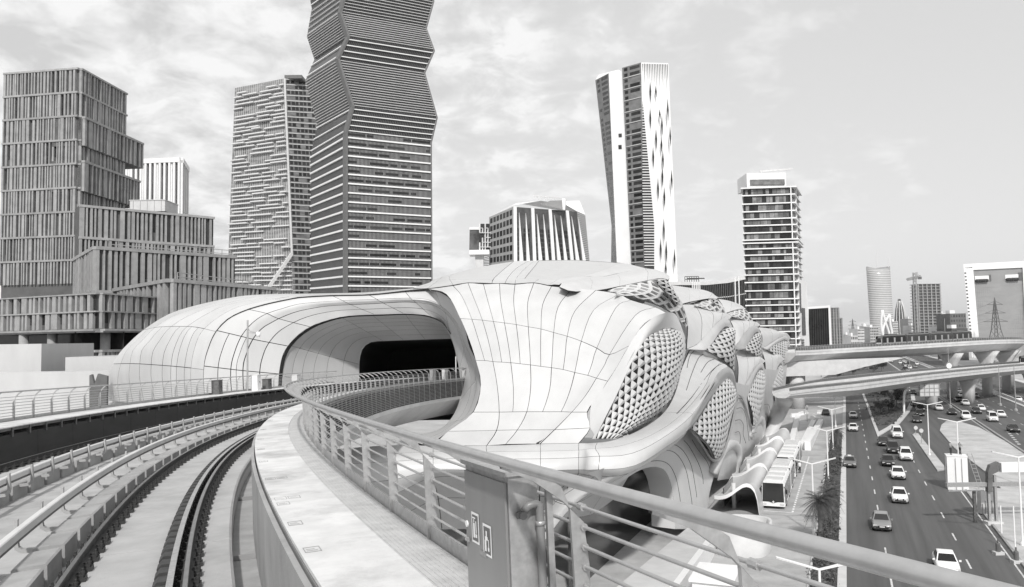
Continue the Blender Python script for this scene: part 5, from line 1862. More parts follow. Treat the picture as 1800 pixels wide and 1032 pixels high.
# sign lettering on the frame, a few pixels in the photograph
lt_ = [Fh.box(.030, .034, .945, .968, 0, .2), Fh.box(.044, .058, .946, .954, 0, .2), Fh.box(.060, .070, .950, .953, 0, .2), Fh.box(.072, .086, .947, .955, 0, .2), Fh.box(.088, .098, .951, .954, 0, .2), Fh.box(.100, .125, .948, .957, 0, .2)]
pieces(fb, 'sign_mark', lt_, M_ALU_D)
# tower crane
crn = thing('tower_crane', 'tower crane left of the bare concrete tower', 'crane', tuple(drop(at(1612, 600, 690), 0)))
bx = at(1612.5, 600, 690)
zj = at(1612, 487, 690).z
def truss(g, a, b, w, n, r):
    a, b = Vector(a), Vector(b)
    d = (b - a).normalized(); x = d.orthogonal().normalized(); y = d.cross(x)
    cs_ = [x * w / 2 + y * w / 2, -x * w / 2 + y * w / 2, -x * w / 2 - y * w / 2, x * w / 2 - y * w / 2]
    for c_ in cs_:
        g.bar(a + c_, b + c_, r, r)
    for i in range(n):
        p0 = a.lerp(b, i / n); p1 = a.lerp(b, (i + 1) / n)
        for k in range(4):
            g.bar(p0 + cs_[k], p1 + cs_[(k + 1) % 4], r * .7, r * .7)
g = G(); truss(g, (bx.x, 690, 0), (bx.x, 690, zj + 4), 2.2, 22, .4); part(crn, 'mast', g, M_STEEL)
g = G(); truss(g, at(1594, 491.5, 690), at(1619, 486, 690), 1.6, 14, .35); part(crn, 'jib', g, M_STEEL)
g = G(); g.bar(at(1612, 480, 690), at(1597, 490, 690), .2, .2); g.bar(at(1612, 480, 690), at(1618, 486, 690), .2, .2); g.bar(at(1612, 478, 690), at(1612.5, 488, 690), .5, .5); part(crn, 'tie', g, M_STEEL)
g = G(); a = at(1617, 489, 690); g.box(a, (2.5, 1.5, 2)); part(crn, 'counterweight', g, M_STEEL_D)
# low and mid-rise houses along the skyline
def house(px0, px1, py, Y, label, v, nf, nw, dep=20):
    a, b = at(px0, 600, Y), at(px1, 600, Y)
    zt_ = at((px0 + px1) / 2, py, Y).z
    t = thing('town_building', label, 'building', (a.x, Y, 0), 'town buildings on the skyline')
    g = G(); g.box2((a.x, Y, 0), (b.x, Y + dep, zt_)); part(t, 'wall', g, mat('town_wall_%d' % int(v * 100), v, .8, .1, .1))
    ws = []
    for j in range(nf):
        for i in range(nw):
            g = G(); x = a.x + (b.x - a.x) * (i + .2) / nw; z = zt_ * (j + .25) / nf
            g.box2((x, Y - .12, z), (x + (b.x - a.x) / nw * .6, Y + .01, z + zt_ / nf * .5)); ws.append(g)
    pieces(t, 'window', ws, M_WIN2)
    g = G(); g.box2((a.x + 1, Y + 2, zt_), (a.x + (b.x - a.x) * .4, Y + 8, zt_ + 2.5)); part(t, 'roof_room', g, M_WHITEB)
HS = [(1487, 1497, 588, 900, .5, 6, 4, 'low pale house next to the unfinished block'), (1508, 1520, 578, 800, .62, 8, 5, 'pale mid-rise with small windows left on the skyline'), (1519, 1532, 573, 850, .55, 9, 5, 'taller pale mid-rise left of the rounded tower'),
      (1530, 1545, 575, 820, .45, 9, 5, 'grey mid-rise at the foot of the rounded tower'), (1570, 1580, 565, 900, .5, 12, 5, 'striped mid-rise between the rounded and pointed towers'), (1598, 1604, 560, 1000, .35, 12, 3, 'narrow grey block right of the pointed tower'),
      (1603, 1611, 572, 900, .6, 9, 4, 'small pale block left of the crane mast'), (1656, 1672, 573, 640, .55, 7, 5, 'pale low block right of the bare tower'), (1657, 1666, 551, 800, .7, 12, 4, 'white block behind the bare concrete tower'),
      (1672, 1700, 551, 620, .14, 9, 6, 'dark gridded block left of the white portal frame'), (1674, 1702, 577, 560, .10, 4, 6, 'low dark block under the gridded one'), (1496, 1508, 590, 700, .58, 4, 4, 'small white house near the framed block')]
for (a, b, y, Y, v, nf, nw, lb) in HS:
    house(a, b, y, Y, lb, v, nf, nw)
# electricity pylons
def pylon(px, pt, Y, label):
    b = at(px, 600, Y); zt_ = at(px, pt, Y).z
    t = thing('power_pylon', label, 'pylon', (b.x, Y, 0), 'power pylons')
    for sx, sy in ((-1, -1), (1, -1), (1, 1), (-1, 1)):
        g = G(); g.tube([Vector((b.x + sx * 5.2, Y + sy * 5.2, 0)), Vector((b.x + sx * 1.6, Y + sy * 1.6, zt_ * .55)), Vector((b.x, Y, zt_))], .22, 4); part(t, 'leg', g, M_STEEL_D)
    g = G()
    for i in range(9):
        f0, f1 = i / 9 * .95, (i + 1) / 9 * .95
        w = lambda f: 5.2 + (1.6 - 5.2) * f / .55 if f < .55 else 1.6 * (1 - f) / .45
        for sy in (-1, 1):
            g.bar((b.x - w(f0), Y + sy * w(f0), zt_ * f0), (b.x + w(f1), Y + sy * w(f1), zt_ * f1), .16, .16)
            g.bar((b.x + w(f0), Y + sy * w(f0), zt_ * f0), (b.x - w(f1), Y + sy * w(f1), zt_ * f1), .16, .16)
    part(t, 'bracing', g, M_STEEL_D)
    for f, l in ((.66, 6.5), (.78, 5.5), (.9, 4.2)):
        g = G(); g.bar((b.x - l, Y, zt_ * f), (b.x + l, Y, zt_ * f), .3, .3); g.bar((b.x - l, Y, zt_ * f), (b.x, Y, zt_ * (f + .05)), .18, .18); g.bar((b.x + l, Y, zt_ * f), (b.x, Y, zt_ * (f + .05)), .18, .18); part(t, 'cross_arm', g, M_STEEL_D)
    return [Vector((b.x + s * l, Y, zt_ * f)) for f, l in ((.66, 6.5), (.78, 5.5), (.9, 4.2)) for s in (-1, 1)]
A1 = pylon(1752, 523, 430, 'lattice power pylon in front of the white portal frame')
A2 = pylon(1500, 560, 1000, 'far lattice power pylon above the viaduct')
for i, (a, b) in enumerate(zip(A1, A2)):
    if i % 2:
        continue
    pts = [a.lerp(b, k / 24) - Vector((0, 0, 14 * math.sin(math.pi * k / 24))) for k in range(25)]
    g = G(); g.tube(pts, .05, 3)
    o = g.build('power_line', M_STEEL_D)
    o['label'] = ['lowest', 'middle', 'highest'][i // 2] + ' overhead power line between the two pylons'; o['category'] = 'power line'
# white walls left, near the guideway
ww = thing('white_wall', 'plain white stepped wall below the stone podium at the left', 'wall', tuple(drop(at(100, 660, 105), 0)))
def wallbox(px0, px1, py0, Y, dep, nm='wall_block', m=M_PANEL):
    a, b = at(px0, py0, Y), at(px1, py0, Y)
    g = G(); g.box2((a.x, Y, 0), (b.x, Y + dep, a.z)); part(ww, nm, g, m)
wallbox(-60, 330, 656, 105, 3); 
wallbox(-40, 73, 606, 112, 14); wallbox(115, 330, 628, 111, 14)
dk = thing('dark_sculpture', 'dark angular forked panel left of the white shell', 'sculpture', tuple(drop(at(172, 690, 100), 0)))
for L in (((157, 660), (161, 658), (165, 674), (165, 720), (157, 720)), ((165, 676), (172, 657), (188, 661), (187, 720), (165, 720))):
    P = [at(x, y, 100) for x, y in L]
    g = G(); n = len(P); g.add(P + [p + Vector((.05, .35, 0)) for p in P], [tuple(range(n)), tuple(range(2 * n - 1, n - 1, -1))] + [(i, i + n, (i + 1) % n + n, (i + 1) % n) for i in range(n)]); part(dk, 'blade', g, M_ALU_D)

# ================================================================== STREETS AND GROUND
M_ASPH = mat('asphalt', 0.095, 0.85, 0.16, 1.0, bump=.2, bscale=30, stretch=(.75, .018, 1), wear=.30, rot=math.atan2(SN.y, SN.x))
M_PAVE = mat('light_paving', 0.40, 0.85, 0.09, 0.5, bump=.2, wear=.3)
M_KERB = mat('kerb_concrete', 0.55, 0.85, 0.06, 0.8)
M_SAND = mat('sandy_concrete', 0.46, 0.9, 0.10, 0.35, wear=.35, bump=.2)
M_SOIL = mat('dark_soil', 0.09, 0.95, 0.25, 0.6)
M_LINE = mat('road_paint', 0.62, 0.7, 0.12, 1.5, wear=.45)
M_LEAF = mat('dark_leaf', 0.055, 0.7, 0.35, 2.0)
M_LEAF2 = mat('mid_leaf', 0.10, 0.7, 0.3, 2.0)
M_BARK = mat('bark', 0.14, 0.9, 0.2, 3.0)
def strip(name, n0, n1, t0, t1, z, m, step=40):
    g = G()
    n = max(1, int((t1 - t0) / step))
    rows_ = [[street(t0 + (t1 - t0) * i / n, n0, z), street(t0 + (t1 - t0) * i / n, n1, z)] for i in range(n + 1)]
    g.loft([r[::-1] for r in rows_], False, False)
    return struct(name, g, m)
strip('road', -0.6, 13.4, -60, 1500, .008, M_ASPH)
strip('slip_road', 13.402, 25.6, 118, 1500, .006, M_ASPH)
strip('highway', 26.4, 42.3, 20, 2500, .008, M_ASPH)
strip('highway_opposite_lanes', 45.2, 61.5, 20, 2500, .008, M_ASPH)
strip('paved_bus_lane', -15.2, -3.5, 20, 175, .010, M_PAVE)
strip('planting_bed', -3.3, -1.35, 60, 172, .03, M_SOIL)
def kerb(name, n0, n1, t0, t1, h, m=M_KERB, seg=2.0, cap=180):
    g = G()
    g.hexa([street(t0, n0, 0), street(t0, n1, 0), street(t1, n1, 0), street(t1, n0, 0), street(t0, n0, h), street(t0, n1, h), street(t1, n1, h), street(t1, n0, h)][::1])
    o = struct(name, g, m)
    return o
kerb('kerb', -1.3, -0.62, 20, 300, .16)
kerb('bed_kerb', -3.5, -3.32, 60, 172, .18)
kerb('pavement', 13.42, 17.5, 30, 117.9, .15, M_SAND)
kerb('road_kerb', 13.2, 13.415, 30, 117.9, .17, M_CONC_D)
kerb('paved_area', 17.52, 26.0, 30, 128, .12, M_SAND)
kerb('highway_edge_shade', 26.02, 26.38, 20, 400, .35, M_CONC_D)  # dark low wall standing in for the shading along the highway edge
kerb('median', 42.35, 45.15, 20, 900, .25, M_KERB)
kerb('median_barrier', 43.5, 44.0, 20, 900, .95, M_CONC_L)
kerb('verge', 61.6, 64, 20, 900, .3, M_KERB)
def island(name, pts, h, m, kb=True):
    P = [atz(x, y, 0) for x, y in pts]
    g = G(); g.prism([(p.x, p.y) for p in P], 0, h)
    o = struct(name, g, m)
    return P
island('triangular_island', [(1543, 769), (1534, 745), (1524, 715), (1514, 690), (1507, 668), (1540, 661), (1590, 668), (1606, 688), (1609, 703), (1601, 722), (1582, 745), (1560, 758)], .17, M_KERB)
island('island_soil', [(1545, 760), (1536, 738), (1527, 713), (1518, 690), (1512, 670), (1540, 664), (1586, 670), (1600, 690), (1602, 703), (1594, 720), (1576, 741), (1558, 753)], .19, M_SOIL)
island('narrow_island', [(1604, 765), (1609, 762), (1614, 763), (1664, 826), (1648, 829)], .17, M_SAND)
island('paved_island', [(1652, 758), (1655, 748), (1664, 741), (1690, 743), (1720, 752), (1840, 815), (1840, 870), (1735, 833), (1677, 788)], .16, M_SAND)
# far ground planting under the viaducts
island('far_lawn', [(1440, 668), (1465, 655), (1560, 640), (1575, 655), (1530, 664), (1480, 672)], .1, M_SOIL)
island('far_path', [(1385, 690), (1440, 672), (1500, 672), (1505, 680), (1450, 690), (1390, 705)], .05, M_PAVE)
# painted lines, one object per dash
def dash(name, t, n, L, w=.15):
    g = G(); g.add([street(t, n - w / 2, .013), street(t, n + w / 2, .013), street(t + L, n + w / 2, .013), street(t + L, n - w / 2, .013)], [(0, 3, 2, 1)])
    g.f = [f[::-1] for f in g.f] if (Vector(g.v[1]) - Vector(g.v[0])).cross(Vector(g.v[2]) - Vector(g.v[1])).z > 0 and False else g.f
    return g
road = bpy.data.objects['road']; hw = bpy.data.objects['highway']; hw2 = bpy.data.objects['highway_opposite_lanes']
def dashes(parent, n, t0, t1, L, gap):
    t = t0
    while t < t1:
        g = dash('lane_dash', t, n, L)
        part(parent, 'lane_dash', g, M_LINE); t += L + gap
dashes(road, 2.7, 40, 260, 3, 7); dashes(road, 9.1, 58, 150, 3, 7)
for n in (12.7,):
    g = dash('edge_line', 30, n, 88 if n > 0 else 240, .14); part(road, 'edge_line', g, M_LINE)
for n in (30.2, 34.2, 38.2):
    dashes(hw, n, 100, 330, 3, 6)
for n in (49.2, 53.3, 57.4):
    dashes(hw2, n, 150, 330, 3, 6)
# oblique hatch at the slip road nose
for i in range(7):
    g = dash('x', 165 + i * 3.2, 27.6 + i * .25, 1.2, .5); part(hw, 'nose_mark', g, M_LINE)
bl = bpy.data.objects['paved_bus_lane']
t = 96
while t < 140:
    g = dash('d', t, -6.2, .7, .22); part(bl, 'bay_dash', g, M_WHITE); t += 1.3
g = dash('d', 95.6, -7.7, .18, 3.2); part(bl, 'stop_line', g, M_WHITE)
for k in range(14):
    g = G()
    t = 60 + k * 8
    a = [street(t, -15.1, .016), street(t, -3.6, .016), street(t + .05, -3.6, .016), street(t + .05, -15.1, .016)]
    g.add(a, [(0, 1, 2, 3)]); part(bl, 'paving_joint', g, M_CONC_D)

# ---- plaza in front of the station base, ramp and walls
g = G(); g.hexa([street(20, -26, 0), street(20, -15.3, 0), street(175, -15.3, 0), street(175, -26, 0), street(20, -26, .16), street(20, -15.3, .16), street(175, -15.3, .16), street(175, -26, .16)])
struct('station_pavement', g, M_SAND)
sw = thing('ramp_wall', 'pale sloping ramp with low walls beside the station base', 'ramp', tuple(street(60, -14, 0)))
g = G()
g.hexa([street(48, -15.2, .1), street(48, -11.4, .1), street(90, -12.6, .1), street(90, -15.2, .1), street(48, -15.2, 3.2), street(48, -11.4, 3.2), street(90, -12.6, .3), street(90, -15.2, .3)])
part(sw, 'sloping_slab', g, M_CONC_L)
g = G(); g.hexa([street(44, -11.4, 0), street(44, -10.9, 0), street(88, -12.1, 0), street(88, -12.6, 0), street(44, -11.4, 3.6), street(44, -10.9, 3.6), street(88, -12.1, .8), street(88, -12.6, .8)]); part(sw, 'side_wall', g, M_WHITE)
# construction yard: white ramp walls and barriers near the far end of the bus lane
cy = thing('white_ramp', 'white ramp walls at the far end of the bus lane', 'ramp', tuple(atz(1410, 780, 0)))
for (a, b, h) in (((1392, 790), (1402, 735), 1.6), ((1412, 790), (1430, 742), 1.2), ((1420, 792), (1443, 742), 1.6)):
    A, B = atz(*a), atz(*b)
    d = (B - A).normalized(); x = Vector((d.y, -d.x, 0)) * .5
    g = G(); g.hexa([A - x, A + x, B + x, B - x] + [p + Vector((0, 0, h)) for p in (A - x, A + x)] + [p + Vector((0, 0, h * .4)) for p in (B + x, B - x)]); part(cy, 'side_wall', g, M_WHITE)
A, B, C2, D2_ = atz(1392, 790), atz(1412, 790), atz(1430, 742), atz(1402, 738)
g = G(); g.hexa([p + Vector((0, 0, .02)) for p in (A, B, C2, D2_)] + [A + Vector((0, 0, .3)), B + Vector((0, 0, .3)), C2 + Vector((0, 0, .1)), D2_ + Vector((0, 0, .1))]); part(cy, 'sloping_slab', g, M_CONC_L)
def jersey_mesh():
    g = G(); L = 3.0
    pr = [(-.35, 0), (-.35, .12), (-.14, .4), (-.1, .9), (.1, .9), (.14, .4), (.35, .12), (.35, 0)]
    g.loft([[Vector((x, y, z)) for x, z in pr] for y in (-L / 2, L / 2)]); return g.mesh('barrier', M_WHITE)
JM = jersey_mesh()
for i, (x, y) in enumerate(((1398, 733), (1408, 730), (1418, 727), (1428, 738), (1436, 735), (1446, 728))):
    o = link('concrete_barrier', JM); o.location = atz(x, y); o.rotation_euler = (0, 0, -1.0 + .3 * i)
    o['label'] = ['first', 'second', 'third', 'fourth', 'fifth', 'sixth'][i] + ' white concrete barrier from the left under the lower viaduct'; o['category'] = 'barrier'; o['group'] = 'concrete barriers'

# ================================================================== VIADUCTS ON THE RIGHT
def path3(pts, n):
    return resample([at(*p) for p in pts], n)
def viaduct(name, label, pts, prof, rail_h, m, piers, npost, zflat=None):
    P = path3(pts, 60)
    if zflat is not None:
        for p in P:
            p.z = zflat
    t = thing(name, label, 'viaduct', tuple(drop(P[0], 0)))
    frames = []
    for i, p in enumerate(P):
        d = P[min(i + 1, 59)] - P[max(i - 1, 0)]; d.z = 0; d.normalize()
        frames.append((p, Vector((d.y, -d.x, 0)), d))
    g = G()
    tap = [1.0] * 60
    if zflat is not None:
        tap = [min(1.0, .35 + .65 * i / 9) for i in range(60)]
    g.loft([[p + r * (x * k_) + Vector((0, 0, z * k_)) for x, z in prof] for (p, r, d), k_ in zip(frames, tap)])
    part(t, 'girder', g, m, False)
    g = G()
    W = max(x for x, z in prof)
    for s in (-1, 1):
        gg_ = G(); gg_.loft([[p + r * (s * W * k_) + Vector((0, 0, z)) + r * (s * o) for o, z in ((-.12, 0), (.12, 0), (.12, .55), (-.12, .55))] for (p, r, d), k_ in zip(frames, tap)]); part(t, 'parapet', gg_, m)
        for k in range(3):
            rg = G(); rg.tube([p + r * (s * W * k_) + Vector((0, 0, .7 + k * rail_h / 3)) for (p, r, d), k_ in zip(frames, tap)], .045, 5); part(t, 'handrail', rg, M_STEEL)
        dg_ = G(); dg_.loft([[p + r * (s * W * k_ - s * .14) + Vector((0, 0, .56)), p + r * (s * W * k_ - s * .14) + Vector((0, 0, .56 + rail_h * .72))] for (p, r, d), k_ in zip(frames, tap)], False, False); part(t, 'dark_screen', dg_, M_STEEL_D)
    pm = G(); pm.box((0, 0, .55 + rail_h * .45), (.10, .12, rail_h)); pmesh = pm.mesh('post', M_STEEL)
    T = Matrix.Translation(-Vector(t['_w']))
    PP = resample(P, npost)
    dd = [(PP[min(i + 1, npost - 1)] - PP[max(i - 1, 0)]) for i in range(npost)]
    Ms = []
    for s in (-1, 1):
        for p, d in list(zip(PP, dd))[0 if zflat is None else int(npost * .16):]:
            d = d.copy(); d.z = 0; d.normalize(); r = Vector((d.y, -d.x, 0))
            Ms.append(T @ Matrix.Translation(p + r * (s * W)) @ Matrix((r, d, Vector((0, 0, 1)))).transposed().to_4x4())
    copies(t, 'post', pmesh, Ms, 300)
    # dark slatted panel behind the rail on the camera side
    low = min(z for x, z in prof)
    for f, w0, w1, flare in piers:
        p = P[int(f * 59)]
        dv = frames[int(f * 59)][2]; r = frames[int(f * 59)][1]
        rings = []
        for (z, a, b) in ((p.z + low + .02, w1, w0 * 1.0), (p.z + low - flare * .35, w1 * .72, w0 * .95), (p.z + low - flare, w0 * 1.05, w0 * .9), (0, w0, w0 * .9)):
            ring = []
            for k in range(16):
                an = 2 * math.pi * k / 16
                c_, s_ = math.cos(an), math.sin(an)
                e = .55
                x = math.copysign(abs(c_) ** e, c_) * a; y = math.copysign(abs(s_) ** e, s_) * b
                q_ = Vector((p.x, p.y, 0)) + r * x + dv * y; q_.z = z
                ring.append(q_)
            rings.append(ring[::-1])
        g = G(); g.loft(rings); part(t, 'pier', g, m, True)
    return t, P, frames
UP = [(1370, 620, 214), (1400, 619, 218), (1450, 616, 223), (1550, 610.5, 231), (1650, 604.5, 239), (1712, 601, 246), (1750, 600, 254), (1768, 600.5, 266), (1772, 602, 285)]
profU = [(-5, 0), (5, 0), (5.0, -.7), (3.2, -2.2), (1.5, -3.0), (-1.5, -3.0), (-3.2, -2.2), (-5.0, -.7)]
vu, PU, FU = viaduct('upper_viaduct', 'upper pale metro viaduct carrying a train over the highway', UP, profU, .9, M_CONC_L, [(.52, 1.3, 4.0, 4.5), (.66, 1.3, 4.0, 4.5), (.80, 1.3, 4.0, 4.5), (.95, 1.3, 4.0, 4.5)], 120)
hp = [at(x, y, 213.5) for x, y in ((1376, 637), (1590, 629), (1520, 645), (1467, 659), (1376, 662))]
g = G(); n = 5; g.add(hp + [p + Vector((0, 5, 0)) for p in hp], [tuple(range(n)), tuple(range(2 * n - 1, n - 1, -1))] + [(i, i + n, (i + 1) % n + n, (i + 1) % n) for i in range(n)]); part(vu, 'haunch', g, M_CONC_L)
gq = at(1405, 670, 214); g = G(); g.lathe([(1.9, 0), (1.9, at(1400, 660, 214).z)], 18, (gq.x, 216, 0)); part(vu, 'round_pier', g, M_CONC_L, True)
LW = [(1374, 697, 148), (1400, 688, 154), (1450, 680, 165), (1500, 673, 176), (1600, 662, 200), (1700, 652, 225), (1800, 643, 252), (1870, 637, 272)]
profL = [(-4.6, 0), (4.6, 0), (4.6, -.75), (4.2, -.95), (2.0, -2.2), (-2.0, -2.2), (-4.2, -.95), (-4.6, -.75)]
vl, PLw, FLw = viaduct('lower_viaduct', 'lower curved viaduct with slatted parapet crossing the street', LW, profL, .7, M_CONC_L, [(.46, 1.3, 2.4, 2.0), (.60, 1.4, 2.9, 3.0), (.86, 1.4, 2.9, 3.0)], 170, 9.0)
# white skirt where the lower viaduct leaves the station
g = G()
sk = resample([atn(1330, 800, -14.9), atn(1352, 775, -14), atn(1368, 735, -13), atn(1380, 706, -11.5), at(1386, 697, 150)], 16)
sk2 = resample([atn(1345, 812, -14.4), atn(1362, 770, -13), atn(1378, 738, -11.5), atn(1388, 718, -10.5), at(1394, 707, 150)], 16)
g.loft([[a, b, b - SN * 2, a - SN * 2] for a, b in zip(sk, sk2)]); part(stn, 'skirt', g, M_PANEL, True)

# ---- trains
def train(label, P, frames, f0, f1, ncar, zoff, side=0.0):
    t = thing('metro_train', label, 'train', tuple(P[int(f0 * 59)]))
    def pos(f):
        x = f * 59; i = min(int(x), 58); u = x - i
        p = P[i].lerp(P[i + 1], u); r = frames[i][1].lerp(frames[i + 1][1], u).normalized()
        return p + r * side + Vector((0, 0, zoff)), r
    W, H = 1.35, 3.3
    sec = [(-W, .35), (-W, 1.0), (-W, 2.5), (-W * .86, 3.1), (-W * .5, H), (W * .5, H), (W * .86, 3.1), (W, 2.5), (W, 1.0), (W, .35)]
    for k in range(ncar):
        a = f0 + (f1 - f0) * (k + .02) / ncar; b = f0 + (f1 - f0) * (k + .98) / ncar
        rings = []; n = 10
        for i in range(n + 1):
            f = a + (b - a) * i / n
            p, r = pos(f)
            sc = 1.0
            if k == 0 and i < 2:
                sc = (.72, .93)[i]
            rings.append([p + r * (x * sc) + Vector((0, 0, .35 + (z - .35) * (sc if sc < 1 else 1))) for x, z in sec])
        g = G(); g.loft([r_[::-1] for r_ in rings])
        g.m = [0 if (Vector(g.v[f[0]]).z + Vector(g.v[f[2]]).z) / 2 - pos(a)[0].z < 1.3 else 1 for f in g.f]
        car = part(t, 'car_body', g, [M_WHITEB, M_ALU_D])
        for s in (-1, 1):
            for (z0_, z1_, m, nm, off) in ((1.25, 3.0, M_WIN, 'window_band', .02),):
                g = G()
                rr = []
                for i in range(n + 1):
                    f = a + (b - a) * (i + .15) / (n + .3)
                    p, r = pos(f)
                    rr.append([p + r * (s * (W + off)) + Vector((0, 0, z0_)), p + r * (s * (W + off)) + Vector((0, 0, 2.45)), p + r * (s * (W * .9 + off)) + Vector((0, 0, z1_))])
                g.loft(rr, False, False); part(car, nm, g, m)
            for dI in range(3):
                f = a + (b - a) * (.2 + .3 * dI)
                df = (b - a) * .035
                g = G()
                p, r = pos(f - df); p2, r2 = pos(f + df)
                g.add([p + r * (s * (W + .05)) + Vector((0, 0, .6)), p2 + r2 * (s * (W + .05)) + Vector((0, 0, .6)), p2 + r2 * (s * (W + .05)) + Vector((0, 0, 2.5)), p + r * (s * (W + .05)) + Vector((0, 0, 2.5))], [(0, 1, 2, 3)])
                part(car, 'door', g, M_MIDG)
        g = G(); p, r = pos((a + b) / 2); p0, _ = pos(a + (b - a) * .3); p1, _ = pos(a + (b - a) * .7)
        g.bar(p0 + Vector((0, 0, H + .15)), p1 + Vector((0, 0, H + .15)), 1.4, .35); part(car, 'roof_unit', g, M_ALU_D)
        if k == 0:
            p, r = pos(a - (b - a) * .006)
            g = G(); g.add([p + r * (-W * .66) + Vector((0, 0, 1.2)), p + r * (W * .66) + Vector((0, 0, 1.2)), p + r * (W * .55) + Vector((0, 0, 2.5)), p - r * (W * .55) + Vector((0, 0, 2.5))], [(0, 1, 2, 3)]); part(car, 'windscreen', g, M_WIN)
    return t
fa_, fb_ = [min(range(60), key=lambda i: abs(pix(PU[i])[0] - x)) / 59 for x in (1549, 1712)]
train('four-car metro train with dark window band on the upper viaduct', PU, FU, fa_, fb_, 4, .1, -1.6)
train('metro train entering at the right edge on the lower viaduct', PLw, FLw, .795, 1.0, 3, .1, 1.6)

# ================================================================== STREET FURNITURE
def lamp_mesh_parts(h, span, rise):
    g = G(); g.tube([(0, 0, 0), (0, 0, h * .5), (0, 0, h)], [.11, .09, .07], 8); g.lathe([(.2, 0), (.2, .35), (.13, .5)], 8); pole = g.mesh('pole', M_WHITE)
    arms = []
    for s in (-1, 1):
        a = G()
        a.hexa([(s * .02, -.07, h - .1), (s * .02, .07, h - .1), (s * span / 2, .10, h + rise - .05), (s * span / 2, -.10, h + rise - .05), (s * .02, -.07, h), (s * .02, .07, h), (s * span / 2, .14, h + rise + .05), (s * span / 2, -.14, h + rise + .05)] if s > 0 else
               [(s * .02, .07, h - .1), (s * .02, -.07, h - .1), (s * span / 2, -.10, h + rise - .05), (s * span / 2, .10, h + rise - .05), (s * .02, .07, h), (s * .02, -.07, h), (s * span / 2, -.14, h + rise + .05), (s * span / 2, .14, h + rise + .05)])
        arms.append(a.mesh('arm', M_WHITE))
    return pole, arms
def lamp(loc, h, span, label, rot):
    t = thing('street_lamp', label, 'street lamp', loc, 'street lamps with two raised arms', local=True)
    t.rotation_euler = (0, 0, rot)
    pole, arms = LM[(h, span)]
    link('pole', pole, t, Matrix.Identity(4))
    for a in arms:
        link('arm', a, t, Matrix.Identity(4))
LM = {(7.0, 4.6): lamp_mesh_parts(7.0, 4.6, .55), (8.3, 4.6): lamp_mesh_parts(8.3, 4.6, .45)}
RZ = math.atan2(SN.y, SN.x) + .25
for px, py, Y, lb in ((1427, 812, 81, 'white two-armed street lamp beside the near palm'), (1453, 755, 108, 'white two-armed street lamp next behind the palm one'), (1462, 719, 138, 'third white two-armed street lamp along the bus lane bed'), (1467, 693, 172, 'farthest white two-armed street lamp along the bus lane bed'), (1440, 996, 45, 'white two-armed street lamp partly hidden by the near handrail')):
    p = at(px, py, Y); lamp((p.x, p.y, 0), 7.0, 4.6, lb, RZ)
for px, py, Y, lb in ((1630, 711, 130, 'white two-armed street lamp on the narrow island'), (1682, 741, 104.8, 'white two-armed street lamp behind the white cabin'), (1790, 802, 75, 'white two-armed street lamp at the right edge by the barrier')):
    p = at(px, py, Y); lamp((p.x, p.y, 0), 8.3, 4.6, lb, RZ)
# tall slim masts on the highway median
for i, (px, pt, Y) in enumerate(((1666, 610, 212), (1755, 640, 215), (1782, 642, 200), (1598, 625, 260), (1660, 560, 262))):
    b = at(px, pt, Y)
    t = thing('light_mast', ['slim grey mast rising over the lower viaduct with round sign', 'slim mast on the highway median, left one', 'slim mast on the highway median, right one', 'slim mast under the upper viaduct by its first pier', 'far slim mast above the upper viaduct deck'][i], 'mast', (b.x, b.y, 0), 'slim masts')
    g = G(); g.tube([Vector((b.x, b.y, 0)), Vector((b.x, b.y, b.z))], [.14, .07], 6); part(t, 'pole', g, M_STEEL)
    g = G(); g.lathe([(.4, 0), (.4, .5), (.2, .7)], 8, (b.x, b.y, 0)); part(t, 'base', g, M_CONC)
    if i in (0, 3):
        g = G(); c_ = Vector((b.x, b.y - .2, at(px, pt + 33, Y).z)); g.lathe([(.7, -.05), (.7, .05)], 14); g.v = [(c_.x + x, c_.y + z, c_.z + y) for x, y, z in g.v]; part(t, 'round_plate', g, M_WHITE)
# overhead sign seen from behind
os_ = thing('overhead_sign', 'pale blank overhead road sign on a curved white arm', 'road sign', tuple(atz(1589, 727)))
b = atz(1589, 727)
Yb = b.y
g = G(); g.tube(resample([Vector(b), at(1589, 705, Yb), at(1590, 690, Yb), at(1596, 684, Yb), at(1610, 682.5, Yb), at(1648, 683, Yb)], 20), .28, 8); part(os_, 'arm', g, M_WHITE, True)
a0, a1 = at(1617, 697, Yb - .5), at(1650, 674.5, Yb - .5)
g = G(); g.box2((a0.x, Yb - .55, a0.z), (a1.x, Yb - .4, a1.z)); part(os_, 'panel', g, M_KERB)
g = G()
for i in range(5):
    x = a0.x + (a1.x - a0.x) * i / 4; g.box2((x - .06, Yb - .68, a0.z), (x + .06, Yb - .56, a1.z))
for f in (.02, .35, .65, .98):
    z = a0.z + (a1.z - a0.z) * f; g.box2((a0.x, Yb - .66, z - .05), (a1.x, Yb - .58, z + .05))
part(os_, 'back_ribs', g, M_CONC)
# white cabin with workers
cb_ = thing('white_cabin', 'white box cabin beside the road with workers on top', 'cabin', tuple(atz(1685, 862)))
c0 = atz(1685, 862)
Rz = Matrix.Rotation(math.atan2(-ST.x, ST.y), 3, 'Z')
def bx_(g, x, y, z, sx, sy, sz):
    g.box(c0 + Rz @ Vector((x, y, z)), (sx, sy, sz), Rz)
g = G(); bx_(g, 0, 1.2, 2.1, 2.3, 2.2, 4.2); part(cb_, 'body', g, M_WHITE)
g = G(); bx_(g, -.2, -.02, 2.0, .05, .06, 4.0); bx_(g, .5, -.02, 2.0, .05, .06, 4.0); part(cb_, 'seams', g, M_CONC)
g = G(); bx_(g, 0, 1.2, 4.24, 2.4, 2.3, .08); part(cb_, 'roof', g, M_WHITE)
g = G(); bx_(g, -1.36, .8, 2.6, .04, .5, 1.2); part(cb_, 'side_hatch', g, M_STEEL_D)
g = G()
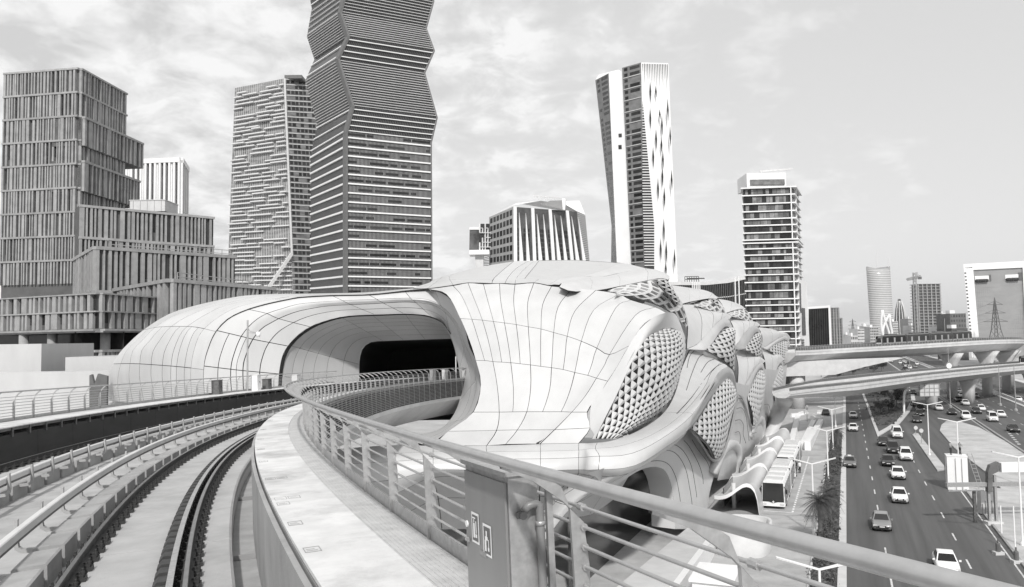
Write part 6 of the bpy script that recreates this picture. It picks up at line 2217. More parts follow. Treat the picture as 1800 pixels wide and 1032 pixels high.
for s in (-.25, .25):
    g.bar(c0 + Rz @ Vector((2.6 + s, .2, 0)), c0 + Rz @ Vector((1.45 + s, .6, 4.6)), .06, .06)
for k in range(10):
    f = k / 10; g.bar(c0 + Rz @ Vector((2.35 - 1.15 * f, .2 + .4 * f, 4.6 * f)), c0 + Rz @ Vector((2.85 - 1.15 * f, .2 + .4 * f, 4.6 * f)), .05, .05)
part(cb_, 'ladder', g, M_STEEL)
# barrier gantry beside the road
ga = thing('overhead_gantry', 'grey horizontal beam gantry on twin posts at the right edge', 'gantry', tuple(atz(1746, 922)))
gb = atz(1746, 922); Yg = gb.y
za = at(1746, 852, Yg).z
g = G(); a_, b_ = at(1663, 851, Yg), at(1860, 853, Yg); g.box2((a_.x, Yg - .2, za - .15), (b_.x, Yg + .2, za + .25)); part(ga, 'beam', g, M_STEEL)
for dx in (-.35, .35):
    g = G(); g.box2((gb.x + dx - .12, Yg - .15, 0), (gb.x + dx + .12, Yg + .15, za + 1.0)); part(ga, 'post', g, M_STEEL)
g = G(); g.box2((gb.x - .8, Yg - .5, 0), (gb.x + .8, Yg + .5, .35)); part(ga, 'footing', g, M_CONC_L)
g = G(); a_, b_ = at(1756, 829, Yg), at(1870, 811, Yg); g.box2((a_.x, Yg - .5, a_.z), (b_.x, Yg + .1, b_.z)); part(ga, 'sign_box', g, M_WHITE)
g = G()
P_a = [(1737, 865), (1737, 830), (1741, 818), (1755, 812), (1755, 829), (1745, 834), (1745, 865)]
P_a = [at(x, y, Yg - .4) for x, y in P_a]; n = len(P_a); g.add(P_a + [p + Vector((0, .5, 0)) for p in P_a], [tuple(range(n)), tuple(range(2 * n - 1, n - 1, -1))] + [(i, i + n, (i + 1) % n + n, (i + 1) % n) for i in range(n)]); part(ga, 'dark_bracket', g, M_ALU_D)
g = G(); a_, b_ = at(1668, 864, Yg + 1), at(1729, 861, Yg + 1); g.box2((a_.x, Yg + .9, a_.z), (b_.x, Yg + 1.1, b_.z)); part(ga, 'white_boom', g, M_WHITE)
g = G(); p = at(1712, 863, Yg + 1); g.box2((p.x - .15, Yg + .9, 0), (p.x + .15, Yg + 1.1, p.z)); part(ga, 'boom_post', g, M_STEEL_D)
eqb = thing('control_cabinet', 'pale control cabinet with pipes left of the gantry posts', 'cabinet', tuple(atz(1737, 905)))
q_ = atz(1737, 905); g = G(); g.box2((q_.x - .7, q_.y, .1), (q_.x + .7, q_.y + .8, 2.6)); part(eqb, 'body', g, M_KERB)
g = G()
for k in range(4): g.tube([(q_.x - .6 + k * .35, q_.y - .1, 0), (q_.x - .6 + k * .35, q_.y - .1, 1.2 + .3 * (k % 2))], .06, 6)
part(eqb, 'pipes', g, M_STEEL)
for i, (x, y) in enumerate(((1755, 975), (1787, 990))):
    q_ = atz(x, y); t = thing('dark_bollard', ['dark bollard on a pale block at the road kerb', 'dark bollard nearest the right edge at the kerb tip'][i], 'bollard', tuple(q_), 'dark bollards')
    g = G(); g.lathe([(.2, .25), (.2, .95), (.15, 1.05)], 10, tuple(q_)); part(t, 'post', g, M_ALU_D)
    g = G(); g.lathe([(.07, 1.05), (.07, 1.35)], 8, tuple(q_)); part(t, 'knob', g, M_ALU_D)
    g = G(); g.box(q_ + Vector((0, 0, .14)), (.8, .6, .26)); part(t, 'block', g, M_KERB)
for i, (x, y, yt) in enumerate(((1761, 940, 889), (1785, 970, 890))):
    q_ = atz(x, y); t = thing('white_pole', ['short white pole by the gantry footing', 'tall white pole beside the right bollard'][i], 'pole', tuple(q_), 'white poles')
    g = G(); g.tube([q_, Vector((q_.x, q_.y, at(x, yt, q_.y).z))], .06, 8); part(t, 'shaft', g, M_WHITE)
    g = G(); g.lathe([(.14, 0), (.14, .1)], 8, tuple(q_)); part(t, 'foot', g, M_STEEL)
for i, (x, y, yt) in enumerate(((1610, 766, 752), (1620, 781, 757))):
    q_ = atz(x, y); t = thing('round_sign', ['round traffic sign at the tip of the narrow island', 'round traffic sign a little farther down the narrow island'][i], 'road sign', tuple(q_), 'round traffic signs')
    zt2 = at(x, yt, q_.y).z
    g = G(); g.tube([q_, Vector((q_.x, q_.y, zt2))], .05, 6); part(t, 'pole', g, M_STEEL)
    g = G(); g.lathe([(.38, -.02), (.38, .02)], 16); g.v = [(q_.x + a, q_.y - .08 + c, zt2 + b) for a, b, c in g.v]; part(t, 'plate', g, M_KERB)
# signal light near the far bus lane
q_ = atz(1419, 742); t = thing('traffic_light', 'small traffic light post under the lower viaduct', 'traffic light', tuple(q_))
g = G(); g.tube([q_, q_ + Vector((0, 0, 3))], .07, 6); part(t, 'post', g, M_STEEL)
g = G(); g.box(q_ + Vector((0, -.1, 3.3)), (.35, .3, 1.0)); part(t, 'head', g, M_KERB)

# ---- bus shelters: white wave canopies
def shelter(tc, label, first=False):
    L = 13.8
    c = street(tc, -9.4)
    t = thing('bus_shelter', label, 'bus shelter', tuple(c), 'wave-shaped bus shelters')
    nu, nv = 16, 24
    FW_ = [(0, .05), (.03, .52), (.08, .80), (.15, .95), (.24, 1.0), (.34, .97), (.46, .86), (.58, .73), (.72, .62), (.86, .56), (1.0, .55)]
    def z_at(s, w):      # s -1 (near end) .. 1 along the street, w 0 (street edge) .. 1 (station side)
        hh = 3.7 - .7 * math.sin((1 + s) / 2 * math.pi) - .3 * (1 + s) / 2
        return hh * float(np.interp(w, [k[0] for k in FW_], [k[1] for k in FW_]))
    for nm, o, m in (('canopy', .0, M_PANEL), ('soffit', -.22, M_PANEL2)):
        g = G(); vs = []
        for j in range(nv + 1):
            for i in range(nu + 1):
                s = -1 + 2 * i / nu; w = j / nv
                p = street(tc + s * L / 2 - (.9 * (1 - s) / 2) * math.sin(w * math.pi), -9.4 - w * 4.8); p.z = z_at(s, w) + o; vs.append(p)
        fs = []
        for j in range(nv):
            for i in range(nu):
                a = j * (nu + 1) + i; f = (a, a + 1, a + nu + 2, a + nu + 1); fs.append(f if o == 0 else f[::-1])
        g.add(vs, fs); part(t, nm, g, m, True)
    for e_ in (-1, 1):
        g = G(); rr = []
        for j in range(nv + 1):
            w = j / nv
            p = street(tc + e_ * L / 2 - (.9 * (1 - e_) / 2) * math.sin(w * math.pi), -9.4 - w * 4.8); z = z_at(e_, w); d_ = ST * (e_ * .04)
            rr.append([p + d_ + Vector((0, 0, z + .06)), p + d_ + Vector((0, 0, max(0, z - .34)))])
        g.loft(rr, False, False); part(t, 'edge_band', g, M_WHITE)
    p = street(tc - 3, -12.6); g = G(); g.tube([p, p + Vector((0, 0, 2.9))], .24, 12); part(t, 'column', g, M_CONC_L, True)
    g = G(); a = street(tc - 4, -13.6); b2 = street(tc + 4, -13.6); g.bar(a + Vector((0, 0, 1.3)), b2 + Vector((0, 0, 1.3)), .1, 2.2); part(t, 'glass_back', g, M_WIN2)
    g = G(); a = street(tc - 3, -12.6); b2 = street(tc + 3, -12.6); g.bar(a + Vector((0, 0, .45)), b2 + Vector((0, 0, .45)), .45, .08); part(t, 'bench', g, M_STEEL)
for i, tc in enumerate((99, 114, 129, 143)):
    shelter(tc, ['nearest white wave canopy of the bus stop', 'second white wave canopy of the bus stop', 'third white wave canopy of the bus stop', 'farthest white wave canopy of the bus stop'][i])
# white planter by the bus bay
pl_ = thing('white_planter', 'curved white wall box in front of the nearest bus shelter', 'planter', tuple(street(80, -9.5)))
ring = []
for k in range(20):
    a = 2 * math.pi * k / 20
    e = .6
    ring.append((math.copysign(abs(math.cos(a)) ** e, math.cos(a)) * 2.4, math.copysign(abs(math.sin(a)) ** e, math.sin(a)) * 4.0))
c = street(79, -9.5)
w_ = lambda s, z: [c + SN * (x * s) + ST * (y * s) + Vector((0, 0, z)) for x, y in ring]
g = G(); g.loft([w_(1, 0), w_(1.03, 2.2), w_(.9, 2.2), w_(.88, .3)], True, False); part(pl_, 'shell', g, M_CONC_L, True)
g = G(); g.add(w_(.89, .9), [tuple(range(20))]); part(pl_, 'fill', g, M_CONC)
# kiosk box near the rail foot
kb = thing('white_kiosk', 'small white kiosk with dark openings below the handrail', 'kiosk', tuple(street(60, -9)))
g = G(); c = street(58, -9.0); Rk = Matrix.Rotation(math.atan2(-ST.x, ST.y), 3, 'Z'); g.box(c + Vector((0, 0, 1.6)), (2.6, 4, 3.2), Rk); part(kb, 'body', g, M_WHITE)
for k in range(3):
    g = G(); g.box(c + Rk @ Vector((-.7 + k * .7, -2.01, 1.5)), (.45, .06, 2.4), Rk); part(kb, 'opening', g, M_WIN)
g = G(); g.box(c + Vector((0, 0, 3.3)), (3.0, 4.4, .2), Rk); part(kb, 'roof', g, M_WHITE)

# ================================================================== VEHICLES
PAINT = {'white': mat('white_car_paint', .78, .25, .01, 3), 'silver': mat('silver_car_paint', .34, .28, .02, 3, metal=.5), 'dark': mat('dark_car_paint', .035, .22, .05, 3), 'grey': mat('grey_car_paint', .15, .28, .03, 3)}
M_TYRE = mat('tyre', .02, .85, 0)
M_LAMPG = mat('headlamp', .6, .15, 0)
M_PLATE = mat('number_plate', .7, .5, 0)
def car_parts(kind, paint):
    """parts of one car, pointing to -y, as (name, mesh, loc, children)"""
    P = PAINT[paint]
    if kind == 'sedan':
        L, W, belt, roof, hood = 4.7, .90, .93, 1.45, .86; y0, y1, r0, r1 = -.95, 1.75, -.15, 1.05; rear = .96
    elif kind == 'suv':
        L, W, belt, roof, hood = 4.8, .95, 1.12, 1.80, 1.05; y0, y1, r0, r1 = -1.0, 2.2, -.35, 1.95; rear = 1.1
    else:
        L, W, belt, roof, hood = 5.2, .95, 1.25, 2.1, 1.15; y0, y1, r0, r1 = -2.0, 2.5, -1.2, 2.45; rear = 1.25
    h = L / 2
    secs = [(-h, .80, .42, hood * .72), (-h + .12, .90, .25, hood * .86), (-h + .5, .97, .2, hood * .93), (-h * .55, 1, .2, hood), (y0, 1, .2, belt - .02), (0, 1, .2, belt), (y1, 1, .2, belt), (h - .35, .98, .22, rear), (h - .08, .93, .28, rear * .93), (h, .85, .45, rear * .8)]
    g = G(); rings = []
    for (y, w, zb, zt) in secs:
        w *= W; zm = zb + (zt - zb) * .62
        rings.append([Vector(p) for p in ((-w * .92, y, zb), (-w, y, zb + .18), (-w, y, zm), (-w * .93, y, zt - .04), (-w * .75, y, zt), (w * .75, y, zt), (w * .93, y, zt - .04), (w, y, zm), (w, y, zb + .18), (w * .92, y, zb))])
    g.loft(rings[::-1]); out = [('body', g.mesh('body', P, True))]
    bw, rw = W * .90, W * .70
    B = [Vector((-bw, y0, belt - .03)), Vector((bw, y0, belt - .03)), Vector((bw, y1, belt - .03)), Vector((-bw, y1, belt - .03))]
    T = [Vector((-rw, r0, roof - .04)), Vector((rw, r0, roof - .04)), Vector((rw, r1, roof - .02)), Vector((-rw, r1, roof - .02))]
    g = G(); g.hexa(B + T); T2 = [Vector((p.x * .8, p.y * .9 + (r0 + r1) * .05, roof + .02)) for p in T]; g.hexa(T + T2)
    out.append(('cabin', g.mesh('cabin', P)))
    def win(a, b, c, d, off, nm):
        cen = (a + b + c + d) / 4
        n = (b - a).cross(d - a).normalized()
        q_ = [cen + (p - cen) * .88 + n * off for p in (a, b, c, d)]
        gg = G(); gg.add(q_, [(0, 1, 2, 3)]); out.append((nm, gg.mesh(nm, M_WIN)))
    win(B[0], B[1], T[1], T[0], .012, 'windscreen'); win(B[2], B[3], T[3], T[2], .012, 'rear_window')
    for (a, b, c, d) in ((B[1], B[2], T[2], T[1]), (B[3], B[0], T[0], T[3])):
        m0, m1 = a.lerp(b, .5), d.lerp(c, .5)
        win(a, m0, m1, d, .012, 'side_window'); win(m0, b, c, m1, .012, 'side_window')
    wm_ = G(); wm_.lathe([(.33, -.11), (.33, .11)], 14); wm_.v = [(z, x, y) for x, y, z in wm_.v]; wmesh = wm_.mesh('wheel', M_TYRE)
    rm = G(); rm.lathe([(.2, -.118), (.2, .118)], 10); rm.v = [(z, x, y) for x, y, z in rm.v]; rmesh = rm.mesh('rim', M_STEEL)
    wheels = [(sx * (W - .10), y, .33) for sx in (-1, 1) for y in (-h * .60, h * .58)]
    for s in (-1, 1):
        gg = G(); gg.box((s * W * .72, -h + .10, hood * .74), (.34, .16, .15)); out.append(('headlight', gg.mesh('headlight', M_LAMPG)))
        gg = G(); gg.box((s * (W + .08), y0 + .25, belt + .06), (.18, .12, .13)); out.append(('mirror', gg.mesh('mirror', P)))
        gg = G(); gg.box((s * W * .72, h - .06, rear * .78), (.3, .12, .14)); out.append(('tail_light', gg.mesh('tail_light', M_ALU_D)))
    gg = G(); gg.box((0, -h + .03, hood * .66), (W * .85, .1, .14)); out.append(('grille', gg.mesh('grille', M_BLACK)))
    gg = G(); gg.box((0, -h + .02, .42), (W * 1.3, .12, .14)); out.append(('lower_grille', gg.mesh('lower_grille', M_BLACK)))
    gg = G(); gg.box((0, -h - .02, .52), (.48, .03, .13)); out.append(('number_plate', gg.mesh('number_plate', M_PLATE)))
    return out, wmesh, rmesh, wheels
CARS = {}
def place_car(kind, paint, px, py, label, flip=False, rot=0.0, full=True, group='cars on the street', taxi=False):
    key = (kind, paint)
    if key not in CARS:
        CARS[key] = car_parts(kind, paint)
    parts_, wm2, rm2, wheels = CARS[key]
    p = atz(px, py, .008)
    d = -ST if not flip else ST
    L = 2.35
    p = p - d * L * .9
    t = thing('minibus' if kind == 'van' and False else 'parked_car' if False else ('car' if kind != 'van' else 'van'), label, 'car' if kind != 'van' else 'van', (p.x, p.y, .012), group, local=True)
    a = math.atan2(d.y, d.x) + math.pi / 2 + rot
    t.rotation_euler = (0, 0, a)
    for nm, me in parts_:
        if not full and nm in ('mirror', 'lower_grille', 'grille', 'tail_light', 'number_plate'):
            continue
        link(nm, me, t, Matrix.Identity(4))
    for w in wheels:
        o = link('wheel', wm2, t, Matrix.Translation(w))
        if full:
            link('rim', rm2, o, Matrix.Identity(4))
    if taxi:
        g = G(); g.box((0, .3, 1.55), (.5, .2, .16)); link('roof_sign', g.mesh('roof_sign', M_WHITE), t, Matrix.Identity(4))
    return t
NEAR = [('sedan', 'white', 1669, 1014, 'white sedan nearest the camera on the street, cut by the handrail'), ('sedan', 'silver', 1551, 935, 'silver sedan in the middle lane near the front'), ('sedan', 'white', 1583, 886, 'white sedan behind and right of the silver sedan'),
        ('sedan', 'white', 1580, 844, 'white sedan third in line in the middle lane'), ('suv', 'white', 1594, 811, 'white pickup-like car beside two dark cars'), ('sedan', 'dark', 1562, 821, 'dark sedan left of the white third-in-line sedan'),
        ('suv', 'dark', 1571, 798, 'dark tall car behind the dark sedan'), ('sedan', 'dark', 1554, 785, 'dark sedan leaving the side road at the island tip'), ('van', 'white', 1578, 771, 'white van passing the tip of the planted island'),
        ('sedan', 'white', 1500, 759, 'white car alone in the left lane, nearer one'), ('sedan', 'white', 1500, 736, 'white car alone in the left lane, farther one'), ('sedan', 'dark', 1613, 744, 'dark car on the slip road beside the island, nearest'),
        ('sedan', 'dark', 1618, 732, 'dark car second on the slip road beside the island'), ('suv', 'dark', 1619, 724, 'dark car third on the slip road beside the island'), ('sedan', 'dark', 1608, 715, 'dark car farthest up the curve round the island')]
for k, c, x, y, lb in NEAR:
    place_car(k, c, x, y, lb)
place_car('sedan', 'grey', 1494, 823, 'dark taxi with roof sign stopped by the left kerb', taxi=True)
MID = [('sedan', 'dark', 1606, 694, 'dark car under the overhead sign'), ('sedan', 'white', 1652, 722, 'white car right of the overhead sign pier'), ('sedan', 'dark', 1675, 730, 'dark car where the slip road meets the highway'), ('suv', 'white', 1700, 738, 'white tall car crossing at the slip road nose'),
       ('sedan', 'dark', 1719, 728, 'dark car left of the white minibus'), ('sedan', 'white', 1727, 723, 'white car just behind the dark car by the minibus'), ('sedan', 'white', 1762, 734, 'white car right of the minibus'), ('sedan', 'dark', 1785, 761, 'dark car near the right edge of the highway'),
       ('sedan', 'white', 1699, 713, 'white car in the highway queue, nearest'), ('sedan', 'dark', 1687, 707, 'dark car left in the highway queue'), ('sedan', 'white', 1693, 699, 'white car in the middle of the highway queue'), ('suv', 'dark', 1701, 693, 'dark tall car right in the highway queue'),
       ('sedan', 'silver', 1716, 700, 'silver car alone right of the highway queue'), ('sedan', 'white', 1687, 691, 'pale car behind the dark one in the queue'), ('suv', 'dark', 1678, 682, 'dark car farthest in the queue under the lower viaduct'), ('sedan', 'dark', 1671, 693, 'dark car half hidden by the viaduct pier')]
for k, c, x, y, lb in MID:
    place_car(k, c, x, y, lb, full=False, group='cars on the highway')
place_car('van', 'white', 1747, 742, 'white minibus on the highway between two cars')
for k, c, x, y, lb in (('sedan', 'white', 1724, 678, 'white car on the far carriageway under the lower viaduct'), ('sedan', 'white', 1786, 704, 'white car on the far carriageway near the right edge'), ('sedan', 'silver', 1803, 707, 'silver car cut by the right edge on the far carriageway'), ('sedan', 'dark', 1452, 728, 'dark car in the shade under the left viaduct end')):
    place_car(k, c, x, y, lb, flip=True, full=False, group='cars on the highway')
rc = random.Random(5)
FAR = []
ORD = ['1st', '2nd', '3rd'] + ['%dth' % k for k in range(4, 21)] + ['21st', '22nd', '23rd', '24th', '25th', '26th']
for i in range(26):
    n = rc.choice((28, 32, 36, 40)); tt = 330 + i * 11 + rc.uniform(-4, 4)
    FAR.append(street(tt, n))
for i, p in enumerate(FAR):
    q_ = pix(p)
    kind = rc.choice(('sedan', 'sedan', 'suv', 'van')); col = rc.choice(('white', 'white', 'dark', 'silver'))
    place_car(kind, col, q_[0], q_[1], 'small %s %s, %s nearest in the distant jam between the viaducts' % ({'dark': 'dark', 'white': 'white', 'silver': 'silver'}[col], {'sedan': 'low car', 'suv': 'tall car', 'van': 'van'}[kind], ORD[i]), full=False, group='distant jam of vehicles')

def make_bus(label, tpos, n):
    c = street(tpos, n)
    t = thing('articulated_bus', label, 'bus', tuple(c), 'articulated buses', local=True)
    t.rotation_euler = (0, 0, math.atan2(-ST.y, -ST.x) + math.pi / 2)
    W, H = 1.27, 3.1
    def body(y0, y1, nm, front=False):
        sec = [(-W, .35), (-W, 2.7), (-W + .18, H), (W - .18, H), (W, 2.7), (W, .35)]
        ys = [y0, y0 + .15, y1 - .1, y1]; sc = [.95, 1, 1, .98]
        g = G(); g.loft([[Vector((x * s_, y, z)) for x, z in sec] for y, s_ in zip(ys, sc)][::-1]); b = link(nm, g.mesh(nm, M_WHITE), t, Matrix.Identity(4))
        for s in (-1, 1):
            g = G(); g.box((s * (W + .005), (y0 + y1) / 2, 1.68), (.02, y1 - y0 - .3, 2.0)); o = link('window_band', g.mesh('window_band', M_WIN), t, Matrix.Identity(4))
            k = y0 + 1.2
            while k < y1 - .8:
                g = G(); g.box((s * (W + .02), k, 1.7), (.02, .08, 2.4)); link('window_post', g.mesh('window_post', M_ALU_D), t, Matrix.Identity(4)); k += 1.6
        for k in range(3):
            y = y0 + (y1 - y0) * (.2 + .3 * k)
            g = G(); g.box((0, y, H + .09), (1.9, 1.5, .18)); link('roof_unit', g.mesh('roof_unit', M_KERB), t, Matrix.Identity(4))
            g = G(); g.box((0, y + 1.1, H + .02), (1.0, .6, .06)); link('roof_hatch', g.mesh('roof_hatch', M_ALU_D), t, Matrix.Identity(4))
    body(0, 10.4, 'front_body'); body(11.3, 18, 'rear_body')
    g = G()
    for k in range(6):
        g.box((0, 10.45 + k * .15, 1.7), (2.3 + .12 * (k % 2), .13, 2.6))
    link('bellows', g.mesh('bellows', M_BLACK), t, Matrix.Identity(4))
    g = G(); g.add([(-1.18, -.03, .85), (1.18, -.03, .85), (1.12, -.03, 2.98), (-1.12, -.03, 2.98)], [(0, 1, 2, 3)]); link('windscreen', g.mesh('windscreen', M_WIN), t, Matrix.Identity(4))
    g = G(); g.box((0, -.05, 2.78), (1.5, .03, .22)); link('destination_display', g.mesh('destination_display', M_BLACK), t, Matrix.Identity(4))
    g = G(); g.add([(-1.0, -.05, 1.0), (1.0, -.05, 1.0), (0, -.05, .72)], [(0, 2, 1)]); link('front_panel', g.mesh('front_panel', M_BLACK), t, Matrix.Identity(4))
    g = G(); g.box((0, -.07, .86), (.26, .03, .07)); g.box((0, -.072, .86), (.07, .03, .26)); link('front_emblem', g.mesh('front_emblem', M_WHITE), t, Matrix.Identity(4))
    for s in (-1, 1):
        g = G(); g.box((s * .95, -.04, .62), (.42, .06, .16)); link('headlight', g.mesh('headlight', M_LAMPG), t, Matrix.Identity(4))
        g = G(); g.box((s * 1.45, -.25, 2.1), (.22, .12, .5)); g.bar((s * 1.2, -.05, 2.6), (s * 1.45, -.25, 2.3), .05, .05); link('mirror', g.mesh('mirror', M_BLACK), t, Matrix.Identity(4))
        for y in (2.6, 8.2, 14.5):
            g = G(); g.lathe([(.48, -.14), (.48, .14)], 14); g.v = [(z + s * 1.14, x + y, y2 + .48) for x, y2, z in g.v]; link('wheel', g.mesh('wheel', M_TYRE), t, Matrix.Identity(4))
make_bus('white articulated bus in front at the bus stop', 96.8, -8.3)
make_bus('white articulated bus parked behind the front one', 117.5, -8.3)

# ================================================================== PEOPLE
def person_mesh(pose, shirt, trousers, skin, hat=None):
    """one continuous skinned body; vest and trousers by material on its faces"""
    J = {'pelvis': (0, 0, .95), 'waist': (0, 0, 1.1), 'chest': (0, -.01, 1.32), 'neck': (0, 0, 1.50), 'head': (0, -.02, 1.62), 'top': (0, -.01, 1.74)}
    R_ = {'pelvis': .135, 'waist': .125, 'chest': .155, 'neck': .055, 'head': .095, 'top': .06}
    E_ = [('pelvis', 'waist'), ('waist', 'chest'), ('chest', 'neck'), ('neck', 'head'), ('head', 'top')]
    for s, n in ((-1, 'l'), (1, 'r')):
        st_ = .12 * s if pose == 'walk' else 0.0
        J.update({n + 'hip': (s * .09, 0, .90), n + 'knee': (s * .10, -.03 - st_, .50), n + 'ankle': (s * .10, .0 + st_, .09), n + 'toe': (s * .11, -.14 + st_, .04),
                  n + 'sh': (s * .18, 0, 1.42), n + 'el': (s * .24, .03 + (-.12 if pose == 'work' else st_ * .6), 1.15), n + 'wr': (s * .23, -.06 + (-.2 if pose == 'work' else -st_ * .4), .93 if pose != 'work' else 1.1), n + 'hand': (s * .22, -.10 + (-.22 if pose == 'work' else -st_ * .4), .84 if pose != 'work' else 1.08)})
        R_.update({n + 'hip': .095, n + 'knee': .065, n + 'ankle': .045, n + 'toe': .04, n + 'sh': .065, n + 'el': .048, n + 'wr': .034, n + 'hand': .035})
        E_ += [('pelvis', n + 'hip'), (n + 'hip', n + 'knee'), (n + 'knee', n + 'ankle'), (n + 'ankle', n + 'toe'), ('chest', n + 'sh'), (n + 'sh', n + 'el'), (n + 'el', n + 'wr'), (n + 'wr', n + 'hand')]
    names = list(J)
    me = bpy.data.meshes.new('person'); me.from_pydata([J[n] for n in names], [(names.index(a), names.index(b)) for a, b in E_], [])
    ob = bpy.data.objects.new('tmp_person', me); C.objects.link(ob)
    md = ob.modifiers.new('skin', 'SKIN'); 
    for i, n in enumerate(names):
        me.skin_vertices[0].data[i].radius = (R_[n], R_[n]); me.skin_vertices[0].data[i].use_root = n == 'pelvis'
    md2 = ob.modifiers.new('sub', 'SUBSURF'); md2.levels = 1; md2.render_levels = 1
    bpy.context.view_layer.update()
    out = bpy.data.meshes.new_from_object(ob.evaluated_get(bpy.context.evaluated_depsgraph_get()))
    bpy.data.objects.remove(ob)
    out.materials.clear()
    for m in (skin, shirt, trousers, hat or M_BLACK, M_BLACK):
        out.materials.append(m)
    for p in out.polygons:
        c = p.center; p.use_smooth = True
        ax = abs(c.x)
        p.material_index = 3 if c.z > 1.66 else 0 if c.z > 1.48 else (0 if (ax > .19 and c.z < 1.12) else (1 if c.z > .96 else (4 if c.z < .08 else 2)))
    return out
M_SKIN = mat('skin', .28, .6, .02); M_SHIRT = mat('white_shirt', .75, .8, .02); M_TROU = mat('dark_trousers', .03, .85, .05); M_DARKC = mat('dark_clothes', .05, .85, .05); M_VEST = mat('grey_workwear', .3, .8, .05)
pm1 = person_mesh('stand', M_SHIRT, M_TROU, M_SKIN); pm2 = person_mesh('walk', M_DARKC, M_TROU, M_SKIN); pm3 = person_mesh('work', M_VEST, M_TROU, M_SKIN, M_WHITE)
def person(me, loc, rot, label):
    o = link('person', me); o.location = loc; o.rotation_euler = (0, 0, rot); o['label'] = label; o['category'] = 'person'; o['group'] = 'people on the street'
person(pm1, atz(1406, 832, .012), .4, 'person in white shirt and dark trousers standing right of the bus')
person(pm1, atz(1388, 832, .012), 1.2, 'person in white shirt close to the side of the bus')
person(pm2, atz(1478, 822, .16), -1.2, 'person in dark clothes by the taxi at the kerb')
person(pm3, c0 + Rz @ Vector((-.6, .9, 4.28)), .5, 'worker standing at the left on top of the white cabin')
person(pm3, c0 + Rz @ Vector((.5, 1.4, 4.28)), 1.9, 'worker standing at the right on top of the white cabin')

# ================================================================== PLANTS
def leafball(g, c, r, n, size, rg, flat=1.0):
    for _ in range(n):
        d = Vector((rg.gauss(0, 1), rg.gauss(0, 1), rg.gauss(0, 1))).normalized() * (r * rg.uniform(.55, 1.0)); d.z *= flat
        a = Vector((rg.gauss(0, 1), rg.gauss(0, 1), rg.gauss(0, 1))).normalized(); b = a.orthogonal().normalized()
        p = Vector(c) + d; s = size * rg.uniform(.6, 1.3)
        g.add([p - a * s, p + b * s * .5, p + a * s, p - b * s * .5], [(0, 1, 2, 3)], 0 if rg.random() < .6 else 1)
def tree_meshes(seed, h, r):
    rg = random.Random(seed)
    tr_ = G(); tr_.tube([(0, 0, 0), (.08, 0, h * .3), (0, .1, h * .55)], [.16, .12, .07], 7)
    cr_ = G()
    for k in range(9):
        c = Vector((rg.uniform(-.6, .6) * r, rg.uniform(-.6, .6) * r, h * .62 + rg.uniform(-.3, .38) * h * .55))
        tr_.tube([(0, .05, h * .4), c], [.06, .02], 5)
        leafball(cr_, c, r * rg.uniform(.4, .62), 130, .16, rg, .8)
    return tr_.mesh('trunk', M_BARK), cr_.mesh('crown', [M_LEAF, M_LEAF2])
TM = [tree_meshes(1, 4.2, 2.0), tree_meshes(2, 3.2, 1.8), tree_meshes(3, 5.0, 2.4)]
TREES = [(1548, 728, 'small tree nearest the tip of the planted island'), (1562, 722, 'small tree in the middle of the planted island'), (1577, 718, 'small tree by the right edge of the planted island'), (1538, 705, 'tree at the left rim of the planted island'), (1555, 698, 'dense tree in the back left of the planted island'), (1572, 695, 'dense tree in the back centre of the planted island'), (1585, 704, 'tree beside the arm of the overhead sign'), (1545, 686, 'tree under the lower viaduct on the island'), (1562, 684, 'farthest tree under the lower viaduct on the island'), (1530, 690, 'tree at the back left corner of the island')]
for i, (x, y, lb) in enumerate(TREES):
    t = thing('small_tree', lb, 'tree', tuple(atz(x, y, .19)), 'trees on the planted island', local=True)
    s = .8 + .12 * (i % 4); t.scale = (s, s, s); t.rotation_euler = (0, 0, i * 1.3)
    a, b = TM[i % 3]; link('trunk', a, t, Matrix.Identity(4)); link('crown', b, t, Matrix.Identity(4))
FT = []
for i in range(16):
    x = 1446 + i * 7.2 + rc.uniform(-3, 3); y = 662 - i * .75 + rc.uniform(-5, 5)
    t = thing('roadside_tree', '%s dark tree from the left in the far planting beneath the upper viaduct' % ORD[i], 'tree', tuple(atz(x, y, .1)), 'far trees beneath the upper viaduct', local=True)
    s = 1.0 + .25 * (i % 3); t.scale = (s, s, s * .8); t.rotation_euler = (0, 0, i * 2.1)
    a, b = TM[i % 3]; link('trunk', a, t, Matrix.Identity(4)); link('crown', b, t, Matrix.Identity(4))
g = G(); rg = random.Random(9)
for i in range(420):
    tt = rg.uniform(62, 171); n = rg.uniform(-3.1, -1.5)
    p = street(tt, n, .03)
    hgt = rg.choice((.25, .3, .5, .9)); leafball(g, p + Vector((0, 0, hgt)), rg.uniform(.25, .6), 26, .13, rg, .9)
o = g.build('shrub_bed', [M_LEAF, M_LEAF2]); o['kind'] = 'stuff'; o['label'] = 'dark low shrubs in the long bed beside the street'; o['category'] = 'shrubs'
g = G()
for i in range(160):
    x, y = rg.uniform(1520, 1600), rg.uniform(676, 750)
    if (y - 676) / 85 > 1 - abs(x - 1556) / 48 * .6:
        continue
    leafball(g, atz(x, y, .2) + Vector((0, 0, .2)), rg.uniform(.3, .8), 20, .2, rg, .5)
o = g.build('ground_cover', [M_LEAF, M_LEAF2]); o['kind'] = 'stuff'; o['label'] = 'dry low ground cover on the planted island'; o['category'] = 'shrubs'
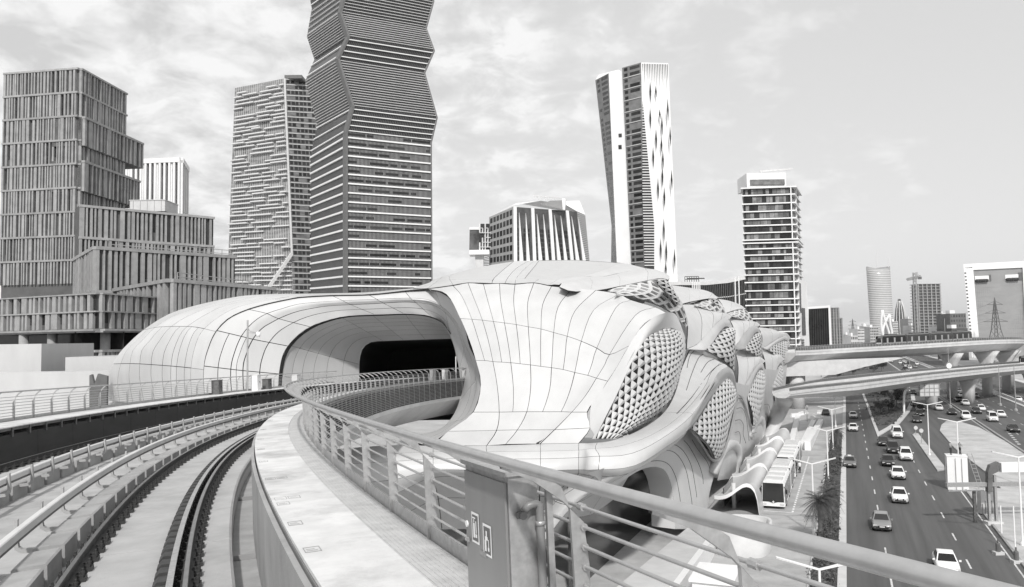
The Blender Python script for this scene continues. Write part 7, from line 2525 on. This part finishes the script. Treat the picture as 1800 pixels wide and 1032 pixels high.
def palm(loc, h, label, seed, n=34, fr=1.5):
    rg = random.Random(seed)
    t = thing('palm_tree', label, 'palm', loc, 'palms in the street bed', local=True)
    g = G(); g.tube([(0, 0, 0), (.03, 0, h * .5), (0, .02, h)], [.24, .19, .21], 9)
    for k in range(int(h * 5)):
        z = .1 + k * .2; a = k * 2.4; g.tube([(.2 * math.cos(a), .2 * math.sin(a), z), (.30 * math.cos(a), .30 * math.sin(a), z + .16)], [.07, .02], 4)
    link('trunk', g.mesh('trunk', M_BARK), t, Matrix.Identity(4))
    for k in range(n):
        a = k * 2.399; el = 1.25 - 2.5 * (k / n) + rg.uniform(-.1, .1)
        g = G(); L = fr * rg.uniform(.85, 1.15); pts = []
        for i in range(7):
            f = i / 6; e = el - f * f * .9
            r_ = L * f * math.cos(el * .6); z = h + L * (f * math.sin(el) - f * f * .5)
            pts.append(Vector((math.cos(a) * r_, math.sin(a) * r_, z)))
        sd = Vector((-math.sin(a), math.cos(a), 0))
        for i in range(1, 7):
            for q2 in range(3):
                f = (i - 1 + q2 / 3) / 6
                p = pts[i - 1].lerp(pts[i], q2 / 3); d = (pts[i] - pts[i - 1]).normalized()
                ll = .38 * math.sin(math.pi * min(.95, .15 + f * .85)) + .05
                for s in (-1, 1):
                    tip = p + sd * (s * ll) + d * ll * .6 - Vector((0, 0, ll * .35))
                    g.add([p, p + d * .05, tip], [(0, 1, 2)])
        g.tube(pts, [.025, .022, .02, .016, .012, .008, .004], 3)
        link('frond', g.mesh('frond', M_LEAF if k % 3 else M_LEAF2), t, Matrix.Identity(4))
p = at(1440, 882, 78); palm((p.x, p.y, 0), p.z + .2, 'bushy palm in the bed nearest the camera', 1, 64, 1.9)
p = at(1457, 862, 84); palm((p.x, p.y, 0), p.z - .2, 'smaller palm just behind the bushy palm', 2, 48, 1.5)
p = at(1470, 715, 140); palm((p.x, p.y, 0), 3.2, 'palm far along the bed near the viaduct', 3, 24, 1.6)

# ================================================================== SMALL THINGS ON THE GUIDEWAY
fc = thing('fire_cabinet', 'grey fire hose cabinet with two pictogram stickers against the railing', 'cabinet', tuple(tr(.3, 2.7, .884)))
def cabP(s, lat, v):
    return tr(s, lat, .884 + v)
s0_, s1_ = -.06, .70
g = G()
g.hexa([cabP(s0_, 2.60, .06), cabP(s0_, 2.79, .06), cabP(s1_, 2.79, .06), cabP(s1_, 2.60, .06), cabP(s0_, 2.60, 1.0), cabP(s0_, 2.79, 1.0), cabP(s1_, 2.79, 1.0), cabP(s1_, 2.60, 1.0)])
M_CABD = mat('brushed_steel_door', .27, .45, .05, 3.0, metal=.3, stretch=(1, 1, .15))
part(fc, 'body', g, M_STEEL)
g = G(); g.hexa([cabP(s0_ + .02, 2.582, .08), cabP(s0_ + .02, 2.598, .08), cabP(s1_ - .02, 2.598, .08), cabP(s1_ - .02, 2.582, .08), cabP(s0_ + .02, 2.582, .96), cabP(s0_ + .02, 2.598, .96), cabP(s1_ - .02, 2.598, .96), cabP(s1_ - .02, 2.582, .96)]); part(fc, 'door', g, M_CABD)
g = G(); g.hexa([cabP(s0_ - .02, 2.57, 1.002), cabP(s0_ - .02, 2.81, 1.002), cabP(s1_ + .02, 2.81, 1.002), cabP(s1_ + .02, 2.57, 1.002), cabP(s0_ - .02, 2.57, 1.03), cabP(s0_ - .02, 2.81, 1.03), cabP(s1_ + .02, 2.81, 1.03), cabP(s1_ + .02, 2.57, 1.03)]); part(fc, 'lid', g, M_STEEL)
def sticker(a, b, v0, v1, fig):
    g = G(); g.add([cabP(b, 2.579, v0), cabP(a, 2.579, v0), cabP(a, 2.579, v1), cabP(b, 2.579, v1)], [(0, 1, 2, 3)]); st2 = part(fc, 'sticker', g, M_WHITE)
    w = b - a; h_ = v1 - v0
    def r_(x0, x1, y0, y1, m, o):
        gg = G(); gg.add([cabP(b - w * x0, o, v0 + h_ * y0), cabP(b - w * x1, o, v0 + h_ * y0), cabP(b - w * x1, o, v0 + h_ * y1), cabP(b - w * x0, o, v0 + h_ * y1)], [(0, 1, 2, 3)]); return gg
    part(st2, 'field', r_(.12, .88, .08, .92, 0, 2.577), M_ALU_D)
    gg = G()
    for (x0, x1, y0, y1) in fig:
        q2 = r_(x0, x1, y0, y1, 0, 2.575); gg.add(q2.v, q2.f)
    part(st2, 'pictogram', gg, M_WHITE)
sticker(.42, .56, .50, .70, [(.28, .50, .18, .66), (.33, .45, .68, .78), (.55, .78, .20, .32), (.60, .72, .34, .74), (.20, .60, .80, .85)])
sticker(.20, .35, .46, .66, [(.25, .45, .15, .50), (.30, .62, .50, .62), (.40, .55, .62, .80), (.60, .78, .18, .30), (.66, .74, .30, .55)])
g = G(); g.add([cabP(.43, 2.579, .44), cabP(.30, 2.579, .44), cabP(.30, 2.579, .475), cabP(.43, 2.579, .475)], [(0, 1, 2, 3)]); part(fc, 'small_label', g, M_CONC_D)
g = G(); g.tube([cabP(.655, 2.585, .60), cabP(.655, 2.574, .60)], .022, 12); part(fc, 'round_tag', g, M_WHITE)
g = G(); g.tube([cabP(.655, 2.585, .50), cabP(.655, 2.57, .50)], .012, 8); g.bar(cabP(.66, 2.568, .50), cabP(.60, 2.568, .50), .012, .02); part(fc, 'latch', g, M_STEEL)
g = G(); pp = [cabP(-.10, 2.68, .79), cabP(-.11, 2.72, .83), cabP(-.11, 2.765, .82), cabP(-.11, 2.78, .74), cabP(-.11, 2.78, -.1)]
g.tube(resample(pp, 24), .026, 10); part(fc, 'pipe', g, mat('grey_pipe', .2, .4, .1, 5), True)
for v in (.70, .22):
    g = G(); g.tube([cabP(-.11, 2.78, v), cabP(-.11, 2.78, v + .025)], .032, 10); part(fc, 'pipe_collar', g, M_STEEL, True)
g = G(); g.tube([cabP(-.07, 2.665, .77), cabP(-.13, 2.665, .77)], .024, 10); g.tube([cabP(-.10, 2.635, .77), cabP(-.10, 2.695, .77)], .02, 8); part(fc, 'valve', g, M_STEEL_D)
g = G(); g.hexa([cabP(-.12, 2.825, -.05), cabP(-.12, 2.865, -.05), cabP(-.09, 2.865, -.05), cabP(-.09, 2.825, -.05), cabP(-.12, 2.825, 1.0), cabP(-.12, 2.865, 1.0), cabP(-.09, 2.865, 1.0), cabP(-.09, 2.825, 1.0)]); part(fc, 'angle_post', g, M_STEEL)
# camera mast and cabinets on the far walkway
cm = thing('camera_mast', 'slim mast with surveillance camera on the far walkway', 'mast', tuple(at(499, 672, 60)))
bz = tr(57.5, -8.1, 1.0)
pxb = pix(bz)
top = at(pxb[0], 563, bz.y)
g = G(); g.tube([bz, Vector((bz.x, bz.y, top.z))], .07, 8); part(cm, 'pole', g, M_STEEL)
zq = at(pxb[0], 585, bz.y).z
g = G(); g.bar(Vector((bz.x, bz.y, zq)), Vector((bz.x + .75, bz.y - .1, zq - .05)), .05, .05); g.tube(resample([Vector((bz.x, bz.y, zq + .4)), Vector((bz.x + .2, bz.y, zq + .1)), Vector((bz.x + .6, bz.y, zq + .02))], 8), .03, 5); part(cm, 'arm', g, M_STEEL)
g = G(); g.lathe([(.13, -.28), (.17, -.12), (.17, .05), (.08, .12)], 10, (bz.x + .85, bz.y - .1, zq - .05)); part(cm, 'camera', g, M_WHITE, True)
for i, (s, l, h_, m, lb) in enumerate(((52.5, -8.1, .95, M_STEEL_D, 'dark cabinet on the far walkway'), (58.6, -7.9, 1.15, M_WHITE, 'white cabinet beside the camera mast'), (60.3, -7.8, .8, M_STEEL_D, 'small dark box right of the white cabinet'), (66, -8.0, 1.0, M_KERB, 'pale cabinet farther along the far walkway'))):
    q_ = tr(s, l, 1.0); R_ = trR(s)
    t = thing('trackside_cabinet', lb, 'cabinet', tuple(q_), 'trackside cabinets')
    g = G(); g.box(q_ + R_ @ Vector((0, 0, h_ / 2)), (.5, .7, h_), R_); part(t, 'body', g, m)
    g = G(); g.box(q_ + R_ @ Vector((0, 0, h_ + .02)), (.56, .76, .04), R_); part(t, 'lid', g, m)
    g = G(); g.box(q_ + R_ @ Vector((.26, .1, h_ * .55)), (.02, .06, .12), R_); part(t, 'handle', g, M_BLACK)
for i, s in enumerate((71, 74.5, 80)):
    q_ = tr(s, 2.85, .884); R_ = trR(s)
    t = thing('trackside_cabinet', ['grey cabinet on the near railing at the tunnel, leftmost', 'pale cabinet on the near railing at the tunnel, second', 'narrow cabinet on the near railing nearest the jamb'][i], 'cabinet', tuple(q_), 'trackside cabinets')
    g = G(); g.box(q_ + R_ @ Vector((0, 0, .55)), (.3, (.9, .9, .5)[i], 1.0), R_); part(t, 'body', g, (M_STEEL, M_KERB, M_KERB)[i])
    g = G(); g.box(q_ + R_ @ Vector((0, 0, 1.07)), (.36, .95, .03), R_); part(t, 'lid', g, M_STEEL)
q_ = tr(80, 1.9, .884); t = thing('signal_post', 'thin pale post inside the tunnel mouth', 'post', tuple(q_)); g = G(); g.tube([q_, q_ + Vector((0, 0, 2.3))], .05, 6); part(t, 'shaft', g, M_WHITE); g = G(); g.lathe([(.1, 0), (.1, .05)], 8, tuple(q_)); part(t, 'foot', g, M_STEEL)

# ================================================================== AIR
g = G(); g.box2((-900, -60, -1.5), (1400, 1700, 330))
hz = g.build('haze', [])
hz['kind'] = 'stuff'; hz['label'] = 'thin pale haze over the whole city'; hz['category'] = 'haze'
hm = bpy.data.materials.new('haze'); hm.use_nodes = True
hm.node_tree.nodes.clear()
ho = hm.node_tree.nodes.new('ShaderNodeOutputMaterial'); hv = hm.node_tree.nodes.new('ShaderNodeVolumePrincipled')
hv.inputs['Color'].default_value = (.92, .92, .92, 1); hv.inputs['Density'].default_value = 0.00004; hv.inputs['Anisotropy'].default_value = 0.1
hm.node_tree.links.new(hv.outputs[0], ho.inputs['Volume'])
hz.data.materials.append(hm)
for o in bpy.data.objects:
    if '_w' in o:
        del o['_w']
